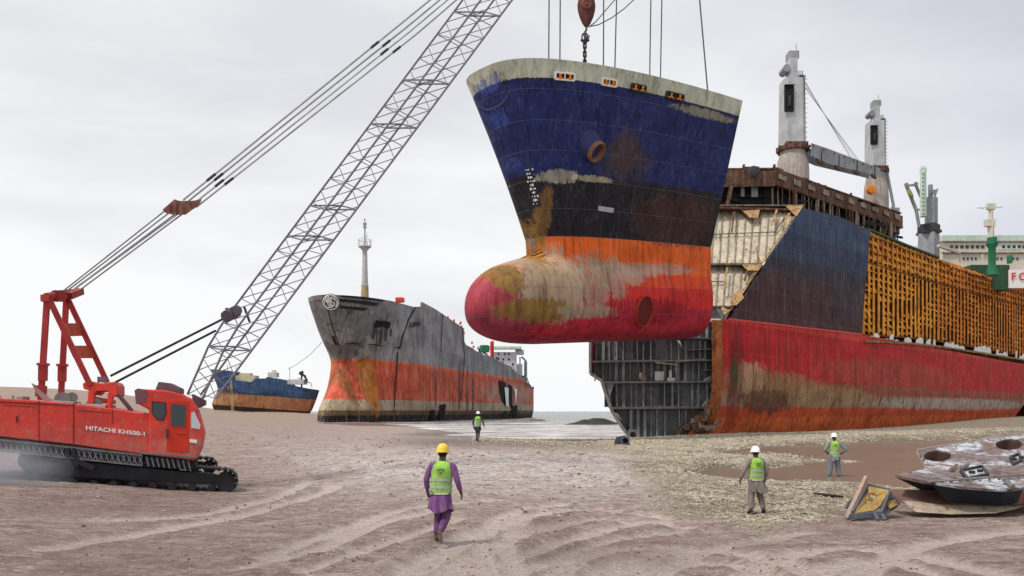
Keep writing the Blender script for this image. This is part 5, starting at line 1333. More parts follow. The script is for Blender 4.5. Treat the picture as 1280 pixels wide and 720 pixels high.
for a, b_, w_ in (((374, 484), (374, 465), .45), ((371, 466), (379, 470), .7), ((369, 472), (384, 478), .2), ((378, 470), (381, 476), .6), ((359, 482), (359, 458), .12), ((372, 466), (376, 464.5), .9), ((376, 478), (386, 478), .15), ((386, 478), (387, 484), .15), ((362, 478), (372, 480), .12), ((280, 462), (280, 455), .12), ((291, 461), (291, 457), .12)): m.beam(bq(*a, 3), bq(*b_, 3), w_)
m.build('derrick_gear', M['steel_dark'], bs)
m = MB()
for i in range(5): m.beam(bq(284+random.random()*4, 474+i*3, 1.2), bq(287+random.random()*5, 476+i*4, 1.0), .16)
m.beam(bq(284.5, 474, 1), bq(284.5, 487, .6), .3); m.build('anchor_gear', worn('yellow_rust', (.4, .3, .12), .6), bs)
m = MB(); m.tube([P(359.5, 462, BY+3), P(372, 455, 245), P(388, 443, 225), P(402, 428, 213)], .07, 5); o = m.build('mooring_line', M['rope']); tag(o, 'thin mooring line from the small blue ship up to the grey ship bow', 'rope')

# =================================================================== the red crawler crane
CP = R(18); 
CFm = Frame((-13.0, 26.5, 0), CP)
def cq(px, py, d=0.0): return CFm.side(px, py, d)
crane = empty('crawler_crane', CFm.o, CFm.rot, label='red crawler crane with dark lattice boom standing on the mud at left', cat='crane')
def slab(m, pts, d0, d1): 
    n = len(pts); a = [cq(x, y, d0) for x, y in pts]; b_ = [Vector((p.x, d1, p.z)) for p in a]
    m.add(a+b_, [tuple(range(n))[::-1], tuple(range(n, 2*n))]+[(i, (i+1) % n, (i+1) % n+n, i+n) for i in range(n)])
red = M['crane_red']
m = MB(); slab(m, [(-62, 494), (52, 501), (92, 505), (150, 512), (172, 516), (200, 518), (240, 535), (243, 576), (172, 567), (92, 556), (0, 546), (-62, 540)], 0, 3.1)
body = m.build('machine_house', red, crane, bevel=.04)
m = MB(); slab(m, [(-62, 492), (-58, 492), (-58, 542), (-62, 541)], -.03, 3.2); slab(m, [(91.2, 504), (92.4, 504), (92.4, 557), (91.2, 557)], -.012, .02)
slab(m, [(20, 520), (22, 520), (22, 528), (20, 528)], -.02, .02); slab(m, [(48, 501), (48.8, 501), (48.8, 551), (48, 551)], -.01, .01); slab(m, [(140, 512), (140.7, 512), (140.7, 530), (140, 530)], -.01, .01); slab(m, [(96, 512), (138, 516), (138, 516.6), (96, 512.6)], -.01, .01); slab(m, [(4, 506), (44, 508.5), (44, 509), (4, 506.5)], -.01, .01); slab(m, [(-62, 499), (92, 506), (92, 507.4), (-62, 500.4)], -.012, .01); m.build('panel_gap', worn('dark_red_gap', (.20, .02, .015), .6), body)
vs, fs = text_mesh('HITACHI KH500-1', .19, .006, .004)
a0 = cq(107, 537, -.012); a1 = cq(181, 545, -.012); dx = (a1-a0); wtx = max(v.x for v in vs); m = MB()
m.add([a0+Vector((v.x/wtx*dx.x, -v.z, v.y+v.x/wtx*dx.z)) for v in vs], fs); m.build('maker_lettering', M['white'], body)
# counterweight rear and walkway frame below
m = MB(); slab(m, [(-62, 542), (0, 547), (92, 557), (178, 568), (178, 581), (92, 570), (0, 561), (-62, 556)], .10, 2.9); m.build('under_frame', worn('under_frame_dark', (.13, .13, .14), .5), crane)
m = MB()
for k in range(34):
    x = -58+k*7; y = 543+(x+62)*.1075
    m.beam(cq(x, y+1, -.02), cq(x+5, y+12.5, -.02), .05, .04); m.beam(cq(x+5, y+1.5, -.02), cq(x, y+12.5, -.02), .035, .03)
m.beam(cq(-62, 543.2, -.03), cq(178, 569, -.03), .07, .05); m.beam(cq(-62, 556.5, -.03), cq(178, 582, -.03), .07, .05)
m.build('walkway_truss', M['truss_grey'], crane)
m = MB()
for x0, x1 in ((181, 196), (199, 216), (218, 238)): slab(m, [(x0, 570+(x0-181)*.1), (x1, 571+(x1-181)*.1), (x1, 584+(x1-181)*.08), (x0, 582+(x0-181)*.08)], .02, 1.1)
slab(m, [(178, 566), (246, 573), (243, 588), (178, 584)], .15, 1.4); sbx = m.build('step_box', M['track_black'], crane, bevel=.02)
m = MB(); m.beam(cq(176, 566, -.05), cq(243, 572, -.05), .08, .06)
for k in range(9): m.beam(cq(183+k*6.5, 571+k*.6, -.03), cq(186+k*6.5, 583+k*.5, -.03), .04)
m.build('step_frame', M['truss_grey'], sbx)
# cab
cabo = [(186, 512), (172, 505), (172, 489), (181, 486.5), (205, 487.5), (226, 492), (238, 498), (245, 509), (249, 520), (255, 541), (252, 560), (245, 575), (225, 573), (186, 568)]
m = MB(); slab(m, cabo, -.07, 1.15); cab = m.build('cab', red, crane, bevel=.06)
m = MB(); slab(m, [(168, 488), (172, 485.5), (183, 487), (182, 503), (170, 505)], -.085, .9); m.build('cab_rear_panel', worn('purple_grey_panel', (.26, .12, .14), .6), cab)
def wnd(pts, nm='window', fr=True, grow=1.6):
    m = MB(); cx_ = sum(p[0] for p in pts)/len(pts); cy_ = sum(p[1] for p in pts)/len(pts)
    if fr:
        slab(m, [(cx_+(x-cx_)*(1+grow*2/18), cy_+(y-cy_)*(1+grow*2/22)) for x, y in pts], -.085, -.04); f_ = m.build('window_frame', worn('window_rubber', (.12, .03, .03), .6), cab); m = MB()
    else: f_ = cab
    slab(m, pts, -.10, -.05); m.build('pane', M['glass'], f_)
wnd([(191, 503), (206, 504.5), (207, 516), (204, 524.5), (196, 523.5), (191, 516)])
m = MB(); slab(m, [(209.5, 500), (236, 501), (236, 566), (208, 564)], -.082, -.05); slab(m, [(220, 540), (232, 541), (232, 543), (220, 542)], -.10, -.05); door = m.build('door', worn('door_red', (.60, .04, .02), .8, (.25, .08, .05), .14, 1.2, .42), cab, bevel=.01)
m = MB(); slab(m, [(214, 504.5), (231.5, 506), (231, 533.5), (213.5, 532)], -.10, -.07); m.build('door_pane', M['glass'], door)
m = MB(); slab(m, [(207.5, 536), (210.5, 536), (210.5, 548), (207.5, 548)], -.12, -.08); m.build('door_handle', M['steel_dark'], door)
m = MB(); slab(m, [(239, 516), (243, 514.5), (250.5, 531), (250, 536.5), (239, 535)], -.10, -.04); m.build('front_quarter_pane', plain('bright_glass', (.50, .53, .55), .15, 0, .1), cab)
m = MB(); slab(m, [(237, 549), (246, 550), (246, 554), (237, 553)], -.13, -.05); m.build('head_lamp', M['white'], cab)
a_, b__ = cq(246, 512, .1), cq(254, 541, .1); m = MB(); m.add([a_+Vector((.02, 0, 0)), a_+Vector((.02, .85, 0)), b__+Vector((.03, .85, 0)), b__+Vector((.03, 0, 0))], [(0, 1, 2, 3)]); m.build('windscreen', M['glass'], cab)
m = MB(); slab(m, [(194, 487), (198, 477), (214, 479), (226, 485), (226, 492), (205, 489)], 1.4, 2.9); slab(m, [(240, 492), (256, 500), (256, 506), (247, 510), (240, 503)], 1.2, 2.4); m.build('boom_foot_housing', worn('purple_grey_housing', (.20, .12, .15), .6), crane, bevel=.03)
m = MB(); slab(m, [(96, 504), (132, 506), (132, 511), (96, 508)], .4, 2.6); slab(m, [(58, 500), (92, 502), (92, 505), (58, 503)], .2, 1.4); slab(m, [(-4, 494), (-2, 494), (-2, 499), (-4, 499)], .2, .5); slab(m, [(14, 494), (16, 494), (16, 500), (14, 500)], .2, .4); slab(m, [(20, 495), (28, 495), (28, 501), (20, 500)], .1, 1); build_each(m, 'roof_gear', worn('pale_roof_gear', (.50, .44, .43), .6), crane, bevel=.02)
m = MB(); m.tube([cq(78, 499, .4), cq(78, 499, 2.6)], .24, 16); m.tube([cq(118, 507, .6), cq(118, 507, 2.5)], .26, 16); m.tube([cq(90, 497, .5), cq(90, 497, 1.0)], .18, 12); build_each(m, 'winch_drum', worn('drum_grey', (.28, .25, .25), .6), crane, smooth=40)
m = MB(); slab(m, [(39, 479), (42, 481), (48, 487), (60, 497), (66, 500), (56, 502), (46, 492)], .2, .45); m.build('ladder_bracket', worn('bracket_pink', (.45, .28, .28), .6), crane)
# gantry
g_ = M['gantry_red']
def cb(m, a, b_, d0, d1, w_, h_=None): m.beam(cq(*a, d0), cq(*b_, d1), w_, h_)
gm = MB(); D1, D2 = .35, 2.3
m = gm
for (a, b_, d, w_) in (((59, 371), (51, 500), .5, .17), ((83, 372), (76, 500), 1.9, .17), ((61, 373), (113, 482), .5, .17), ((84, 372), (134, 478), 1.9, .17)): cb(m, a, b_, d, d, w_)
gy_ = m.build('gantry', g_, crane)
m = MB()
for x, y, d in ((54, 458, .5), (78, 459, 1.9)): cb(m, (x, y-2), (x-.5, y+18), d, d, .24); cb(m, (x, y-4), (x, y-1), d, d, .32)
for (x, y, d) in ((52, 488, .5),): cb(m, (x, y-6), (x-1, y+8), d, d, .28)
build_each(m, 'gantry_sleeve', g_, gy_)
m = MB()
def quadp(pts, d0, d1, th=.06): 
    a = [cq(x, y, d) for (x, y), d in zip(pts, (d0, d1, d1, d0))]; nn = (a[1]-a[0]).cross(a[3]-a[0]).normalized()*th; m.prism(a, nn)
quadp([(74, 404), (101, 404), (106, 419), (81, 420)], .5, 1.9); quadp([(87, 432), (113, 432), (120, 447), (94, 447)], .5, 1.9)
build_each(m, 'gantry_web', worn('web_red', (.52, .07, .03), .6), gy_)
m = MB(); m.tube([cq(58, 371, .4), cq(86, 366, 2.0), cq(100, 365, 2.5)], .13, 10)
for x in (70, 76): m.tube([cq(x, 370, .9), cq(x, 370, 1.5)], .2, 14)
m.beam(cq(86, 370, 1.5), cq(101, 364, 2.5), .22); m.beam(cq(57, 369, .4), cq(57, 377, .4), .25); m.build('gantry_head', worn('head_red', (.42, .06, .05), .5), gy_, smooth=40)
m = MB(); slab(m, [(103, 479), (112, 476), (124, 479), (144, 477), (147, 482), (147, 494), (140, 496), (134, 489), (121, 489), (117, 494), (110, 488), (104, 486)], .5, 2.1); slab(m, [(110, 489), (118, 492), (117, 506), (109, 508)], .5, .8); slab(m, [(134, 491), (141, 495), (139, 512), (134, 512)], .5, .8)
slab(m, [(111, 495), (139, 500), (138, 505), (110, 502)], .7, 1.8); m.build('gantry_foot', red, gy_, bevel=.03)
m = MB(); m.tube([cq(128, 478, .9), cq(128, 471, .9)], .16, 8); m.tube([cq(143, 487, .8), cq(165, 514, .8)], .07, 8); m.build('back_strut', M['boom_dark'], gy_)
# tracks: shoe belts round idler and sprocket
def track(nm, d0, d1, xr, xf, yt_r, yb_r, yt_f, yb_f):
    par = empty(nm); par.parent = crane
    # belt centre line as a closed loop in px
    n = 10; loop = []
    rc = ((yb_r-yt_r)/2); fc = ((yb_f-yt_f)/2)
    c_r = (xr+rc, (yt_r+yb_r)/2); c_f = (xf-fc, (yt_f+yb_f)/2)
    for i in range(n+1): a = R(90+180*i/n); loop.append((c_r[0]+rc*math.cos(a), c_r[1]+rc*math.sin(a)))
    for i in range(n+1): a = R(-90+180*i/n); loop.append((c_f[0]+fc*math.cos(a), c_f[1]+fc*math.sin(a)))
    pts = [cq(x, y, d0) for x, y in loop]; pts.append(pts[0])
    L = [0]
    for a, b_ in zip(pts, pts[1:]): L.append(L[-1]+(b_-a).length)
    N_ = int(L[-1]/.21); m = MB(); mid_ = sum(pts[:-1], Vector())/(len(pts)-1)
    for k in range(N_):
        s_ = L[-1]*k/N_; i = max(0, np.searchsorted(L, s_)-1); f_ = (s_-L[i])/(L[i+1]-L[i]+1e-9); p = pts[i].lerp(pts[i+1], f_); t_ = (pts[i+1]-pts[i]).normalized(); nn = Vector((-t_.z, 0, t_.x))
        if nn.dot(p-mid_) < 0: nn = -nn
        mt = Matrix((t_, Vector((0, 1, 0)), nn)).transposed()
        c = Vector((p.x, (d0+d1)/2, p.z)); m.box(c, (.19, d1-d0, .05), mt); m.box(c+nn*.035, (.035, (d1-d0)*.96, .05), mt); m.box(c-nn*.05, (.12, (d1-d0)*.35, .07), mt)
    m.build('track_shoes', M['track_black'], par)
    m = MB()
    fr = [(c_r[0]-rc*.1, yt_r+rc*.6), (c_r[0]+rc*2, (yt_r+rc*.35)), (c_f[0]-fc, yt_f+fc*.45), (c_f[0], yt_f+fc*.8), (c_f[0], yb_f-fc*.6), (c_r[0], yb_r-rc*.6)]
    n2 = len(fr); a = [cq(x, y, d0+.12) for x, y in fr]; b_ = [Vector((p.x, d1-.12, p.z)) for p in a]; m.add(a+b_, [tuple(range(n2))[::-1], tuple(range(n2, 2*n2))]+[(i, (i+1) % n2, (i+1) % n2+n2, i+n2) for i in range(n2)])
    m.build('track_frame', worn('track_frame_black', (.03, .03, .036), .5, (.11, .08, .07), .3, 2), par, bevel=.03)
    for c_, rr__, nm2 in ((c_r, rc, 'sprocket'), (c_f, fc, 'idler')):
        m = MB(); c = cq(*c_, (d0+d1)/2); r_ = rr__*.0265*.86; rot_ = Matrix.Rotation(R(90), 3, 'X'); h_ = (d1-d0)/2-.06
        m.lathe([(.001, -h_), (r_*.35, -h_-.03), (r_*.4, -h_+.05), (r_*.8, -h_+.08), (r_*.86, -h_), (r_, -h_+.02), (r_, h_-.02), (r_*.8, h_-.05), (.001, h_)], 20, c, m=rot_); m.build(nm2, M['track_black'], par, smooth=40)
    for i in range(9):
        f_ = (i+.7)/9.4; x = c_r[0]+(c_f[0]-c_r[0])*f_; y = yb_r+(yb_f-yb_r)*((x-xr)/(xf-xr))-4.6; m = MB(); c = cq(x, y, d0+.2); m.lathe([(.001, -.12), (.08, -.14), (.13, -.1), (.13, .3), (.001, .3)], 14, c, m=Matrix.Rotation(R(90), 3, 'X')); m.build('track_roller', M['track_black'], par, smooth=40)
track('crawler_track', .0, .85, 34, 296, 569, 606, 587, 615)
track('crawler_track', 2.9, 3.7, 24, 270, 560, 590, 573, 592)
m = MB(); m.tube([cq(150, 584, 1.9), cq(150, 574, 1.9)], 1.0, 24); slab(m, [(90, 584), (200, 590), (200, 598), (90, 592)], .8, 3.0); m.build('car_body', M['track_black'], crane, smooth=40)
m = MB()
for pts in ([(112, 581), (116, 588), (122, 592), (117, 588)], [(104, 582), (112, 583), (108, 576), (103, 575)]): pass
m.beam(cq(84, 574, -.1), cq(92, 588, -.1), .12); m.beam(cq(84, 560, -.05), cq(86, 575, -.05), .12); m.beam(cq(92, 560, -.05), cq(96, 584, -.05), .1); m.beam(cq(96, 576, -.1), cq(118, 586, -.1), .16); build_each(m, 'access_step', M['track_black'], crane)
# lattice boom.  chords given at py: near/right chords d=.7, far pair d=2.3
def chord(side, far, y):
    # px of a chord at a height; far pair lies deeper and shows further left
    right = 640-.743*y; sep = 39
    if y > 425: sep = np.interp(y, [425, 500], [39, 16])
    if y < -40: sep = np.interp(-y, [40, 140], [39, 12])
    return right-(0 if side else sep)-(19 if far else 0)
dN, dF = .75, 2.35
def bp(side, far, y): return cq(chord(side, far, y)+(0 if not far else 0), y+(-5 if far else 0), dN if not far else dF)
boom = empty('boom'); boom.parent = crane
ys = [498]; step = 30
while ys[-1] > -138: ys.append(ys[-1]-step)
m = MB()
for sd in (0, 1):
    for fr in (0, 1):
        m.tube([bp(sd, fr, y) for y in ys], .040, 7)
m.build('boom_chords', M['boom_dark'], boom, smooth=50)
m = MB()
for i, (ya, yb) in enumerate(zip(ys, ys[1:])):
    ym_ = (ya+yb)/2; r_ = .0175
    for fr in (0, 1):                      # zig-zag on both side faces
        m.tube([bp(0, fr, ya), bp(1, fr, ym_)], r_, 5); m.tube([bp(1, fr, ym_), bp(0, fr, yb)], r_, 5)
    for sd in (0, 1):
        m.tube([bp(sd, 0, ya), bp(sd, 1, ym_)], r_, 5); m.tube([bp(sd, 1, ym_), bp(sd, 0, yb)], r_, 5)
    if i % 3 == 0: m.tube([bp(0, 0, ya), bp(0, 1, ya)], r_, 5); m.tube([bp(1, 0, ya), bp(1, 1, ya)], r_, 5)
m.build('boom_lacing', M['boom_dark'], boom, smooth=50)
m = MB()
for y in (438, 300, 262, 160, 105, 20, -95):
    q4 = [bp(0, 0, y), bp(1, 0, y), bp(1, 1, y), bp(0, 1, y)]
    for a, b_ in zip(q4, q4[1:]+q4[:1]): m.tube([a, b_], .030, 6)
    m.tube([q4[0], q4[2]], .022, 5)
build_each(m, 'boom_joint', M['boom_dark'], boom, smooth=50)
m = MB(); 
for a in (bp(0, 0, 412),): m.tube([cq(283, 395, .7), cq(296, 388, 2.3)], .2, 12); m.box(cq(289, 393, 1.4), (.6, 1.0, .3), Matrix.Rotation(R(-30), 3, 'Y'))
m.tube([cq(305, 383, 1), cq(312, 402, 1.4)], .05, 6); m.tube([cq(283, 385, 1), cq(285, 392, 1)], .06, 6); m.build('rope_guide', worn('guide_grey', (.14, .12, .14), .6), boom, smooth=40)
m = MB(); tip0 = cq(726, -128, 1.5); m.tube([tip0+Vector((0, -.5, 0)), tip0+Vector((0, .5, 0))], .45, 18); m.box(tip0+Vector((-.2, 0, -.1)), (.6, 1.3, .3)); m.build('tip_sheave', M['steel_dark'], boom, smooth=40)
# pendants: gantry to bail block to boom tip
bk = [(226, 259, .9), (229, 257, 1.8)]
m = MB()
for i, (a, b_, d0, d1, r_) in enumerate((((80, 363), (208, 262), .8, .9, .020), ((86, 362), (214, 264), 1.2, 1.2, .020), ((93, 361), (236, 255), 1.7, 1.6, .022), ((99, 363), (242, 257), 2.2, 1.9, .022), ((90, 364), (222, 268), 1.5, 1.3, .016))): m.tube([cq(*a, d0), cq(*b_, d1)], r_*1.25, 6)
build_each(m, 'luffing_rope', worn('pale_rope', (.32, .32, .33), .5), crane, smooth=60)
for j, (a, b_, c_, d) in enumerate((((229, 250), (500, 30.5), (716, -145), .9), ((232, 254), (507, 35), (719, -140), 1.2), ((239, 257), (512, 39.5), (721, -136), 1.6), ((245, 259), (520, 43), (724, -132), 1.9))):
    par_ = None
    m = MB(); m.tube([cq(*a, d), cq(*b_, d), cq(*c_, 1.5)], .036, 6); po = m.build('boom_pendant', M['pend'], crane, smooth=60)
    m = MB()
    for f_ in ((.235,) if j % 2 == 0 else (.17,)):
        pass
    s_ = cq(*a, d); e_ = cq(*b_, d)
    for f_ in (.12+.02*(j % 2), .875+.03*(j % 2)):
        p = s_.lerp(e_, f_); dd = (e_-s_).normalized(); m.tube([p-dd*.2, p+dd*.2], .05, 8)
    build_each(m, 'socket_joint', M['steel_dark'], po)
m = MB()
for d in (.8, 1.35, 1.9): slab(m, [(203, 262), (210, 256), (218, 249), (224, 251), (240, 251), (252, 249), (249, 256), (240, 262), (232, 268), (216, 268), (207, 266)], d, d+.05)
for x, y in ((216, 260), (242, 256)): m.tube([cq(x, y, .75), cq(x, y, 2.0)], .11, 14)
m.build('bail_block', M['block_rust'], crane, smooth=30)
m = MB()
for a, b_, d in (((138, 470), (284, 396), .9), ((142, 479), (270, 413), 1.5)): m.tube([cq(*a, d), cq(*b_, d)], .042, 7)
build_each(m, 'backstay_rope', worn('black_stay', (.03, .03, .035), .6), crane, smooth=60)
#PART5
#PART5
# =================================================================== people
def skin_part(m, joints, edges, radii, sub=2, root=0):
    "grow one continuous surface over a skeleton and add it to m"
    me = bpy.data.meshes.new('s'); me.from_pydata([tuple(j) for j in joints], edges, []); ob = bpy.data.objects.new('s', me); COL.objects.link(ob)
    sk = ob.modifiers.new('sk', 'SKIN'); sk.use_smooth_shade = True
    for v_, r in zip(me.skin_vertices[0].data, radii): v_.radius = r if isinstance(r, tuple) else (r, r)
    me.skin_vertices[0].data[root].use_root = True
    ss_ = ob.modifiers.new('ss', 'SUBSURF'); ss_.levels = sub; ss_.render_levels = sub
    dg = bpy.context.evaluated_depsgraph_get(); e = bpy.data.meshes.new_from_object(ob.evaluated_get(dg))
    m.add([v_.co[:] for v_ in e.vertices], [tuple(p.vertices) for p in e.polygons])
    bpy.data.objects.remove(ob); bpy.data.meshes.remove(me); bpy.data.meshes.remove(e)
def cloth(name, col, dark=.7):
    t = NT(name); v = t.obj(); n = t.noise(v, 5, 5, .6); wv = t.noise(t.mapped(v, (14, 14, 3)), 1, 4, .6, .5); fn = t.noise(v, 120, 3, .6)
    c = t.mix(t.rng(wv, .3, .7), tuple(x*dark for x in col), tuple(min(1, x*1.2) for x in col)); c = t.mix(t.rng(n, .48, .68, 0, .5), c, (.20, .15, .12))
    t.bump(t.math('ADD', t.math('MULTIPLY', wv, 1.5), t.math('MULTIPLY', fn, .15)), .6, .02); return t.out(c, .85, 0, .2)
VEST = cloth('hi_vis_green', (.33, .60, .10), .62); BANDM = plain('silver_band', (.36, .40, .38), .4, 0, .15, 12)
def person(loc, yaw, H, lab, P_, cols, helmet):
    """standing figure, local +y is the way it faces.  P_: joints of arms and legs"""
    s = H/1.75
    root = empty('person', loc, (0, 0, yaw), label=lab, cat='person'); root['group'] = 'workers in green safety vests'
    V = lambda x, y, z: Vector((x*s, y*s, z*s))
    lean = P_.get('lean', 0); turn = P_.get('turn', 0)
    pel = V(*P_.get('pelvis', (0, 0, .95))); wa = V(0+lean*.3, .0, 1.10); ch = V(lean*.7, .02, 1.30); nk = V(lean, .0, 1.475); h0 = V(lean+.0, .03, 1.56); h1 = V(lean, .035, 1.70)
    J = [pel, wa, ch, nk, h0, h1]; E_ = [(0, 1), (1, 2), (2, 3), (3, 4), (4, 5)]; Rd = [(.125*s, .10*s), (.125*s, .095*s), (.145*s, .105*s), (.052*s, .055*s), (.072*s, .085*s), (.066*s, .08*s)]
    arms = {}; legs = {}
    for k, sg in (('L', -1), ('R', 1)):
        sh = V(lean*.9+.19*sg, 0, 1.405); el = V(*P_['el'+k]); wr = V(*P_['wr'+k]); hd = wr+(wr-el).normalized()*.075*s
        n = len(J); J += [sh, el, wr, hd]; E_ += [(2, n), (n, n+1), (n+1, n+2), (n+2, n+3)]; Rd += [.055*s, .042*s, (.026*s, .03*s), (.034*s, .018*s)]
        arms[k] = (sh, el, wr, hd)
        hip = pel+V(.09*sg, 0, -.06); kn = V(*P_['kn'+k]); an = V(*P_['an'+k]); toe = V(*P_['to'+k])
        n = len(J); J += [hip, kn, an, toe]; E_ += [(0, n), (n, n+1), (n+1, n+2), (n+2, n+3)]; Rd += [.085*s, .056*s, .04*s, (.042*s, .028*s)]
        legs[k] = (hip, kn, an, toe)
    m = MB(); skin_part(m, J, E_, Rd, 2)
    # head shaped over the neck: face, ears
    hc = V(lean, .035, 1.625)
    m.lathe([(.001, -.125*s), (.035*s, -.118*s), (.06*s, -.085*s), (.073*s, -.03*s), (.078*s, .03*s), (.072*s, .075*s), (.045*s, .11*s), (.001, .12*s)], 20, hc, sc=(.95, 1.15))
    m.lathe([(.001, -.02*s), (.012*s, -.012*s), (.008*s, .015*s), (.001, .025*s)], 8, hc+V(0, .098, -.02)); 
    for sg in (-1, 1): m.lathe([(.001, -.032*s), (.014*s, -.015*s), (.018*s, .012*s), (.001, .03*s)], 8, hc+V(.077*sg, -.005, -.01), sc=(.5, 1.1)); m.lathe([(.001, -.01*s), (.012*s, 0), (.001, .01*s)], 8, hc+V(.028*sg, .082, .012))
    m.lathe([(.001, -.008*s), (.022*s, 0), (.001, .008*s)], 8, hc+V(0, .083, -.062), sc=(1, .5))
    for k, sg in (('L', -1), ('R', 1)):
        sh, el, wr, hd = arms[k]; d = (wr-el).normalized(); side = d.cross(Vector((0, 1, 0))).normalized() if abs(d.y) < .9 else Vector((1, 0, 0)); fw = side.cross(d).normalized(); base_ = wr+d*.062*s
        side, fw = fw, side*(-sg)        # fingers fan fore and aft, curl inwards
        for i, (off, L_) in enumerate(((-.030, .066), (-.010, .078), (.010, .074), (.028, .058))):
            b0 = base_+side*off*s; c1 = b0+d*L_*.45*s+fw*.004*s; c2 = c1+d*L_*.32*s+fw*.016*s; c3 = c2+d*L_*.20*s+fw*.022*s
            m.tube([b0-d*.02*s, b0+d*.01*s, c1, c2, c3], [.010*s, .010*s, .009*s, .008*s, .006*s], 6)
        t0 = wr+d*.02*s-side*.02*s*-1; m.tube([t0, t0+side*.028*s+d*.03*s, t0+side*.034*s+d*.058*s+fw*.012*s, t0+side*.030*s+d*.075*s+fw*.02*s], [.013*s, .012*s, .010*s, .007*s], 6)
    m.build('body', M['skin'], root, smooth=70)
    # hair
    m = MB(); m.lathe([(.001, .13*s), (.05*s, .115*s), (.079*s, .07*s), (.083*s, .02*s), (.078*s, -.03*s), (.060*s, -.065*s)], 18, hc+V(0, -.014, 0), sc=(.97, 1.1)); m.build('hair', M['hair'], root, smooth=60)
    # helmet: shell, brim, ridge
    m = MB(); hz = hc+V(0, -.005, .035)
    m.lathe([(.128*s, -.004*s), (.122*s, 0), (.118*s, .02*s), (.112*s, .06*s), (.090*s, .10*s), (.055*s, .128*s), (.001, .138*s)], 26, hz, sc=(.93, 1.12))
    m.lathe([(.118*s, .0), (.150*s, -.012*s), (.150*s, -.02*s), (.118*s, -.008*s)], 26, hz+V(0, .02, 0), sc=(.88, 1.13))
    for dx in (-.035, 0, .035): m.tube([hz+V(dx, -.115, .045), hz+V(dx, -.085, .1), hz+V(dx, 0, .138-abs(dx)*.2), hz+V(dx, .085, .1), hz+V(dx, .115, .045)], .008*s, 5)
    m.build('helmet', helmet, root, smooth=50)
    # trousers: baggy
    m = MB(); hl, kl, al, tl_ = legs['L']; hr, kr, ar, tr_ = legs['R']; bg = P_.get('bag', 1)
    mid_ = lambda a, b_, f_: a.lerp(b_, f_)
    skin_part(m, [pel+V(0, 0, .04), hl, mid_(hl, kl, .55), kl, mid_(kl, al, .55), mid_(kl, al, .93), hr, mid_(hr, kr, .55), kr, mid_(kr, ar, .55), mid_(kr, ar, .93)], [(0, 1), (1, 2), (2, 3), (3, 4), (4, 5), (0, 6), (6, 7), (7, 8), (8, 9), (9, 10)],
              [(.15*s, .12*s), .112*s, .102*s*bg, .088*s*bg, .078*s*bg, .066*s*bg, .112*s, .102*s*bg, .088*s*bg, .078*s*bg, .066*s*bg], 2)
    m.build('trousers', cols[1], root, smooth=70)
    for k in 'LR':
        hip, kn, an, toe = legs[k]; d = (toe-an); d.z = d.z; m = MB()
        skin_part(m, [an+V(0, 0, .04), an-(d.normalized())*.045*s+V(0, 0, -.03), an+d*.5+V(0, 0, -.012), toe, toe+d.normalized()*.035*s], [(0, 1), (0, 2), (2, 3), (3, 4)], [.047*s, .04*s, .044*s, .042*s, .03*s], 1); m.build('shoe', cols[2], root, smooth=70)
    # tunic: body with sleeves, loose skirt with folds
    m = MB(); js = [pel+V(0, 0, .02), wa, ch, nk+V(0, 0, -.03)]; es = [(0, 1), (1, 2), (2, 3)]; rs = [(.165*s, .125*s), (.155*s, .118*s), (.168*s, .122*s), (.07*s, .07*s)]
    for k in 'LR':
        sh, el, wr, hd = arms[k]; n = len(js); cuff = wr.lerp(el, .1 if P_.get('cuff', 1) == 1 else .55); js += [sh, mid_(sh, el, .6), el, mid_(el, cuff, .6), cuff]; es += [(2, n), (n, n+1), (n+1, n+2), (n+2, n+3), (n+3, n+4)]; rs += [.078*s, .066*s, .060*s, .052*s, .046*s]
    skin_part(m, js, es, rs, 2)
    zs_ = P_.get('hem', .62); A = []; ph_ = P_.get('blow', (0, 0))
    for i in range(9):
        f_ = i/8; z = 1.04-(1.04-zs_)*f_; ring = []
        for q in range(40):
            a = 2*math.pi*q/40; fold = 1+(.07+.10*f_)*f_*math.sin(a*7+1.3+H)+.05*f_*math.sin(a*13)
            rx_ = (.165+.05*f_)*fold; ry_ = (.13+.055*f_)*fold
            zz_ = z+.035*f_*math.sin(a*3+H*9)
            ring.append(tuple(V(rx_*math.cos(a)+ph_[0]*f_*f_, ry_*math.sin(a)+ph_[1]*f_*f_, zz_)))
        A.append(ring)
    inn = [tuple(Vector(p)*.97+V(0, 0, .02)*1) for p in A[-1]]; m.grid(np.array(A+[inn]), close=True)
    m.build('tunic', cols[0], root, smooth=70)
    # vest: front and back shell over the shoulders
    def vest_ring(z, rx, ry, lift=0, n=44):
        return [tuple(V(lean*max(0, (z-.95)/.5)+rx*math.copysign(abs(math.cos(2*math.pi*q/n))**.8, math.cos(2*math.pi*q/n)), ry*math.copysign(abs(math.sin(2*math.pi*q/n))**.9, math.sin(2*math.pi*q/n))+.005, z+lift*math.cos(2*math.pi*q/n)**2)) for q in range(n)]
    prof = [(.90, .202, .158), (.98, .196, .152), (1.08, .190, .148), (1.18, .192, .150), (1.27, .196, .152), (1.34, .192, .150), (1.395, .176, .142), (1.44, .150, .12), (1.475, .105, .09), (1.485, .08, .078)]
    m = MB(); m.grid(np.array([vest_ring(z, a, b_) for z, a, b_ in prof]), close=True); vs_ = m.build('vest', VEST, root, smooth=70)
    m = MB()
    for z0_ in (1.025, 1.155):
        f_ = lambda z, c: float(np.interp(z, [p[0] for p in prof], [p[c] for p in prof]))+.006
        m.grid(np.array([vest_ring(z, f_(z, 1), f_(z, 2)) for z in (z0_-.026, z0_+.026)]), close=True)
    m.build('reflective_band', BANDM, vs_, smooth=70)
    m = MB()
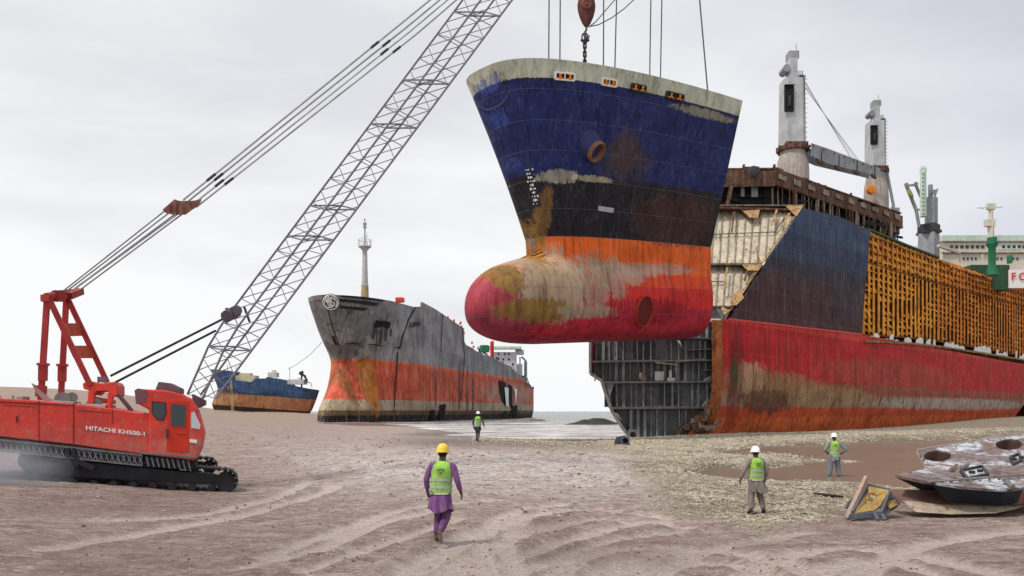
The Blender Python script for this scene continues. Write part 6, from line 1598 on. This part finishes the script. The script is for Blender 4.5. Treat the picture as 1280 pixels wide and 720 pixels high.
    m.grid(np.array([vest_ring(z, float(np.interp(z, [p[0] for p in prof], [p[1] for p in prof]))+.004, float(np.interp(z, [p[0] for p in prof], [p[2] for p in prof]))+.004) for z in (.897, .915)]), close=True); m.build('hem_piping', plain('pale_piping', (.62, .64, .52), .7, 0, .1), vs_, smooth=70)
    m = MB()     # arched print on the back
    for i in range(9):
        a = R(150-i*15); m.box(V(lean+.072*math.cos(a), -.150-.006, 1.30+.045*math.sin(a)), (.014*s, .006*s, .022*s), Matrix.Rotation(-(a-R(90)), 3, 'Y'))
    m.box(V(lean*.9, -.157, 1.285), (.05*s, .004*s, .02*s)); m.build('back_print', plain('dark_green_print', (.07, .17, .05), .7), vs_)
    return root
purple = cloth('purple_cotton', (.20, .075, .24), .6); purple_d = cloth('dark_purple_cotton', (.13, .05, .15), .6); greyc = cloth('grey_brown_cotton', (.23, .20, .18), .65); bluec = cloth('grey_blue_cotton', (.20, .23, .28), .65); blackc = cloth('black_cotton', (.03, .028, .03), .7); brownc = cloth('dark_plum_cotton', (.12, .065, .07), .6)
shoe_d = plain('dark_shoe', (.03, .025, .025), .6); shoe_g = plain('dusty_shoe', (.22, .18, .15), .8)
yel = plain('yellow_helmet', (.80, .55, .06), .35, 0, .05); wht = plain('white_helmet', (.84, .84, .84), .35, 0, .04)
g1 = GP(551, 680); H1 = 122/1000*g1.y
person(g1, R(-6), H1, 'worker in a purple tunic and yellow helmet walking away across the mud', dict(lean=.03, elL=(-.26, -.03, 1.16), wrL=(-.25, .04, .93), elR=(.30, -.04, 1.16), wrR=(.36, .03, .92), knL=(-.06, .14, .52), anL=(-.07, -.02, .12), toL=(-.07, .13, .04), knR=(.10, .08, .50), anR=(.04, -.30, .24), toR=(.045, -.24, .09), hem=.60, blow=(.01, -.01)), (purple, purple_d, shoe_g), yel)
g2 = GP(945, 644); H2 = 83/1000*g2.y
person(g2, R(10), H2, 'worker in a grey tunic and white helmet standing on the gravel nearest the scrap', dict(elL=(-.33, -.02, 1.17), wrL=(-.40, .05, .93), elR=(.30, -.02, 1.16), wrR=(.28, .04, .92), knL=(-.11, .05, .50), anL=(-.14, -.02, .085), toL=(-.17, .12, .04), knR=(.16, .10, .50), anR=(.20, -.06, .10), toR=(.22, .07, .04), hem=.58, blow=(.10, -.03), bag=1.1), (greyc, greyc, shoe_d), wht)
g3 = GP(1043, 600); H3 = 57/1000*g3.y
person(g3, R(-4), H3, 'worker with hands on hips in grey blue clothes standing at the puddle', dict(elL=(-.40, -.12, 1.14), wrL=(-.24, -.02, 1.0), elR=(.42, -.12, 1.14), wrR=(.25, -.02, 1.0), knL=(-.14, .02, .5), anL=(-.19, 0, .085), toL=(-.22, .13, .04), knR=(.14, .02, .5), anR=(.17, 0, .085), toR=(.2, .13, .04), hem=.74, bag=1.15, cuff=2), (bluec, bluec, shoe_d), wht)
g4 = GP(597, 552); H4 = 37/1000*g4.y
person(g4, R(-12), min(H4, 1.9), 'small far worker in dark clothes walking towards the surf by the grey ship', dict(lean=.03, elL=(-.28, 0, 1.16), wrL=(-.27, .06, .92), elR=(.33, -.02, 1.16), wrR=(.38, .03, .92), knL=(-.06, .1, .5), anL=(-.05, .02, .085), toL=(-.05, .15, .04), knR=(.07, .02, .5), anR=(.06, -.2, .12), toR=(.06, -.08, .04), hem=.70, bag=1.0), (blackc, brownc, shoe_d), wht)
print('HEIGHTS', H1, H2, H3, H4, g1, g2, g3, g4)

# =================================================================== scrap at the right
def sp_(px, py, Y): return P(px, py, Y)
sl_ = empty('deck_scrap', P(1200, 600, 21), label='large cut plate of white and rust deck with two round holes lying by the puddle', cat='scrap plate')
def ds(px, py, Y): return P(px, py, Y)-P(1200, 600, 21)
# top plate as a warped sheet: fore edge nearer, back edge farther
top = [(1119, 596, 20.2), (1140, 592, 21.0), (1157, 588, 22), (1155, 578, 23.6), (1147, 565, 24.6), (1200, 556, 25.2), (1250, 548, 26), (1300, 541, 26.8), (1345, 545, 25.5), (1345, 590, 21), (1305, 607, 19.9), (1255, 615, 19.2), (1202, 611, 19.2), (1160, 605, 19.6)]
def plate(pts, holes, th):
    bm = bmesh.new(); vs = [bm.verts.new(ds(*p)) for p in pts]; es = [bm.edges.new((vs[i], vs[(i+1) % len(vs)])) for i in range(len(vs))]
    for (hx, hy, hY, rx_, ry_) in holes:
        hv = [bm.verts.new(ds(hx+rx_*math.cos(a), hy+ry_*math.sin(a), hY-ry_*math.sin(a)*.11)) for a in np.linspace(0, 2*math.pi, 29)[:-1]]
        es += [bm.edges.new((hv[i], hv[(i+1) % 28])) for i in range(28)]
    bmesh.ops.triangle_fill(bm, use_beauty=True, edges=es)
    bmesh.ops.recalc_face_normals(bm, faces=bm.faces)
    r = bmesh.ops.solidify(bm, geom=list(bm.faces), thickness=th)
    me = bpy.data.meshes.new('deck_plate'); bm.to_mesh(me); bm.free(); return me
t = NT('peeling_deck'); v = t.obj(); n1_ = t.noise(v, .6, 8, .62, .5); n2_ = t.noise(v, 4, 8, .75, .6); n3_ = t.noise(t.mapped(v, (1.5, 1.5, 1.5), (9, 4, 2)), 1, 8, .7)
c = t.mix(t.rng(n2_, .40, .58), (.07, .045, .04), (.22, .17, .16)); c = t.mix(t.rng(n1_, .48, .54), c, t.mix(t.rng(n2_, .44, .52), (.14, .14, .16), (.50, .51, .55))); c = t.mix(t.rng(n3_, .54, .62, 0, .8), c, (.20, .085, .05)); c = t.mix(t.rng(t.noise(v, 2.2, 8, .8, 1.5), .56, .62, 0, .9), c, (.04, .035, .04))
t.bump(n2_, .25, .03); deckm = t.out(c, .55)
me = plate(top, [(1172, 572, 23.7, 17, 7), (1261, 557.5, 25.2, 17, 7)], .05); me.materials.append(deckm); o = bpy.data.objects.new('deck_plate', me); COL.objects.link(o); o.parent = sl_
m = MB()
for (hx, hy, hY, rx_, ry_) in ((1172, 572, 23.7, 17, 7), (1261, 557.5, 25.2, 17, 7)):
    a_ = [[tuple(ds(hx+rx_*k_s*math.cos(a), hy+ry_*k_s*math.sin(a), hY-ry_*math.sin(a)*.11)+Vector((0, 0, dz_))) for a in np.linspace(0, 2*math.pi, 33)[:-1]] for k_s, dz_ in ((1.06, .02), (1.0, .04), (.98, -.03), (.96, -.35))]
    m2_ = MB(); m2_.grid(np.array(a_), close=True); m2_.build('hole_rim', worn('hole_rim_rust', (.14, .07, .06), .5), sl_, smooth=50)
def seat(px, Y): 
    x = (px-CX)/F*Y; return gh(x, Y)
m = MB(); bot_f = [(1165, 606, 19.5), (1202, 611.2, 19.15), (1255, 615.2, 19.15), (1278, 612, 19.4)]; low_f = [(1170, 612, 19.55), (1185, 628, 19.6), (1250, 632, 19.5), (1272, 629, 19.6)]
m.grid(np.array([[tuple(ds(*p)) for p in bot_f], [tuple(ds(*p)) for p in low_f]])); 
m.grid(np.array([[tuple(ds(*p)) for p in ((1119, 596.5, 20.2), (1160, 605.5, 19.6), (1202, 611.5, 19.2))], [tuple(ds(*p)) for p in ((1125, 598.5, 20.3), (1150, 612, 20.4), (1190, 613.5, 20.2))]])); build_each(m, 'black_side', worn('blue_black_side', (.018, .024, .034), .7, (.12, .05, .04), .25, 1), sl_)
m = MB(); m.grid(np.array([[tuple(ds(*p)) for p in ((1272, 613, 19.4), (1305, 607, 19.9), (1345, 594, 20.9))], [tuple(ds(*p)) for p in ((1268, 631, 19.6), (1300, 626, 20.0), (1345, 615, 21))]])); m.build('rusty_end', worn('rusty_end', (.28, .12, .08), .5), sl_)
m = MB(); m.grid(np.array([[tuple(ds(*p)) for p in ((1128, 626, 19.9), (1180, 631, 19.7), (1250, 633, 19.6), (1285, 627, 20.2))], [tuple(ds(*p)) for p in ((1145, 640, 19.4), (1190, 643, 19.3), (1245, 641.5, 19.3), (1275, 635, 19.6))]])); 
m.grid(np.array([[tuple(ds(*p)) for p in ((1128, 626, 19.9), (1180, 631, 19.7), (1250, 633, 19.6), (1285, 627, 20.2))], [tuple(ds(*p)) for p in ((1150, 624, 21.5), (1190, 624, 21.5), (1250, 624, 21.5), (1290, 622, 22))]])); m.build('bottom_flange', worn('tan_flange', (.42, .33, .25), .55, (.2, .1, .05), .45, 2), sl_)
m = MB(); m.grid(np.array([[tuple(ds(*p)) for p in ((1108, 612, 20.8), (1130, 612, 20.6), (1165, 612, 20.4), (1185, 620, 20))], [tuple(ds(*p)) for p in ((1125, 629, 20.0), (1145, 631, 19.9), (1165, 631, 19.8), (1190, 631, 19.7))]])); build_each(m, 'bent_plate', worn('bent_rusty_plate', (.20, .11, .08), .45), sl_)
# hatches on the plate
def hatch(cx_, cy_, cY, w_, h_, sk, nm='hatch'):
    m = MB(); q = [(cx_-w_, cy_-h_*.3), (cx_+w_*.55, cy_-h_), (cx_+w_, cy_+h_*.3), (cx_-w_*.5, cy_+h_)]
    pt = [ds(x, y, cY-(y-cy_)*.11)+Vector((0, 0, .07)) for x, y in q]
    for a, b_ in zip(pt, pt[1:]+pt[:1]): m.beam(a, b_, .06, .08)
    ho = m.build(nm, worn('hatch_dark_rim', (.06, .055, .055), .6), sl_); m = MB(); m.add([p+Vector((0, 0, -.03)) for p in pt], [(0, 1, 2, 3)]); m.build('hatch_cover', worn('hatch_pale_cover', (.55, .56, .58), .5, (.2, .15, .12), .4, 3), ho)
    m = MB(); m.box(ds(cx_-3, cy_+3, cY-.3)+Vector((0, 0, .14)), (.12, .1, .08)); m.box(ds(cx_+7, cy_+1, cY-.1)+Vector((0, 0, .14)), (.1, .1, .08)); build_each(m, 'hatch_dog', M['steel_dark'], ho)
hatch(1218, 594, 21.1, 17, 8, 0); hatch(1270, 577, 22.7, 7, 7, 0)
m = MB()
for a, b_, r_ in (((1160, 606, 19.5), (1290, 596, 19.9), .03), ((1187, 598, 20.6), (1205, 603, 20.2), .03), ((1255, 602, 20), (1266, 612, 19.4), .06), ((1202, 588, 21.6), (1210, 584, 22), .05), ((1196, 584, 22), (1188, 590, 21.4), .04)): m.tube([ds(*a)+Vector((0, 0, .07)), ds(*b_)+Vector((0, 0, .07))], r_, 6)
for k in range(10): p = ds(1165+k*12, 606-(k*.9), 19.6)+Vector((0, 0, .05)); m.box(p, (.05, .05, .12))
m.build('pipe_run', worn('pipe_grey', (.28, .25, .24), .5), sl_)
m = MB()
for a, b_ in zip(top[4:7], top[5:8]): m.beam(ds(*a)+Vector((0, 0, .05)), ds(*b_)+Vector((0, 0, .05)), .05, .07)
m.beam(ds(*top[4]), ds(*top[3]), .08, .06); m.build('raised_edge', worn('pale_edge', (.52, .43, .36), .6), sl_)
m = MB()      # supports under the plate so that it rests on the ground
for px, py, Y in ((1165, 590, 22.5), (1250, 580, 23.5), (1320, 580, 24)):
    a = P(px, py, Y); m.beam(a-P(1200, 600, 21), Vector((a.x, a.y, gh(a.x, a.y)-.1))-P(1200, 600, 21), .3, .2)
m.build('under_rib', M['wreck_dark'], sl_)
# small yellow bracket piece
c0 = P(1092, 630, 19.6); br_ = empty('bracket_scrap', c0, label='small ochre bracket with two round holes leaning on the mud beside the deck plate', cat='scrap bracket')
def bs_(px, py, Y): return P(px, py, Y)-c0
m = MB(); m.prism([bs_(1084, 595, 20.0), bs_(1060, 646, 19.2), bs_(1064, 634, 19.8), bs_(1074, 615, 20.3), bs_(1078, 605, 20.4)], Vector((-.04, .08, 0))); m.prism([bs_(1084, 596, 20.0), bs_(1085, 607, 20), bs_(1060, 647, 19.1)], Vector((-.03, 0, 0))); m.build('side_flange', worn('tan_side_flange', (.45, .32, .24), .6, (.2, .1, .05), .4, 3), br_)
m = MB(); bm = bmesh.new()
pts = [(1084, 606, 20.2), (1112, 614, 19.8), (1101, 634, 19.4), (1092, 640, 19.25), (1067, 643, 19.2)]
vs = [bm.verts.new(bs_(*p)) for p in pts]; es = [bm.edges.new((vs[i], vs[(i+1) % 5])) for i in range(5)]
for hx, hy in ((1091.5, 621), (1086, 629)):
    hv = [bm.verts.new(bs_(hx+4.2*math.cos(a), hy+3.0*math.sin(a)+math.cos(a)*1.2, 19.75)) for a in np.linspace(0, 2*math.pi, 17)[:-1]]; es += [bm.edges.new((hv[i], hv[(i+1) % 16])) for i in range(16)]
bmesh.ops.triangle_fill(bm, use_beauty=True, edges=es); bmesh.ops.solidify(bm, geom=list(bm.faces), thickness=.04)
me = bpy.data.meshes.new('web_plate'); bm.to_mesh(me); bm.free(); me.materials.append(worn('ochre_web', (.42, .27, .09), .6, (.2, .09, .04), .38, 3)); o = bpy.data.objects.new('web_plate', me); COL.objects.link(o); o.parent = br_
m = MB(); m.beam(bs_(1062, 646, 19.15), bs_(1102, 642, 19.1), .10, .12); m.beam(bs_(1102, 642, 19.1), bs_(1113, 615, 19.6), .05, .12); m.beam(bs_(1102, 642, 19.1), bs_(1106, 650, 18.9), .08, .05); m.beam(bs_(1092, 640, 19.1), bs_(1097, 650, 18.9), .08, .05); m.beam(bs_(1085, 607, 20.1), bs_(1111, 613, 19.8), .06, .1); m.beam(bs_(1084, 608, 20.0), bs_(1066, 641, 19.2), .05, .1); m.build('stiffening_rib', worn('blue_grey_rib', (.12, .13, .16), .6, (.2, .1, .05), .35, 3), br_)
m = MB(); m.prism([bs_(1112, 614, 19.8), bs_(1126, 630, 19.6), bs_(1104, 648, 19.0), bs_(1101, 636, 19.3)], Vector((0, .05, .02))); m.prism([bs_(1062, 628, 19.9), bs_(1068, 622, 20), bs_(1064, 638, 19.7), bs_(1058, 636, 19.7)], Vector((0, .1, 0))); m.build('end_plate', worn('dark_end_plate', (.07, .07, .09), .6, (.38, .2, .06), .4, 3), br_)
m = MB(); m.prism([bs_(1106, 628, 19.55), bs_(1118, 626, 19.6), bs_(1122, 632, 19.5), bs_(1112, 637, 19.3)], Vector((0, -.03, .03))); m.build('ochre_corner', worn('ochre_corner', (.42, .26, .07), .6), br_)
# plank on the gravel, stub by the keel, surf mounds
g = GP(1035, 622); m = MB(); m.box((0, 0, .05), (.85, .22, .05), Matrix.Rotation(R(6), 3, 'Y')); o = m.build('plank', worn('dark_plank', (.05, .045, .04), .6), None, bevel=.01); o.location = g; tag(o, 'dark flat plank lying on the gravel in front of the puddle', 'plank')
g = GP(781, 557); m = MB(); m.lathe([(.16, -.5), (.30, -.5), (.34, 0), (.34, .25), (.22, .25), (.20, -.45)], 18, (0, 0, .28), m=Matrix.Rotation(R(70), 3, 'X')); m.prism([(-.8, .2, 0), (.5, .4, 0), (.1, .3, .75), (-.6, .3, .6)], (0, .15, 0)); o = m.build('pipe_stub', worn('blue_grey_stub', (.10, .10, .14), .5), None, smooth=40); o.location = g; tag(o, 'small torn pipe stub on the pebbles just in front of the keel', 'pipe stub')
g = GP(1012, 643); 
for nm, px, py, Lx, Hh, lab in (('mud_mound', 742, 531, 13, 1.6, 'dark low mud mound standing in the white surf left of the keel'), ('rock_mound', 662, 527, 11, 1.3, 'grey rock mound in the foam just behind the stern of the grey ship')):
    Y = 2.5+0; Y = (CAM-SEA)/(py-HY)*F; A = []
    for i in range(14):
        a_r = []
        for j in range(40):
            an = 2*math.pi*j/40; r_ = i/13; hgt = (1-r_**1.6)*Hh*(.75+.6*float(vnoise(r_*3*math.cos(an)+9, r_*3*math.sin(an)+px, 3)))
            a_r.append(((Lx/2)*r_*math.cos(an)*(1+.25*math.sin(an*2+1)), r_*Lx*.28*math.sin(an), hgt-.25))
        A.append(a_r)
    m = MB(); m.grid(np.array(A), close=True); o = m.build(nm, worn(nm+'_wet', (.055, .045, .04) if nm == 'mud_mound' else (.22, .20, .19), .5, (.1, .08, .06), .3, .5), None, smooth=60); o.location = P(px, HY, Y); o.location.z = SEA; tag(o, lab, 'mound')
# dust behind the crane
m = MB(); m.lathe([(.001, -.5), (.4, -.42), (.62, 0), (.4, .42), (.001, .5)], 16, sc=(1, .8)); t = NT('dust'); t.n.remove(t.b); vl = t.new('ShaderNodeVolumePrincipled'); vl.inputs['Color'].default_value = (.62, .66, .74, 1)
nn_ = t.noise(t.obj(), 2.2, 4, .6); ln = t.new('ShaderNodeVectorMath', operation='LENGTH'); t.link(t.mapped(t.obj(), (1.8, 2.2, 2.2)), ln.inputs[0])
t.link(t.math('MULTIPLY', t.rng(ln.outputs['Value'], 1.0, .1, 0, 1.9), t.rng(nn_, .35, .65)), vl.inputs['Density']); t.link(vl.outputs[0], t.n['Material Output'].inputs['Volume'])
o = m.build('dust_cloud', t.m, None, smooth=80); o.location = cq(6, 588, -.9); o.location = CFm.m @ cq(4, 588, -1.3); o.scale = (4.2, 1.8, 2.3); tag(o, 'bluish haze of dust behind the crawler track', 'dust', kind='stuff')
#END
